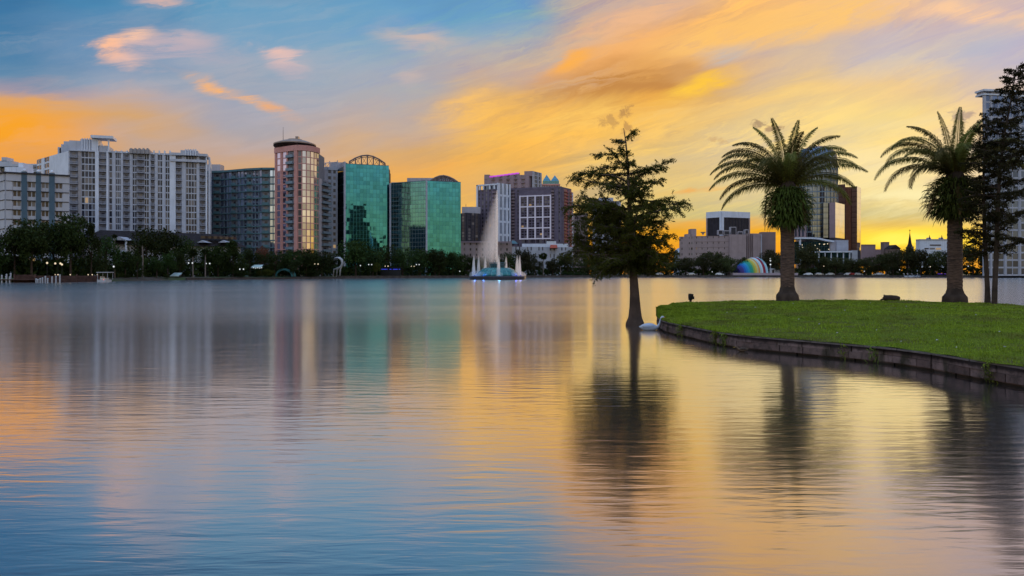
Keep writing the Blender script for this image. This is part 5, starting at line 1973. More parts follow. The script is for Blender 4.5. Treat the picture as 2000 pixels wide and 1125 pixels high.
def shore_things():
    # looped white sculpture
    Y = shore_y(660) + 5
    xc = X(660, Y)
    t = thing('loop_sculpture', 'white looped ribbon sculpture on the far bank below the banded office', 'sculpture', (xc, Y, GZ))
    k = Y / F
    for i, (dx, end) in enumerate(((0, -9), (1.5, -3), (3, 3))):
        pts = [(xc + (-9) * k, Y + i * .3, Z(509, Y)), (xc + (-6 + dx) * k, Y + i * .3, Z(504, Y)), (xc + (0 + dx) * k, Y + i * .3, Z(503, Y)), (xc + (6 + dx * .6) * k, Y + i * .3, Z(507, Y)), (xc + (8 + dx * .3) * k, Y + i * .3, Z(514, Y)), (xc + (5 + dx * .4) * k, Y + i * .3, Z(521, Y)), (xc + (end + 1) * k, Y + i * .3, Z(526, Y)), (xc + end * k, Y + i * .3, GZ - .1)]
        o = MB()
        o.tube(pts, [.12, .22, .28, .3, .3, .28, .28, .3], 7)
        o.build('ribbon', M['post'], t, True)
    # teal arched canopy and pylon
    Y = shore_y(556) + 8
    xc = X(558, Y)
    t = thing('arched_canopy', 'teal arched canopy tucked under the dark oaks', 'canopy', (xc, Y, GZ))
    o = MB()
    for i in range(12):
        a0, a1 = math.pi * i / 12, math.pi * (i + 1) / 12
        r = 3.2
        o.add([(xc - r * math.cos(a0), Y - 2, GZ + r * .9 * math.sin(a0)), (xc - r * math.cos(a1), Y - 2, GZ + r * .9 * math.sin(a1)), (xc - r * math.cos(a1), Y + 2, GZ + r * .9 * math.sin(a1)), (xc - r * math.cos(a0), Y + 2, GZ + r * .9 * math.sin(a0)),
               (xc - .8 * r * math.cos(a0), Y - 2, GZ + r * .7 * math.sin(a0)), (xc - .8 * r * math.cos(a1), Y - 2, GZ + r * .7 * math.sin(a1))], [(0, 1, 2, 3), (0, 4, 5, 1)])
    o.build('shell', plain('teal_canopy_cloth', (.06, .20, .21), .7, .1), t)
    o = MB()
    for y in (-1.8, 1.8):
        o.box(xc + 2.9, xc + 3.2, Y + y - .1, Y + y + .1, GZ, GZ + .3)
        o.box(xc - 3.2, xc - 2.9, Y + y - .1, Y + y + .1, GZ, GZ + .3)
    o.build('foot', M['black'], t)
    # cafe lights
    for px, py, s, label in ((503, 519, 20, 'pale lit cafe awning under the trees below the glass apartments'), (345, 535, 18, 'dim grey awning on the grass bank under the trees')):
        Y = shore_y(px) + 4
        t = thing('cafe_awning', label, 'awning', (X(px, Y), Y, GZ))
        o = MB()
        w = s / 2 / F * Y
        z = Z(py, Y)
        x = X(px, Y)
        o.add([(x - w, Y - 1.4, z - .5), (x + w, Y - 1.4, z - .5), (x + w * .9, Y + 1.2, z + .35), (x - w * .9, Y + 1.2, z + .35), (x - w, Y - 1.4, z - .75), (x + w, Y - 1.4, z - .75)], [(0, 1, 2, 3), (4, 5, 1, 0)])
        o.build('cloth', plain('pale_awning_cloth', (.45, .55, .52), .8, .1), t)
        for s_ in (-1, 1):
            q = MB()
            q.tube([(x + s_ * w * .92, Y - 1.2, GZ), (x + s_ * w * .92, Y - 1.2, z - .5)], .06, 5)
            q.build('pole', M['black'], t)
        if py < 525:
            for i in range(5):
                q = MB()
                q.ball((x - w + 2 * w * (i + .5) / 5 + w * .3, Y - 1.5, z - .7 - .15 * (i % 2)), .16, 6)
                q.build('bulb', M['lampw'], t)
    # blue light strip and violet strip
    for px0, px1, py, mat, label in ((744, 782, 525.5, 'bluelight', 'blue lit strip of a lakeside bar below the second green office'), (1830, 1862, 534.5, 'purplelight', 'violet lit strip on the far bank left of the second palm trunk')):
        Y = shore_y((px0 + px1) / 2) + 4
        t = thing('bar_counter', label, 'bar', (X((px0 + px1) / 2, Y), Y, GZ))
        o = MB()
        o.box(X(px0, Y), X(px1, Y), Y, Y + 2.5, GZ, Z(py + 1, Y))
        o.build('counter', M['black'], t)
        o = MB()
        o.box(X(px0 - 1, Y), X(px1 + 1, Y), Y - .5, Y + 3, Z(py - 4, Y), Z(py - 3, Y))
        for px in (px0, px1):
            o.box(X(px, Y) - .1, X(px, Y) + .1, Y - .4, Y - .2, GZ, Z(py - 3, Y))
        o.build('roof', M['black'], t)
        for a, b_ in ((0, .34), (.44, .54), (.62, .86), (.92, 1)):
            o = MB()
            o.box(X(lerp(px0, px1, a), Y), X(lerp(px0, px1, b_), Y), Y - .15, Y - .02, Z(py + .9, Y), Z(py - .2, Y))
            o.build('light_strip', M[mat], t)
    # rainbow bandshell
    Y = 393.0
    t = thing('bandshell', 'rainbow striped bandshell on the far shore left of the nearer palm', 'bandshell', (X(1462, Y), Y, GZ))
    cols = [(.05, .035, .16), (.055, .04, .19), (.02, .10, .36), (.015, .19, .45), (.02, .28, .42), (.02, .27, .22), (.03, .30, .16), (.28, .36, .06), (.62, .44, .05), (.55, .50, .22), (.60, .26, .07), (.36, .52, .52), (.55, .62, .64), (.30, .03, .04), (.28, .02, .05), (.34, .56, .62), (.45, .66, .70)]
    mats = [plain('shell_stripe_paint', c, .5, .05) for c in cols]
    o = MB()
    ax = (math.cos(R(24)), math.sin(R(24)))
    pr = (-ax[1], ax[0])
    zb = Z(533, Y)
    n = 51
    for i in range(n):
        f0, f1 = i / n, (i + 1) / n
        for j in range(18):
            vs = []
            for f, jj in ((f0, j), (f1, j), (f1, j + 1), (f0, j + 1)):
                th = math.pi * jj / 18
                r = 2.6 + 6.1 * math.sin(math.pi / 2 * min(1, f * 1.05)) ** .9
                cx, cy = X(1439, Y) + ax[0] * 13.6 * f, Y + ax[1] * 13.6 * f
                lean = -.35 * max(0, f - .75) * math.sin(th) * 6
                vs.append((cx + pr[0] * r * math.cos(th) + ax[0] * lean, cy + pr[1] * r * math.cos(th) + ax[1] * lean, zb + r * .98 * math.sin(th)))
            o.add(vs, [(0, 1, 2, 3)], min(len(cols) - 1, i // 3))
    cx, cy = X(1439, Y), Y
    vs = [(cx + pr[0] * 2.6 * math.cos(math.pi * j / 18), cy + pr[1] * 2.6 * math.cos(math.pi * j / 18), zb + 2.55 * math.sin(math.pi * j / 18)) for j in range(19)]
    o.add(vs, [tuple(range(19))], 0)
    o.build('shell', mats, t)
    o = MB()
    o.box(X(1422, Y), X(1546, Y), Y - 9, Y + 14, GZ - .3, zb - .02)
    o.build('stage', plain('pale_stage_paint', (.42, .33, .36), .8, .08), t)
    # small white statue-like shelter right of the shell
    Y = 392
    t = thing('kiosk', 'small white kiosk with a mast between the rainbow shell and the nearer palm', 'kiosk', (X(1509, Y), Y, GZ))
    bB = MB()
    bB.box(X(1503.5, Y), X(1514, Y), Y, Y + 3, GZ, Z(524, Y))
    bB.box(X(1514, Y), X(1528, Y), Y + .5, Y + 3, GZ, Z(527, Y))
    bB.build('wall', M['post'], t)
    bB = MB()
    bB.tube([(X(1505.5, Y), Y + .5, Z(524, Y)), (X(1505.5, Y), Y + .5, Z(505, Y))], [.16, .08], 6)
    bB.build('mast', M['post'], t)
    for py in (516.5, 509, 505):
        bB = MB()
        bB.ball((X(1505.5, Y), Y + .5, Z(py, Y)), .42, 7)
        bB.build('mast_light', M['lampw'], t)
    bB = MB()
    bB.box(X(1508, Y), X(1512, Y), Y - .05, Y + .1, GZ + .8, Z(527, Y))
    bB.build('window', M['w_dark'], t)


shore_things()


def make_car():
    t = thing('parked_car', 'car', 'car', (0, 0, 0))
    b = MB()
    sec = [(-2.2, .35, .62), (-2.1, .32, .88), (-1.2, .3, .95), (1.0, .3, .95), (1.9, .3, .85), (2.2, .35, .6)]
    prof = [(-2.2, .35), (2.2, .35), (2.25, .62), (1.95, .86), (1.1, .95), (.45, 1.42), (-1.15, 1.45), (-1.75, .98), (-2.2, .9)]
    n = len(prof)
    vs = [(x, -.85 + (0.12 if z > 1 else 0), z) for x, z in prof] + [(x, .85 - (0.12 if z > 1 else 0), z) for x, z in prof]
    b.add(vs, [tuple(range(n)), tuple(reversed(range(n, 2 * n)))] + [(i, n + i, n + (i + 1) % n, (i + 1) % n) for i in range(n)])
    b.build('body', M['carwhite'], t)
    b = MB()
    for s in (-1, 1):
        y = s * .80
        b.add([(-1.5, y, 1.0), (.95, y, 1.0), (.40, y * .94, 1.36), (-1.1, y * .94, 1.38)], [(0, 1, 2, 3)])
    b.build('window', M['w_dark'], t)
    for x in (-1.35, 1.4):
        for s in (-1, 1):
            w = MB()
            w.tube([(x, s * .70, .33), (x, s * .90, .33)], .33, 12)
            w.build('wheel', M['rubber'], t)
    return t


def cars():
    rows = [(1349, 'carsilver', 'silver car parked on the far shore left of the rainbow shell'), (1405, 'carwhite', 'pale car parked just left of the rainbow stage'), (1578, 'carwhite', 'white car parked right of the nearer palm trunk'), (1600, 'carsilver', 'silver car parked under the taller tree by the columned hall'), (1621, 'carwhite', 'white car parked left of the spreading small oak'), (1643, 'cardark', 'dark car parked under the spreading small oak'),
            (1655, 'carwhite', 'white car parked right of the spreading small oak'), (1676, 'carsilver', 'silver car parked below the rust brown tower'), (1716, 'carwhite', 'white car parked left of the white lamp under the gabled house'), (1665, 'carred', 'red car parked between the rust tower and the spreading oak'), (1286, 'carsilver', 'silver car seen low behind the right branches of the lake cypress'), (1972, 'carwhite', 'pale car under the trees near the right edge')]
    proto = make_car()
    for i, (px, mat, label) in enumerate(rows):
        o = proto if i == 0 else copy_tree(proto)
        Y = shore_y(px) + 6.5
        o.location = (X(px, Y), Y, GZ + .02)
        o.rotation_euler = (0, 0, 0 if i % 2 else math.pi)
        tag(o, label, 'car', 'cars parked along the far shore')
        if i == 0:
            continue
        for ch in o.children:
            if ch.name.startswith('body'):
                ch.data = ch.data.copy()
                ch.data.materials[0] = M[mat]
    for ch in proto.children:
        if ch.name.startswith('body'):
            ch.data.materials[0] = M['carsilver']


cars()


def make_swan_boat():
    t = thing('swan_boat', 'boat', 'boat', (0, 0, 0))
    b = MB()
    b.ball((0, 0, .35), (1.5, .85, .55), 12)
    b.ball((1.25, 0, .75), (.35, .5, .35), 8)
    b.build('hull', M['post'], t, True)
    b = MB()
    b.tube([(-1.2, 0, .6), (-1.5, 0, 1.2), (-1.35, 0, 1.7), (-1.6, 0, 1.95), (-1.85, 0, 1.85)], [.25, .18, .16, .2, .12], 8)
    b.build('neck', M['post'], t, True)
    b = MB()
    b.tube([(-1.88, 0, 1.85), (-2.15, 0, 1.75)], [.1, .02], 6)
    b.build('beak', plain('orange_paint', (.7, .25, .03), .5, .05), t)
    b = MB()
    b.box(-.5, .5, -.5, .5, .75, .92)
    b.box(.45, .6, -.5, .5, .9, 1.35)
    b.build('seat', M['w_blue'], t)
    return t


proto_ = make_swan_boat()
for i_, (px_, lb_) in enumerate([(1772, 'leftmost of the white swan boats moored below the church spire'), (1779, 'white swan boat moored second from the left below the church spire'), (1786, 'white swan boat moored third from the left below the church spire'), (1794, 'rightmost of the white swan boats moored below the church spire')]):
    o_ = proto_ if i_ == 0 else copy_tree(proto_)
    Y_ = shore_y(px_) - 4 - (i_ % 2)
    o_.location = (X(px_, Y_), Y_, 0)
    o_.rotation_euler = (0, 0, .5 * (i_ - 1.5))
    tag(o_, lb_, 'boat', 'swan boats moored at the far shore')


# ------------------------------------------------------------------ fountain
def fountain():
    Y = 240.0
    k = Y / F
    xc = X(972, Y)
    t = thing('fountain', 'big lit fountain with a teal dome, a ring of jets and one tall wind-blown jet', 'fountain', (xc, Y, 0))
    b = MB()
    b.lathe((xc, Y, 0), [(8.9, -.6), (8.9, .25), (9.15, .3), (9.15, 1.0), (8.9, 1.12), (6.4, 1.15)], 48)
    b.build('base_ring', M['darkstone'], t)
    m, tt = newmat('fountain_dome_panels')
    v = objco(tt)
    s = tt.n('ShaderNodeSeparateXYZ')
    tt.put(s.inputs[0], v)
    ang = tt.m('ARCTAN2', s.outputs[0], s.outputs[1])
    st = tt.m('FRACT', tt.m('MULTIPLY', ang, 24 / 6.28318))
    n = tt.noise(tt.mapping(v, sc=(1, 1, .3)), 1.5, 3)
    c = tt.mix(tt.mr(n.outputs[0], .35, .7), (.010, .10, .11, 1), (.03, .22, .21, 1))
    c = tt.mix(tt.m('LESS_THAN', st, .10), c, (.10, .24, .25, 1))
    principled(tt, Base_Color=c, Roughness=.25)
    b = MB()
    prof = []
    for i in range(9):
        f = i / 8
        prof.append((7.1 - 3.7 * f ** 1.15, 1.15 + 2.75 * math.sin(f * math.pi / 2) ** .9))
    b.lathe((xc, Y, 0), prof, 48)
    b.build('dome', m, t, True)
    b = MB()
    for i in range(16):
        a = 6.283 * i / 16
        b.tube([(xc + 2.3 * math.cos(a), Y + 2.3 * math.sin(a), 3.8), (xc + 2.8 * math.cos(a), Y + 2.8 * math.sin(a), 5.5)], .06, 4)
    for r, z in ((2.8, 5.5), (2.55, 4.7)):
        pts = [(xc + r * math.cos(6.283 * i / 32), Y + r * math.sin(6.283 * i / 32), z) for i in range(33)]
        b.tube(pts, .07, 5)
    b.build('basket_frame', M['teal_frame'], t)
    b = MB()
    b.lathe((xc, Y, 0), [(2.2, 3.9), (2.6, 5.2), (2.5, 5.2), (2.1, 4.0)], 32)
    b.build('basket_glass', plain('smoky_basket_glass', (.07, .12, .13), .15, .1), t)
    jets = [(925.5, -2), (935, 3.5), (948, 6), (974, -7.2), (988.5, 6), (1010, 2.5), (1015, -2)]
    jm = mist_mat('jet_spray', 1.8)
    js = mist_mat('jet_core', 4.0)
    for px, dy in jets:
        x, y = X(px, Y + dy), Y + dy
        z0, zt = 1.2, Z(498, Y)
        o = MB()
        o.lathe((x - .05, y, 0), [(.62, z0), (.58, z0 + 2), (.42, z0 + 4.2), (.2, zt - .9), (.05, zt)], 12)
        j = o.build('jet', jm, t)
        o = MB()
        o.lathe((x + .2, y, 0), [(.16, z0), (.14, z0 + 3), (.08, zt - .8), (.03, zt - .15)], 8)
        o.build('jet_core', js, j)
    # tall jet: a straight rising column and the spray the wind carries off to the left
    zt = Z(371, Y)
    o = MB()
    o.lathe((X(970.3, Y), Y, 0), [(.42, 3.9), (.40, 12), (.48, 20), (.4, 26), (.1, zt)], 12)
    o.build('main_jet', mist_mat('main_jet_water', 2.2), t)
    for wl, dn in ((1.22, .022), (1.12, .03), (1.02, .038), (.92, .046), (.82, .056), (.72, .07), (.61, .09), (.50, .13), (.38, .2), (.26, .35)):
        o = MB()
        prof = [(968.8, 972.0, 372.5), (964.5, 972.3, 385), (958, 972.4, 405), (951, 972.2, 430), (945, 971.5, 455), (939, 970.5, 480), (934, 969, 500), (931, 966, 515), (931, 958, 528)]
        rings = []
        for l, r, py in prof:
            l2 = r - (r - l) * wl
            z = Z(py, Y)
            cx, rx = X((l2 + r) / 2, Y), max(.15, (r - l2) / 2 * k)
            ry = rx * .75
            rings.append([(cx + rx * math.cos(6.283 * j / 16), Y + ry * math.sin(6.283 * j / 16), z) for j in range(16)])
        for i in range(len(rings) - 1):
            for j in range(16):
                q = (j + 1) % 16
                o.add([rings[i + 1][j], rings[i + 1][q], rings[i][q], rings[i][j]], [(0, 1, 2, 3)])
        o.add(rings[0], [tuple(range(16))])
        o.add(rings[-1], [tuple(reversed(range(16)))])
        o.build('spray', mist_mat('wind_blown_spray', dn, fade=(3.5, 13.0)), t)
    for px, dy, w, h in ((929, -1, 2.2, 1.6), (943, -4, 2.4, 1.3), (1013, -1, 2.6, 1.5), (1002, -4, 2.0, 1.2), (976, -7.5, 1.2, 1.1)):
        o = MB()
        o.ball((X(px, Y), Y + dy, 1.4), (w, w * .8, h), 12)
        o.build('splash', mist_mat('splash_mist', .28), t)
    for px, dy, col, e in ((927, -3, (.10, .25, 1), 60), (944, -6, (.08, .22, 1), 70), (1008, -5, (.12, .16, 1), 60), (975, -9.4, (.15, .55, 1), 60), (1017, -3, (.25, .3, 1), 30)):
        x, y = X(px, Y + dy), Y + dy
        o = MB()
        o.lathe((x, y, 0), [(.22, 1.14), (.28, 1.42)], 8)
        o.build('lamp', glow('fountain_lamp', col, 0.4), t)
        l = bpy.data.lights.new('fountain_light', 'POINT')
        l.energy = e
        l.color = col
        l.shadow_soft_size = .25
        lo = bpy.data.objects.new('fountain_light', l)
        COL.objects.link(lo)
        lo.parent = t
        lo.location = (x - xc, dy, 1.75)


fountain()


# ------------------------------------------------------------------ the grassy island in front
FRONT = [(1282, 28.4), (1289, 26.2), (1300, 24.9), (1332, 23.3), (1400, 20.6), (1456, 19.3), (1520, 18.5), (1600, 17.6), (1720, 16.4), (1800, 15.4), (1880, 14.2), (1940, 13.4), (2000, 12.8), (2100, 11.8), (2300, 10.2), (2600, 8.6)]
BACKE = [(1282.5, 28.9), (1287, 30.6), (1300, 33.0), (1330, 35.6), (1400, 38.0), (1480, 40), (1560, 40.6), (1640, 40.6), (1720, 40.4), (1790, 39.6), (1850, 38.6), (1920, 37.0), (2000, 34.6), (2100, 31.5), (2300, 26), (2600, 20)]
LZ = 0.37


def resample(pl, n):
    p = np.array([pt(a, b) for a, b in pl])
    s = np.concatenate([[0], np.cumsum(np.linalg.norm(np.diff(p, axis=0), axis=1))])
    # smooth the corners with a few rounds of averaging on a fine resampling
    u = np.linspace(0, s[-1], 400)
    q = np.stack([np.interp(u, s, p[:, 0]), np.interp(u, s, p[:, 1])], 1)
    for _ in range(12):
        q[1:-1] = (q[:-2] + q[1:-1] * 2 + q[2:]) / 4
    s = np.concatenate([[0], np.cumsum(np.linalg.norm(np.diff(q, axis=0), axis=1))])
    u = np.linspace(0, 1, n) ** 1.0 * s[-1]
    return np.stack([np.interp(u, s, q[:, 0]), np.interp(u, s, q[:, 1])], 1)


NF = 160
EF, EB = resample(FRONT, NF), resample(BACKE, NF)


def lawn_z(x, y, s):
    """s runs from the front edge (0) to the back edge (1)"""
    r = min(1.0, s / .45)
    m = .22 * (r * r * (3 - 2 * r)) * min(1.0, max(0.0, (1.03 - s) / .14))
    return LZ + .012 + m + .035 * noise.noise(Vector((x * .45, y * .45, 1))) * min(1, s * 12) + .022 * noise.noise(Vector((x * 1.9, y * 1.9, 4)))


def lawn_point(i, s):
    i0 = int(min(NF - 2, i))
    f = i - i0
    a = EF[i0] * (1 - f) + EF[i0 + 1] * f
    b = EB[i0] * (1 - f) + EB[i0 + 1] * f
    p = a * (1 - s) + b * s
    return p[0], p[1], lawn_z(p[0], p[1], s)


def lawn_ground_z(px, Y):
    x, y = pt(px, Y)
    best = None
    for i in range(0, NF, 1):
        for k in range(0, 41):
            s = k / 40
            p = EF[i] * (1 - s) + EB[i] * s
            d = (p[0] - x) ** 2 + (p[1] - y) ** 2
            if best is None or d < best[0]:
                best = (d, s)
    return lawn_z(x, y, best[1])


def island():
    NS = 44
    b = MB()
    for i in range(NF):
        for k in range(NS + 1):
            b.v.append(lawn_point(i, k / NS))
    for i in range(NF - 1):
        for k in range(NS):
            a = i * (NS + 1) + k
            b.f.append((a, a + NS + 1, a + NS + 2, a + 1))
            b.mi.append(0)
    m, t = newmat('lawn_soil_and_turf')
    v = objco(t)
    n1 = t.noise(v, .35, 4, .6)
    n2 = t.noise(v, 3.0, 5, .65)
    n3 = t.noise(v, 22.0, 3, .6)
    c = t.mix(t.mr(n3.outputs[0], .3, .7), (.060, .085, .008, 1), (.16, .20, .018, 1))
    c = t.mix(t.mr(n1.outputs[0], .50, .64, 0, .8), c, (.095, .078, .030, 1))
    c = t.mix(t.mr(n2.outputs[0], .60, .72, 0, .85), c, (.022, .026, .010, 1))
    bs = principled(t, Base_Color=c, Roughness=.95)
    bs.inputs['Specular IOR Level'].default_value = .04
    bp = t.n('ShaderNodeBump')
    bp.inputs['Strength'].default_value = .7
    bp.inputs['Distance'].default_value = .08
    t.put(bp.inputs['Height'], n2.outputs[0])
    t.put(bs.inputs['Normal'], bp.outputs[0])
    o = b.build('lawn', m, None, True)
    o['kind'] = 'structure'
    # grass blades, thicker near the viewer
    rg = np.random.default_rng(4)
    N = 120000
    ii = rg.random(N * 2) * (NF - 2)
    ss = rg.random(N * 2) ** 1.05
    i0 = ii.astype(int)
    f = (ii - i0)[:, None]
    A = EF[i0] * (1 - f) + EF[i0 + 1] * f
    Bq = EB[i0] * (1 - f) + EB[i0 + 1] * f
    P = A * (1 - ss[:, None]) + Bq * ss[:, None]
    vis = (P[:, 0] / P[:, 1] < .78)
    # bare patches round the palm feet and worn spots
    pn = np.array([noise.noise(Vector((x * .55, y * .55, 7))) for x, y in P])
    keep = vis & ((pn < .18) | (rg.random(len(P)) < .35))
    for px, Y in ((1865, 36.4), (1538, 37.4)):
        c = np.array(pt(px, Y))
        keep &= np.hypot((P[:, 0] - c[0]) * .6, P[:, 1] - c[1]) > 1.0
    P, ss, pn = P[keep][:N], ss[keep][:N], pn[keep][:N]
    n = len(P)
    zz = np.array([lawn_z(P[i, 0], P[i, 1], ss[i]) for i in range(n)])
    tuft = np.array([noise.noise(Vector((P[i, 0] * 1.7, P[i, 1] * 1.7, 2))) for i in range(n)])
    h = rg.uniform(.025, .065, n) * (1 + 1.1 * tuft)
    wd = rg.uniform(.008, .014, n) * (P[:, 1] / 14)
    a = rg.random(n) * 6.283
    ln = rg.uniform(.2, .9, n)
    base = np.stack([P[:, 0], P[:, 1], zz - .006], 1)
    side = np.stack([np.cos(a), np.sin(a) * .5, np.zeros(n)], 1) * wd[:, None]
    tip = base + np.stack([np.cos(a + 1.2) * h * ln, np.sin(a + 1.2) * h * ln, h], 1)
    q = np.stack([base - side, base + side, tip], 1).reshape(-1, 3)
    g = arrays_mesh('grass', q, 3, M['grassblade'])
    g['kind'] = 'stuff'
    # retaining wall of stone blocks in two courses
    px, Y = 1600, 17.6
    w = thing('retaining_wall', 'low stained stone block wall edging the grassy island', 'wall', (X(px, Y), Y, 0))
    rr = random.Random(8)
    m, t = newmat('stained_wall_blocks')
    v = objco(t)
    s = t.n('ShaderNodeSeparateXYZ')
    t.put(s.inputs[0], v)
    isl = t.n('ShaderNodeNewGeometry').outputs['Random Per Island']
    n1 = t.noise(v, 3.5, 6, .7)
    n2 = t.noise(t.mapping(v, sc=(2.2, 2.2, .5)), 1.0, 4, .6)
    c = t.mix(isl, (.12, .078, .070, 1), (.25, .17, .155, 1))
    c = t.mix(t.mr(n1.outputs[0], .42, .68, 0, .8), c, (.055, .042, .036, 1))
    c = t.mix(t.mr(n2.outputs[0], .50, .64, 0, .75), c, (.030, .030, .016, 1))
    # dark weathered band under the coping, wet foot, light coping edge
    top = t.mr(t.m('ADD', s.outputs[2], t.m('MULTIPLY', t.m('SUBTRACT', n1.outputs[0], .5), .10)), .225, .30)
    c = t.mix(t.m('MULTIPLY', top, .92), c, (.022, .016, .016, 1))
    c = t.mix(t.mr(s.outputs[2], .02, .055, .85, 0), c, (.018, .016, .010, 1))
    bs = principled(t, Base_Color=c, Roughness=.85)
    bs.inputs['Specular IOR Level'].default_value = .08
    bp = t.n('ShaderNodeBump')
    bp.inputs['Strength'].default_value = .6
    bp.inputs['Distance'].default_value = .02
    t.put(bp.inputs['Height'], n1.outputs[0])
    t.put(bs.inputs['Normal'], bp.outputs[0])
    blk, cap = MB(), MB()
    edge = np.concatenate([EB[:60][::-1], EF], 0)
    sl = np.concatenate([[0], np.cumsum(np.linalg.norm(np.diff(edge, axis=0), axis=1))])

    def at(u):
        return (float(np.interp(u, sl, edge[:, 0])), float(np.interp(u, sl, edge[:, 1])))
    for (z0, z1, lo, hi, mb, ins) in ((-.5, .055, .5, 1.1, blk, .05), (.06, .205, .35, .8, blk, 0.0), (.209, .335, .5, 1.0, blk, .012), (.338, .372, .8, 1.4, cap, -.012)):
        u = 0
        while u < sl[-1] - .2:
            L = rr.uniform(lo, hi)
            p, q = at(u), at(min(sl[-1], u + L))
            d, LL, _ = frame_dir(p, q)
            j = rr.uniform(-.018, .018)
            mb.obox(p, d, .011, LL - .011, ins + j, .34, z0 + rr.uniform(-.002, .002), z1 + rr.uniform(-.003, .001))
            u += L
    blk.build('blocks', m, w)
    cap.build('coping', plain('pale_coping_stone', (.15, .12, .11), .85, .3, 3.0), w)
    return w


island()


def small_island_things():
    # weeds hanging over the wall
    for i, (px, Y) in enumerate(((1400, 20.7), (1418, 20.25), (1332, 23.4), (1655, 17.15), (1712, 16.55), (1936, 13.55))):
        t = thing('weed_tuft', ['green weed tuft hanging over the wall near the island tip, left of a pair', 'green weed tuft hanging over the wall near the island tip, right of a pair', 'small weed tuft on the wall close to the swan', 'small dark weed tuft on the wall below the nearer palm', 'dark weed tuft on the wall right of the nearer palm', 'larger weed tuft hanging over the wall at the right edge'][i], 'weeds', (X(px, Y), Y - .05, .36), 'weeds growing on the stone wall')
        rg = np.random.default_rng(i)
        n = 260
        x = rg.normal(0, .09, n)
        base = np.stack([x, rg.uniform(-.06, .1, n), rg.uniform(-.30, .03, n)], 1)
        tip = base + np.stack([rg.normal(0, .05, n), -rg.uniform(.02, .10, n), rg.uniform(-.10, .06, n)], 1)
        sd = np.stack([np.full(n, .012), rg.normal(0, .006, n), np.zeros(n)], 1)
        arrays_mesh('leaves', np.stack([base - sd, base + sd, tip], 1).reshape(-1, 3), 3, M['grassblade'], t)
    # spotlight post on the lawn
    Y = 35.0
    z = lawn_ground_z(1349, Y)
    x = X(1349, Y)
    t = thing('garden_spotlight', 'small dark garden spotlight on a short stake at the island tip', 'spotlight', (x, Y, z))
    b = MB()
    b.tube([(x - .01, Y, z - .1), (x - .01, Y, z + .14)], .055, 8)
    b.build('stake', M['wood'], t)
    b = MB()
    b.tube([(x - .02, Y, z + .12), (x, Y - .01, z + .3), (x + .01, Y - .02, z + .42)], [.085, .125, .12], 10)
    b.build('housing', M['black'], t)
    b = MB()
    b.box(x + .09, x + .16, Y - .05, Y + .05, z + .16, z + .3)
    b.build('bracket', M['black'], t)
    # weathered log
    Y = 37.6
    z = lawn_ground_z(1738, Y)
    x = X(1740, Y)
    t = thing('log', 'short brown log with a broken stub lying on the lawn between the two palms', 'log', (x, Y, z))
    b = MB()
    b.tube([(x - .36, Y, z + .10), (x - .26, Y, z + .15), (x, Y - .02, z + .15), (x + .3, Y, z + .13), (x + .42, Y, z + .11)], [.10, .15, .15, .14, .11], 10)
    b.tube([(x - .30, Y, z + .2), (x - .36, Y - .02, z + .31)], [.075, .03], 6)
    b.tube([(x - .3, Y, z + .12), (x - .55, Y - .03, z + .05)], [.07, .03], 6)
    b.build('wood', M['bark'], t)
    # feathers
    spots = [(1549, 33), (1600, 22), (1650, 27), (1712, 20), (1770, 30), (1830, 17.5), (1760, 17.2), (1952, 18.5), (1962, 15.6), (1700, 34), (1560, 24), (1475, 30), (1868, 15.8), (1635, 19.5), (1906, 24), (1420, 27)]
    for i, (px, Y) in enumerate(spots):
        x, y = pt(px, Y)
        z = lawn_ground_z(px, Y)
        b = MB()
        r = .016 + .008 * (i % 3)
        b.v = []
        b.add([(x - r, y, z + .035), (x, y - r * .6, z + .05), (x + r * 1.4, y, z + .045), (x, y + r * .6, z + .06), (x, y, z + .03)], [(0, 1, 2, 3), (0, 4, 1), (1, 4, 2), (2, 4, 3), (3, 4, 0)])
        o = MB.build(b, 'feather', M['post'])
        tag(o, 'tiny white feather lying in the grass of the island', 'feather', 'white feathers scattered on the lawn')


small_island_things()


def swan():
    Y = 26.0
    x0 = X(1268, Y)
    t = thing('swan', 'white swan floating between the cypress foot and the tip of the island', 'swan', (x0, Y, 0))
    b = MB()
    # one continuous body: tail, hull, breast, neck and head as rings along a spine
    spine = [(-.36, .13, .01), (-.30, .12, .05), (-.18, .11, .125), (-.02, .11, .15), (.12, .10, .14), (.22, .10, .10), (.29, .12, .065), (.34, .18, .045), (.38, .28, .034), (.40, .38, .030), (.425, .45, .030), (.46, .475, .036), (.50, .465, .030), (.525, .455, .018)]
    b.tube([(x0 + a, Y, z) for a, z, r in spine], [r for a, z, r in spine], 14)
    b.build('body', plain('white_plumage', (.50, .52, .58), .7, .06, 6.0), t, True)
    for s in (-1, 1):
        w = MB()
        w.ball((x0 - .05, Y + s * .10, .15), (.22, .06, .085), 12)
        w.build('wing', plain('white_wing_plumage', (.48, .51, .60), .7, .08, 8.0), t, True)
        e = MB()
        e.ball((x0 + .475, Y + s * .03, .485), .007, 6)
        e.build('eye', M['black'], t)
    w = MB()
    w.tube([(x0 + .52, Y, .455), (x0 + .58, Y, .435)], [.017, .006], 8)
    w.build('beak', plain('orange_beak', (.55, .18, .03), .5, .05), t)


swan()


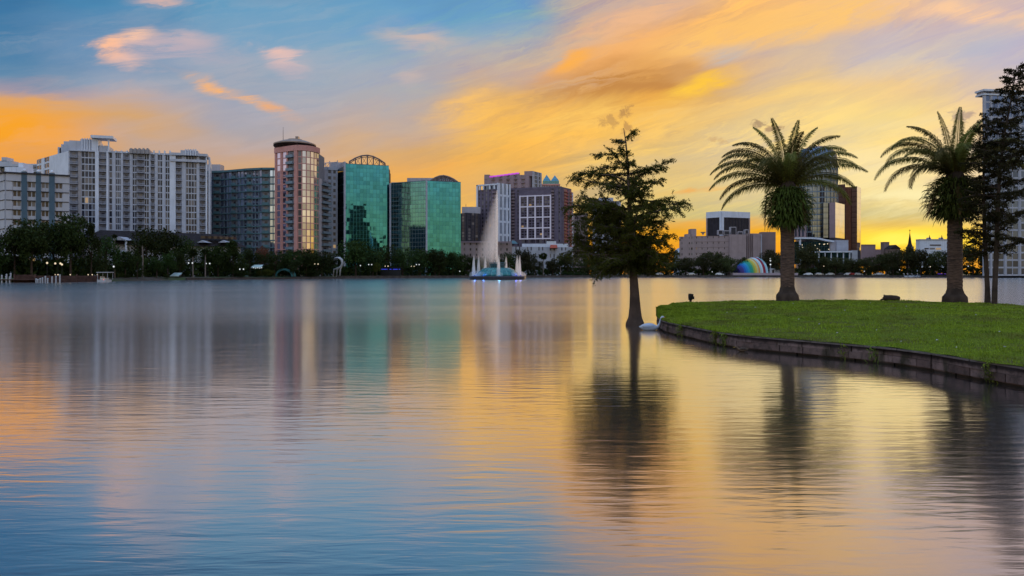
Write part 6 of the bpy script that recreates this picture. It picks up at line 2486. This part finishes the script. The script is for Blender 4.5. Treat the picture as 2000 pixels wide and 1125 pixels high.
def duck():
    Y = 18.9
    x0 = X(1449, Y)
    t = thing('duck', 'small brown duck swimming beside the stone wall', 'duck', (x0, Y, 0))
    b = MB()
    spine = [(-.17, .075, .008), (-.13, .06, .035), (-.04, .05, .06), (.05, .05, .055), (.10, .07, .035), (.125, .10, .025), (.145, .125, .03), (.17, .12, .022), (.185, .115, .010)]
    b.tube([(x0 - a, Y, z) for a, z, r in spine], [r for a, z, r in spine], 12)
    b.build('body', plain('brown_plumage', (.11, .07, .045), .7, .3, 20.0), t, True)
    w = MB()
    w.tube([(x0 - .18, Y, .115), (x0 - .22, Y, .108)], [.012, .008], 6)
    w.build('beak', plain('dull_yellow_beak', (.35, .22, .04), .5, .05), t)
    for s in (-1, 1):
        w = MB()
        w.ball((x0 + .02, Y + s * .045, .075), (.09, .022, .03), 10)
        w.build('wing', plain('dark_brown_wing', (.06, .04, .03), .7, .3, 20.0), t, True)


duck()


# ------------------------------------------------------------------ palms
def frond_mesh(az_, el0, L, droop, rr, wid=.50, n=72, mat='leaf_palm'):
    """vertex arrays for one feather leaf starting at the origin"""
    step = L / n
    p = np.array([0.0, 0, 0])
    pts, dirs = [], []
    for i in range(n + 1):
        s = i / n
        e = el0 - droop * s ** 1.6
        d = np.array([math.cos(az_) * math.cos(e), math.sin(az_) * math.cos(e), math.sin(e)])
        pts.append(p.copy())
        dirs.append(d)
        p = p + d * step
    quads = []
    tw = rr.uniform(-.25, .25)
    for i in range(n):
        r0, r1 = .030 * (1 - i / n) + .004, .030 * (1 - (i + 1) / n) + .004
        d = dirs[i]
        sd = np.cross(d, [0, 0, 1.0])
        sd = sd / (np.linalg.norm(sd) + 1e-6)
        up = np.cross(sd, d)
        for v in (sd, up):
            quads.append([pts[i] - v * r0, pts[i] + v * r0, pts[i + 1] + v * r1, pts[i + 1] - v * r1])
    for i in range(3, n):
        s = i / n
        ll = wid * (math.sin(math.pi * min(1, .12 + s * .86)) ** .6) * (1.0 - .25 * s)
        d = dirs[i]
        sd = np.cross(d, [0, 0, 1.0])
        sd = sd / (np.linalg.norm(sd) + 1e-6)
        up = np.cross(sd, d)
        for sg in (-1, 1):
            for q in (0, 1):
                f = .55 + .55 * s + rr.uniform(-.12, .12)
                o = sd * sg * math.cos(.35 * (1 if q else -.2) + tw * sg) + up * math.sin(.5 * (1 if q else -.35) + tw * sg)
                v = o + d * f
                v = v / np.linalg.norm(v)
                l = ll * rr.uniform(.82, 1.1)
                b0 = pts[i] + (pts[i] - pts[i - 1]) * (.5 * q)
                mid = b0 + v * l * .5
                tip = b0 + v * l + np.array([0, 0, -1]) * (.28 * l + .35 * l * rr.random())
                w = d * .026
                quads.append([b0 - w * .5, mid - w, tip, mid + w])
    return np.array(quads).reshape(-1, 3)


def date_palm(px, Y, crown_py, skirt, fronds, label, seed, trunk_w):
    rr = random.Random(seed)
    zb = lawn_ground_z(px, Y) - .03
    x = X(px, Y)
    t = thing('date_palm', label, 'palm tree', (x, Y, zb))
    zc = Z(crown_py, Y)
    k = Y / F
    r0 = trunk_w * k / 2
    # trunk with leaf-scar rings
    b = MB()
    n, m = 150, 26
    vs = []
    H_ = zc - zb
    for i in range(n + 1):
        z = zb - .05 + (H_ + .05) * i / n
        h = z - zb
        r = r0 * (1.04 - .05 * h / H_)
        for j in range(m):
            a = 6.2832 * j / m
            dmn = .075 * (max(abs(((h * 5 + j / m * 5) % 1.0) - .5), abs(((h * 5 - j / m * 5) % 1.0) - .5)) * 2 - .6) + .03 * noise.noise(Vector((math.cos(a) * 2, math.sin(a) * 2, h * 6)))
            vs.append((x + r * (1 + dmn) * math.cos(a), Y + r * (1 + dmn) * math.sin(a), z))
    b.add(vs, [(i * m + j, i * m + (j + 1) % m, (i + 1) * m + (j + 1) % m, (i + 1) * m + j) for i in range(n) for j in range(m)])
    mt, tt = newmat('palm_trunk_bark')
    v = objco(tt)
    n1 = tt.noise(tt.mapping(v, sc=(3, 3, 14)), 1.0, 5, .65)
    c = tt.mix(tt.mr(n1.outputs[0], .3, .7), (.040, .022, .016, 1), (.155, .088, .060, 1))
    bs = principled(tt, Base_Color=c, Roughness=.9)
    bp = tt.n('ShaderNodeBump')
    bp.inputs['Strength'].default_value = .8
    bp.inputs['Distance'].default_value = .04
    tt.put(bp.inputs['Height'], n1.outputs[0])
    tt.put(bs.inputs['Normal'], bp.outputs[0])
    b.build('trunk', mt, t, True)
    # swollen root boss
    b = MB()
    prof = [(1.78, -.15), (1.75, .08), (1.70, .22), (1.66, .34), (1.45, .42), (1.24, .52), (1.10, .68), (1.0, .80)]
    m = 28
    vs = []
    for r, z in prof:
        for j in range(m):
            a = 6.2832 * j / m
            q = r0 * r * (1 + .06 * noise.noise(Vector((math.cos(a) * 2, math.sin(a) * 2, z * 5 + seed))))
            vs.append((x + q * math.cos(a), Y + q * math.sin(a), zb + z))
    b.add(vs, [(i * m + j, i * m + (j + 1) % m, (i + 1) * m + (j + 1) % m, (i + 1) * m + j) for i in range(len(prof) - 1) for j in range(m)])
    b.build('root_boss', M['bark'], t, True)
    # shaggy skirt of ferns round the boots of old leaves
    rg = np.random.default_rng(seed)
    sx, sy0, sy1 = skirt
    zm, hz, hw = Z((sy0 + sy1) / 2, Y), (sy1 - sy0) / 2 * k, sx * k * 1.12
    N = 2600
    a = rg.random(N) * 6.2832
    u = rg.uniform(-.9, 1.0, N)
    rad = np.sqrt(np.clip(1 - u * u * .8, .1, 1)) * rg.uniform(.25, .82, N) * hw
    quads = []
    for i in range(N):
        p = np.array([math.cos(a[i]) * rad[i], math.sin(a[i]) * rad[i], u[i] * hz * .85])
        o = np.array([math.cos(a[i]), math.sin(a[i]), 0.45 * u[i] + rg.normal() * .3])
        L = rg.uniform(.22, .50)
        w = rg.uniform(.018, .040)
        sd = np.array([-math.sin(a[i]), math.cos(a[i]), rg.normal() * .4]) * w
        p1 = p + o * L * .45
        p2 = p1 + (o * .7 + np.array([0, 0, -.55])) * L * .4
        p3 = p2 + (o * .35 + np.array([0, 0, -1.0])) * L * .35
        quads.append([p - sd * .4, p1 - sd, p1 + sd, p + sd * .4])
        quads.append([p1 - sd, p2 - sd * .8, p2 + sd * .8, p1 + sd])
        quads.append([p2 - sd * .8, p3 - sd * .1, p3 + sd * .1, p2 + sd * .8])
    q = np.array(quads).reshape(-1, 3) + np.array([0, 0, zm - zb])
    arrays_mesh('fern_skirt', q, 4, M['leaf_fern'], t)
    b = MB()
    b.lathe((x, Y, 0), [(r0 * .9, zm - hz * .8), (r0 * 1.5, zm - hz * .3), (r0 * 1.7, zm + hz * .3), (r0 * 1.3, zc + .2), (r0 * .5, zc + .7)], 12)
    b.build('leaf_boots', M['bark'], t)
    for az_, el_, L, dr in fronds:
        rr2 = random.Random(seed * 1000 + int(az_ * 10) + int(el_ * 7))
        q = frond_mesh(R(az_), R(el_), L * (.94 if seed == 3 else .96), R(dr + (14 if dr > 55 else 4)), rr2, .56)
        s0 = np.array([math.cos(R(az_)) * r0 * .5, math.sin(R(az_)) * r0 * .5, zc - zb + .25])
        arrays_mesh('frond', q + s0, 4, M['leaf_palm'], t)
    return t, zb


# azimuth 180 points left in the picture, 0 right, 270 towards the viewer; elevation, length, droop in degrees and metres
FR1 = [(180, 64, 4.3, 92), (187, 55, 4.5, 92), (173, 46, 4.5, 84), (189, 38, 4.5, 78), (176, 29, 4.4, 72), (184, 19, 4.0, 70), (170, 9, 3.8, 66), (178, 75, 4.0, 84),
       (165, 82, 3.7, 44), (210, 86, 3.7, 30), (30, 88, 3.7, 20), (12, 82, 3.7, 46), (350, 76, 3.9, 66), (6, 67, 4.2, 82), (355, 57, 4.2, 78), (5, 47, 4.3, 68), (357, 37, 4.4, 58), (9, 27, 4.1, 60), (352, 14, 3.6, 74),
       (255, 62, 3.5, 104), (300, 56, 3.6, 104), (225, 54, 3.7, 104), (92, 58, 3.6, 84), (60, 62, 3.6, 76), (125, 62, 3.6, 78), (270, 80, 3.4, 60), (90, 34, 3.6, 80)]
FR2 = [(180, 70, 4.2, 112), (174, 60, 4.4, 106), (187, 49, 4.5, 104), (172, 38, 4.4, 96), (183, 25, 4.2, 90), (196, 30, 3.4, 112), (166, 80, 3.6, 62),
       (122, 86, 3.5, 16), (50, 77, 4.0, 14), (20, 78, 3.5, 44), (352, 60, 4.0, 78), (0, 48, 4.3, 82), (8, 38, 4.4, 72), (356, 27, 4.3, 64),
       (252, 62, 3.2, 104), (295, 56, 3.5, 104), (225, 54, 3.5, 106), (80, 56, 3.4, 84), (115, 62, 3.4, 80), (270, 78, 3.0, 66)]
p1, z1_ = date_palm(1538, 37.4, 372, (47, 362, 446), FR1, 'nearer date palm in the middle of the island with a full head of fronds', 3, 25)
p2, z2_ = date_palm(1865, 36.4, 352, (54, 342, 432), FR2, 'date palm on the right of the island, right beside the dark trees', 5, 26)


def dead_frond():
    Y = 37.2
    x = X(1497, Y)
    q = frond_mesh(R(180), R(-86), 1.75, R(4), random.Random(2), .10, 30)
    o = arrays_mesh('dead_frond', q + np.array([X(1497, Y) - X(1538, 37.4), -.2, Z(384, Y) - z1_]), 4, M['leaf_dead'], p1)
    o['label'] = 'brown dead leaf hanging straight down'


dead_frond()
for pz_, px_, Y_, zc_, lst_ in ((p1, 1538, 37.4, Z(372, 37.4) - z1_, ((20, -62, 1.7), (200, -70, 1.5), (300, -74, 1.6))), (p2, 1865, 36.4, Z(352, 36.4) - z2_, ((188, -58, 1.8), (330, -66, 1.7), (250, -72, 1.6)))):
    for a_, e_, l_ in lst_:
        s_ = np.array([math.cos(R(a_)) * .75, math.sin(R(a_)) * .75, zc_ - .25])
        arrays_mesh('dead_frond', frond_mesh(R(a_), R(e_), l_, R(18), random.Random(int(a_)), .22, 34) + s_, 4, M['leaf_dead'], pz_)


# ------------------------------------------------------------------ feathery cypress trees
def limb_tree(name, label, path, radii, branches, leafmat, seed, leaf=(.085, .022), dens=1.0, bark='bark', n=12, hang=.35, group=None, ridges=0, spread=.45):
    """path: trunk joints in world space; branches: (height fraction, azimuth deg, length, rise deg)"""
    rr = random.Random(seed)
    rg = np.random.default_rng(seed)
    base = path[0]
    t = thing(name, label, 'tree', base, group)
    P = [Vector(p) for p in path]
    seg = [0]
    for a, b in zip(P, P[1:]):
        seg.append(seg[-1] + (b - a).length)

    def at(f):
        s = f * seg[-1]
        for i in range(len(P) - 1):
            if s <= seg[i + 1] or i == len(P) - 2:
                w = (s - seg[i]) / (seg[i + 1] - seg[i])
                return P[i].lerp(P[i + 1], w), lerp(radii[i], radii[i + 1], w)
    b = MB()
    fine, fr = [], []
    NN = 60
    for i in range(NN + 1):
        p, r = at((i / NN) ** 1.5)
        fine.append(p)
        fr.append(r)
    k0 = len(b.v)
    b.tube(fine, fr, n)
    if ridges:
        for i in range(NN + 1):
            amt = ridges * max(0, 1 - (fine[i].z - base[2]) / 1.6)
            for j in range(n):
                q = Vector(b.v[k0 + i * n + j])
                a = 6.2832 * j / n
                s = 1 + amt * (math.sin(a * 5 + 1) * .5 + math.sin(a * 3) * .5)
                b.v[k0 + i * n + j] = tuple(fine[i] + (q - fine[i]) * s)
    tw, leaves = MB(), []

    def spray(p, d, L, w):
        """leaf-bearing twig from p along d"""
        m = max(4, int(L * 30 * dens))
        s = np.sort(rg.random(m))
        d = np.array(d)
        d = d / np.linalg.norm(d)
        q = np.array(p)[None, :] + d[None, :] * (s * L)[:, None] + np.array([0, 0, -1.0])[None, :] * (hang * L * s ** 2)[:, None]
        v = rg.normal(size=(m, 3)) * .9 + d[None, :] * .4 + np.array([0, 0, -.45])
        v /= np.linalg.norm(v, axis=1)[:, None]
        sd = np.cross(v, rg.normal(size=(m, 3)))
        sd /= np.linalg.norm(sd, axis=1)[:, None]
        l = leaf[0] * rg.uniform(.6, 1.5, m)
        ww = leaf[1] * rg.uniform(.7, 1.4, m)
        mid = q + v * (l * .5)[:, None]
        leaves.append(np.stack([q, mid + sd * ww[:, None], q + v * l[:, None], mid - sd * ww[:, None]], 1))

    for f, azd, L, rise in branches:
        p, r = at(f)
        a, e = R(azd), R(rise)
        d = Vector((math.cos(a) * math.cos(e), math.sin(a) * math.cos(e), math.sin(e)))
        pts, rad = [p], [min(r * .55, .018 * L + .012)]
        k = max(4, int(L / .28))
        for i in range(k):
            d = (d + Vector((rr.uniform(-.22, .22), rr.uniform(-.22, .22), rr.uniform(-.2, .2) - .02))).normalized()
            pts.append(pts[-1] + d * (L / k))
            rad.append(rad[0] * (1 - (i + 1) / k) + .006)
        b.tube(pts, rad, 5)
        for i in range(1, k + 1):
            s = i / k
            if s < .15:
                continue
            for c in range(3):
                sgn = -1 if c % 2 else 1
                dd = pts[i] - pts[i - 1]
                dd.normalize()
                side = dd.cross(Vector((0, 0, 1)))
                q = pts[i - 1].lerp(pts[i], rr.random())
                tl = (.25 + spread * L * .30) * rr.uniform(.5, 1.15) * (1.15 - .55 * s)
                v = (dd * rr.uniform(.5, 1.0) + side * sgn * rr.uniform(.4, 1.0) + Vector((0, 0, rr.uniform(-.6, .5))))
                v.normalize()
                b.tube([q, q + v * tl * .6, q + v * tl + Vector((0, 0, -hang * .5 * tl))], [.010, .006, .003], 3, cap=False)
                spray(q, v, tl, 1)
                for h in range(2):
                    q2 = q + v * tl * rr.uniform(.25, .8)
                    v2 = (v + Vector((rr.uniform(-.9, .9), rr.uniform(-.9, .9), rr.uniform(-.8, .3)))).normalized()
                    spray(q2, v2, tl * rr.uniform(.35, .6), 1)
        spray(pts[-2], pts[-1] - pts[-2], .3, 1)
    b.build('trunk', M[bark], t, True)
    q = np.concatenate([l.reshape(-1, 3) for l in leaves], 0) - np.array(base)
    arrays_mesh('crown', q, 4, M[leafmat], t)
    return t


def lake_cypress():
    Y = 28.2
    k = Y / F
    rr = random.Random(21)
    path = [(X(1241, Y), Y, -.25), (X(1241, Y), Y, .12), (X(1241, Y), Y, Z(620, Y)), (X(1240.5, Y), Y, Z(600, Y)), (X(1239.5, Y), Y, Z(575, Y)), (X(1237.5, Y), Y, Z(540, Y)), (X(1235, Y), Y, Z(500, Y)), (X(1231, Y), Y, Z(440, Y)), (X(1229, Y), Y, Z(380, Y)), (X(1226, Y), Y, Z(320, Y)), (X(1222, Y), Y, Z(275, Y)), (X(1218, Y), Y, Z(250, Y))]
    rad = [19 * k, 17.5 * k, 13.2 * k, 10.8 * k, 9.2 * k, 7.6 * k, 6.6 * k, 5.2 * k, 3.8 * k, 2.4 * k, 1.3 * k, .5 * k]
    tot = Z(250, Y) + .25

    def frac(py):
        return (Z(py, Y) + .25) / tot
    prof = [(256, 22, 20), (275, 38, 36), (292, 52, 34), (310, 60, 34), (330, 86, 50), (350, 104, 74), (375, 110, 62), (400, 112, 96), (425, 112, 86), (450, 104, 78), (475, 112, 72), (495, 124, 70), (515, 122, 66), (525, 70, 44)]
    br = []
    for i in range(84):
        py = 255 + 262 * (i / 83) ** .78
        l = np.interp(py, [p[0] for p in prof], [p[1] for p in prof]) * k
        r = np.interp(py, [p[0] for p in prof], [p[2] for p in prof]) * k
        a = (i * 137.5 + rr.uniform(-20, 20)) % 360
        c = math.cos(R(a))
        if py < 430 and rr.random() < (.38 if c > -.2 else .2):
            continue
        L = (l * 1.15 if c < 0 else r * 1.15) * rr.uniform(.62, 1.06)
        if abs(c) < .5:
            L = (l + r) / 2 * .85
        start = min(524, py + 10 + L / k * .16)
        br.append((frac(start), a, max(.42, L), rr.uniform(2, 46) if py < 460 else rr.uniform(0, 30)))
    for i in range(26):
        a = (i * 137.5 + 60) % 360
        py = 405 + 115 * i / 25
        br.append((frac(py), a, (2.5 if math.cos(R(a)) < 0 else 1.9) * rr.uniform(.55, 1.0), rr.uniform(0, 26)))
    # the long boughs that show against the sky
    for py, a, L, e in ((395, -4, 2.25, 12), (405, 8, 2.0, 6), (352, -8, 1.7, 24), (340, 10, 1.45, 26), (470, -2, 1.6, 4), (330, 176, 1.9, 12), (365, 184, 2.2, 10), (300, 178, 1.25, 14), (430, 180, 2.25, 6), (505, 183, 2.6, 3), (505, 172, 2.4, 6), (498, 196, 2.4, 4), (480, 165, 2.2, 2), (500, 8, 1.7, 4), (500, 340, 1.5, 3)):
        br.append((frac(py), a, L, e))
    t = limb_tree('cypress_tree', 'feathery cypress with a flared trunk standing in the lake water', path, rad, br, 'leaf_cyp', 12, leaf=(.075, .013), dens=2.6, bark='cypbark', n=30, hang=.3, ridges=.10, spread=.82)
    rg = np.random.default_rng(5)
    n = 160
    c = np.array([X(1219, Y), Y - .5, Z(512, Y)]) - np.array(path[0])
    base = c + np.stack([rg.normal(0, .06, n), rg.normal(0, .06, n), -rg.random(n) * .35], 1)
    tip = base + np.stack([rg.normal(0, .02, n), rg.normal(0, .02, n), -rg.uniform(.1, .3, n)], 1)
    sd = np.stack([np.full(n, .008), rg.normal(0, .005, n), np.zeros(n)], 1)
    arrays_mesh('moss', np.stack([base - sd, base + sd, tip], 1).reshape(-1, 3), 3, M['moss'], t)


M['cypbark'] = plain('grey_brown_cypress_bark', (.105, .070, .055), .9, .35, 1.2, streak=.5)
lake_cypress()


def island_trees():
    rr = random.Random(77)
    Y = 34.0
    k = Y / F
    z = lawn_ground_z(1928, Y) - .05
    # slimmer left one
    path = [(X(1929, Y), Y, z), (X(1928.5, Y), Y, Z(560, Y)), (X(1925, Y), Y, Z(500, Y)), (X(1922, Y), Y, Z(420, Y)), (X(1921, Y), Y, Z(340, Y)), (X(1924, Y), Y, Z(270, Y)), (X(1930, Y), Y, Z(230, Y))]
    rad = [5.8 * k, 4.4 * k, 3.8 * k, 3.0 * k, 2.2 * k, 1.3 * k, .5 * k]
    tot = sum((Vector(b) - Vector(a)).length for a, b in zip(path, path[1:]))
    br = []
    for i in range(34):
        f = .30 + .68 * (i / 33)
        a = (i * 137.5 + rr.uniform(-25, 25)) % 360
        c = math.cos(R(a))
        L = (1.15 - .55 * abs(f - .5)) * (1.0 if c > 0 else .95) * rr.uniform(.7, 1.1)
        br.append((f, a, L, rr.uniform(5, 30)))
    for f, a, L, e in ((.30, 178, 1.5, 35), (.34, 170, 1.3, 28), (.26, 185, 1.1, 40), (.38, 190, 1.35, 18), (.70, 0, 1.4, 15), (.6, 10, 1.4, 15)):
        br.append((f, a, L, e))
    limb_tree('thin_cypress', 'slim dark tree, left one of the pair beside the second palm', path, rad, br, 'leaf_rt', 31, leaf=(.08, .018), dens=1.6, n=12, hang=.35, group='pair of thin trees on the island')
    # taller right one
    Y = 33.4
    k = Y / F
    z = lawn_ground_z(1944, Y) - .05
    path = [(X(1942, Y), Y, z), (X(1943, Y), Y, Z(560, Y)), (X(1946, Y), Y, Z(500, Y)), (X(1948, Y), Y, Z(420, Y)), (X(1952, Y), Y, Z(340, Y)), (X(1962, Y), Y, Z(260, Y)), (X(1976, Y), Y, Z(190, Y)), (X(1986, Y), Y, Z(128, Y))]
    rad = [5.4 * k, 4.8 * k, 4.4 * k, 3.8 * k, 3.0 * k, 2.2 * k, 1.4 * k, .5 * k]
    br = []
    for i in range(74):
        f = .22 + .77 * (i / 73)
        a = (i * 137.5 + rr.uniform(-25, 25)) % 360
        c = math.cos(R(a))
        L = np.interp(f, [.2, .35, .6, .78, .9, 1.0], [1.5, 2.0, 2.0, 1.35, .95, .4]) * (1.0 if c > 0 else .78) * rr.uniform(.7, 1.1)
        br.append((f, a, L, rr.uniform(-2, 26)))
    limb_tree('thin_cypress', 'tall dark tree, right one of the pair at the right edge', path, rad, br, 'leaf_rt', 33, leaf=(.085, .019), dens=1.8, n=12, hang=.35, group='pair of thin trees on the island')


island_trees()
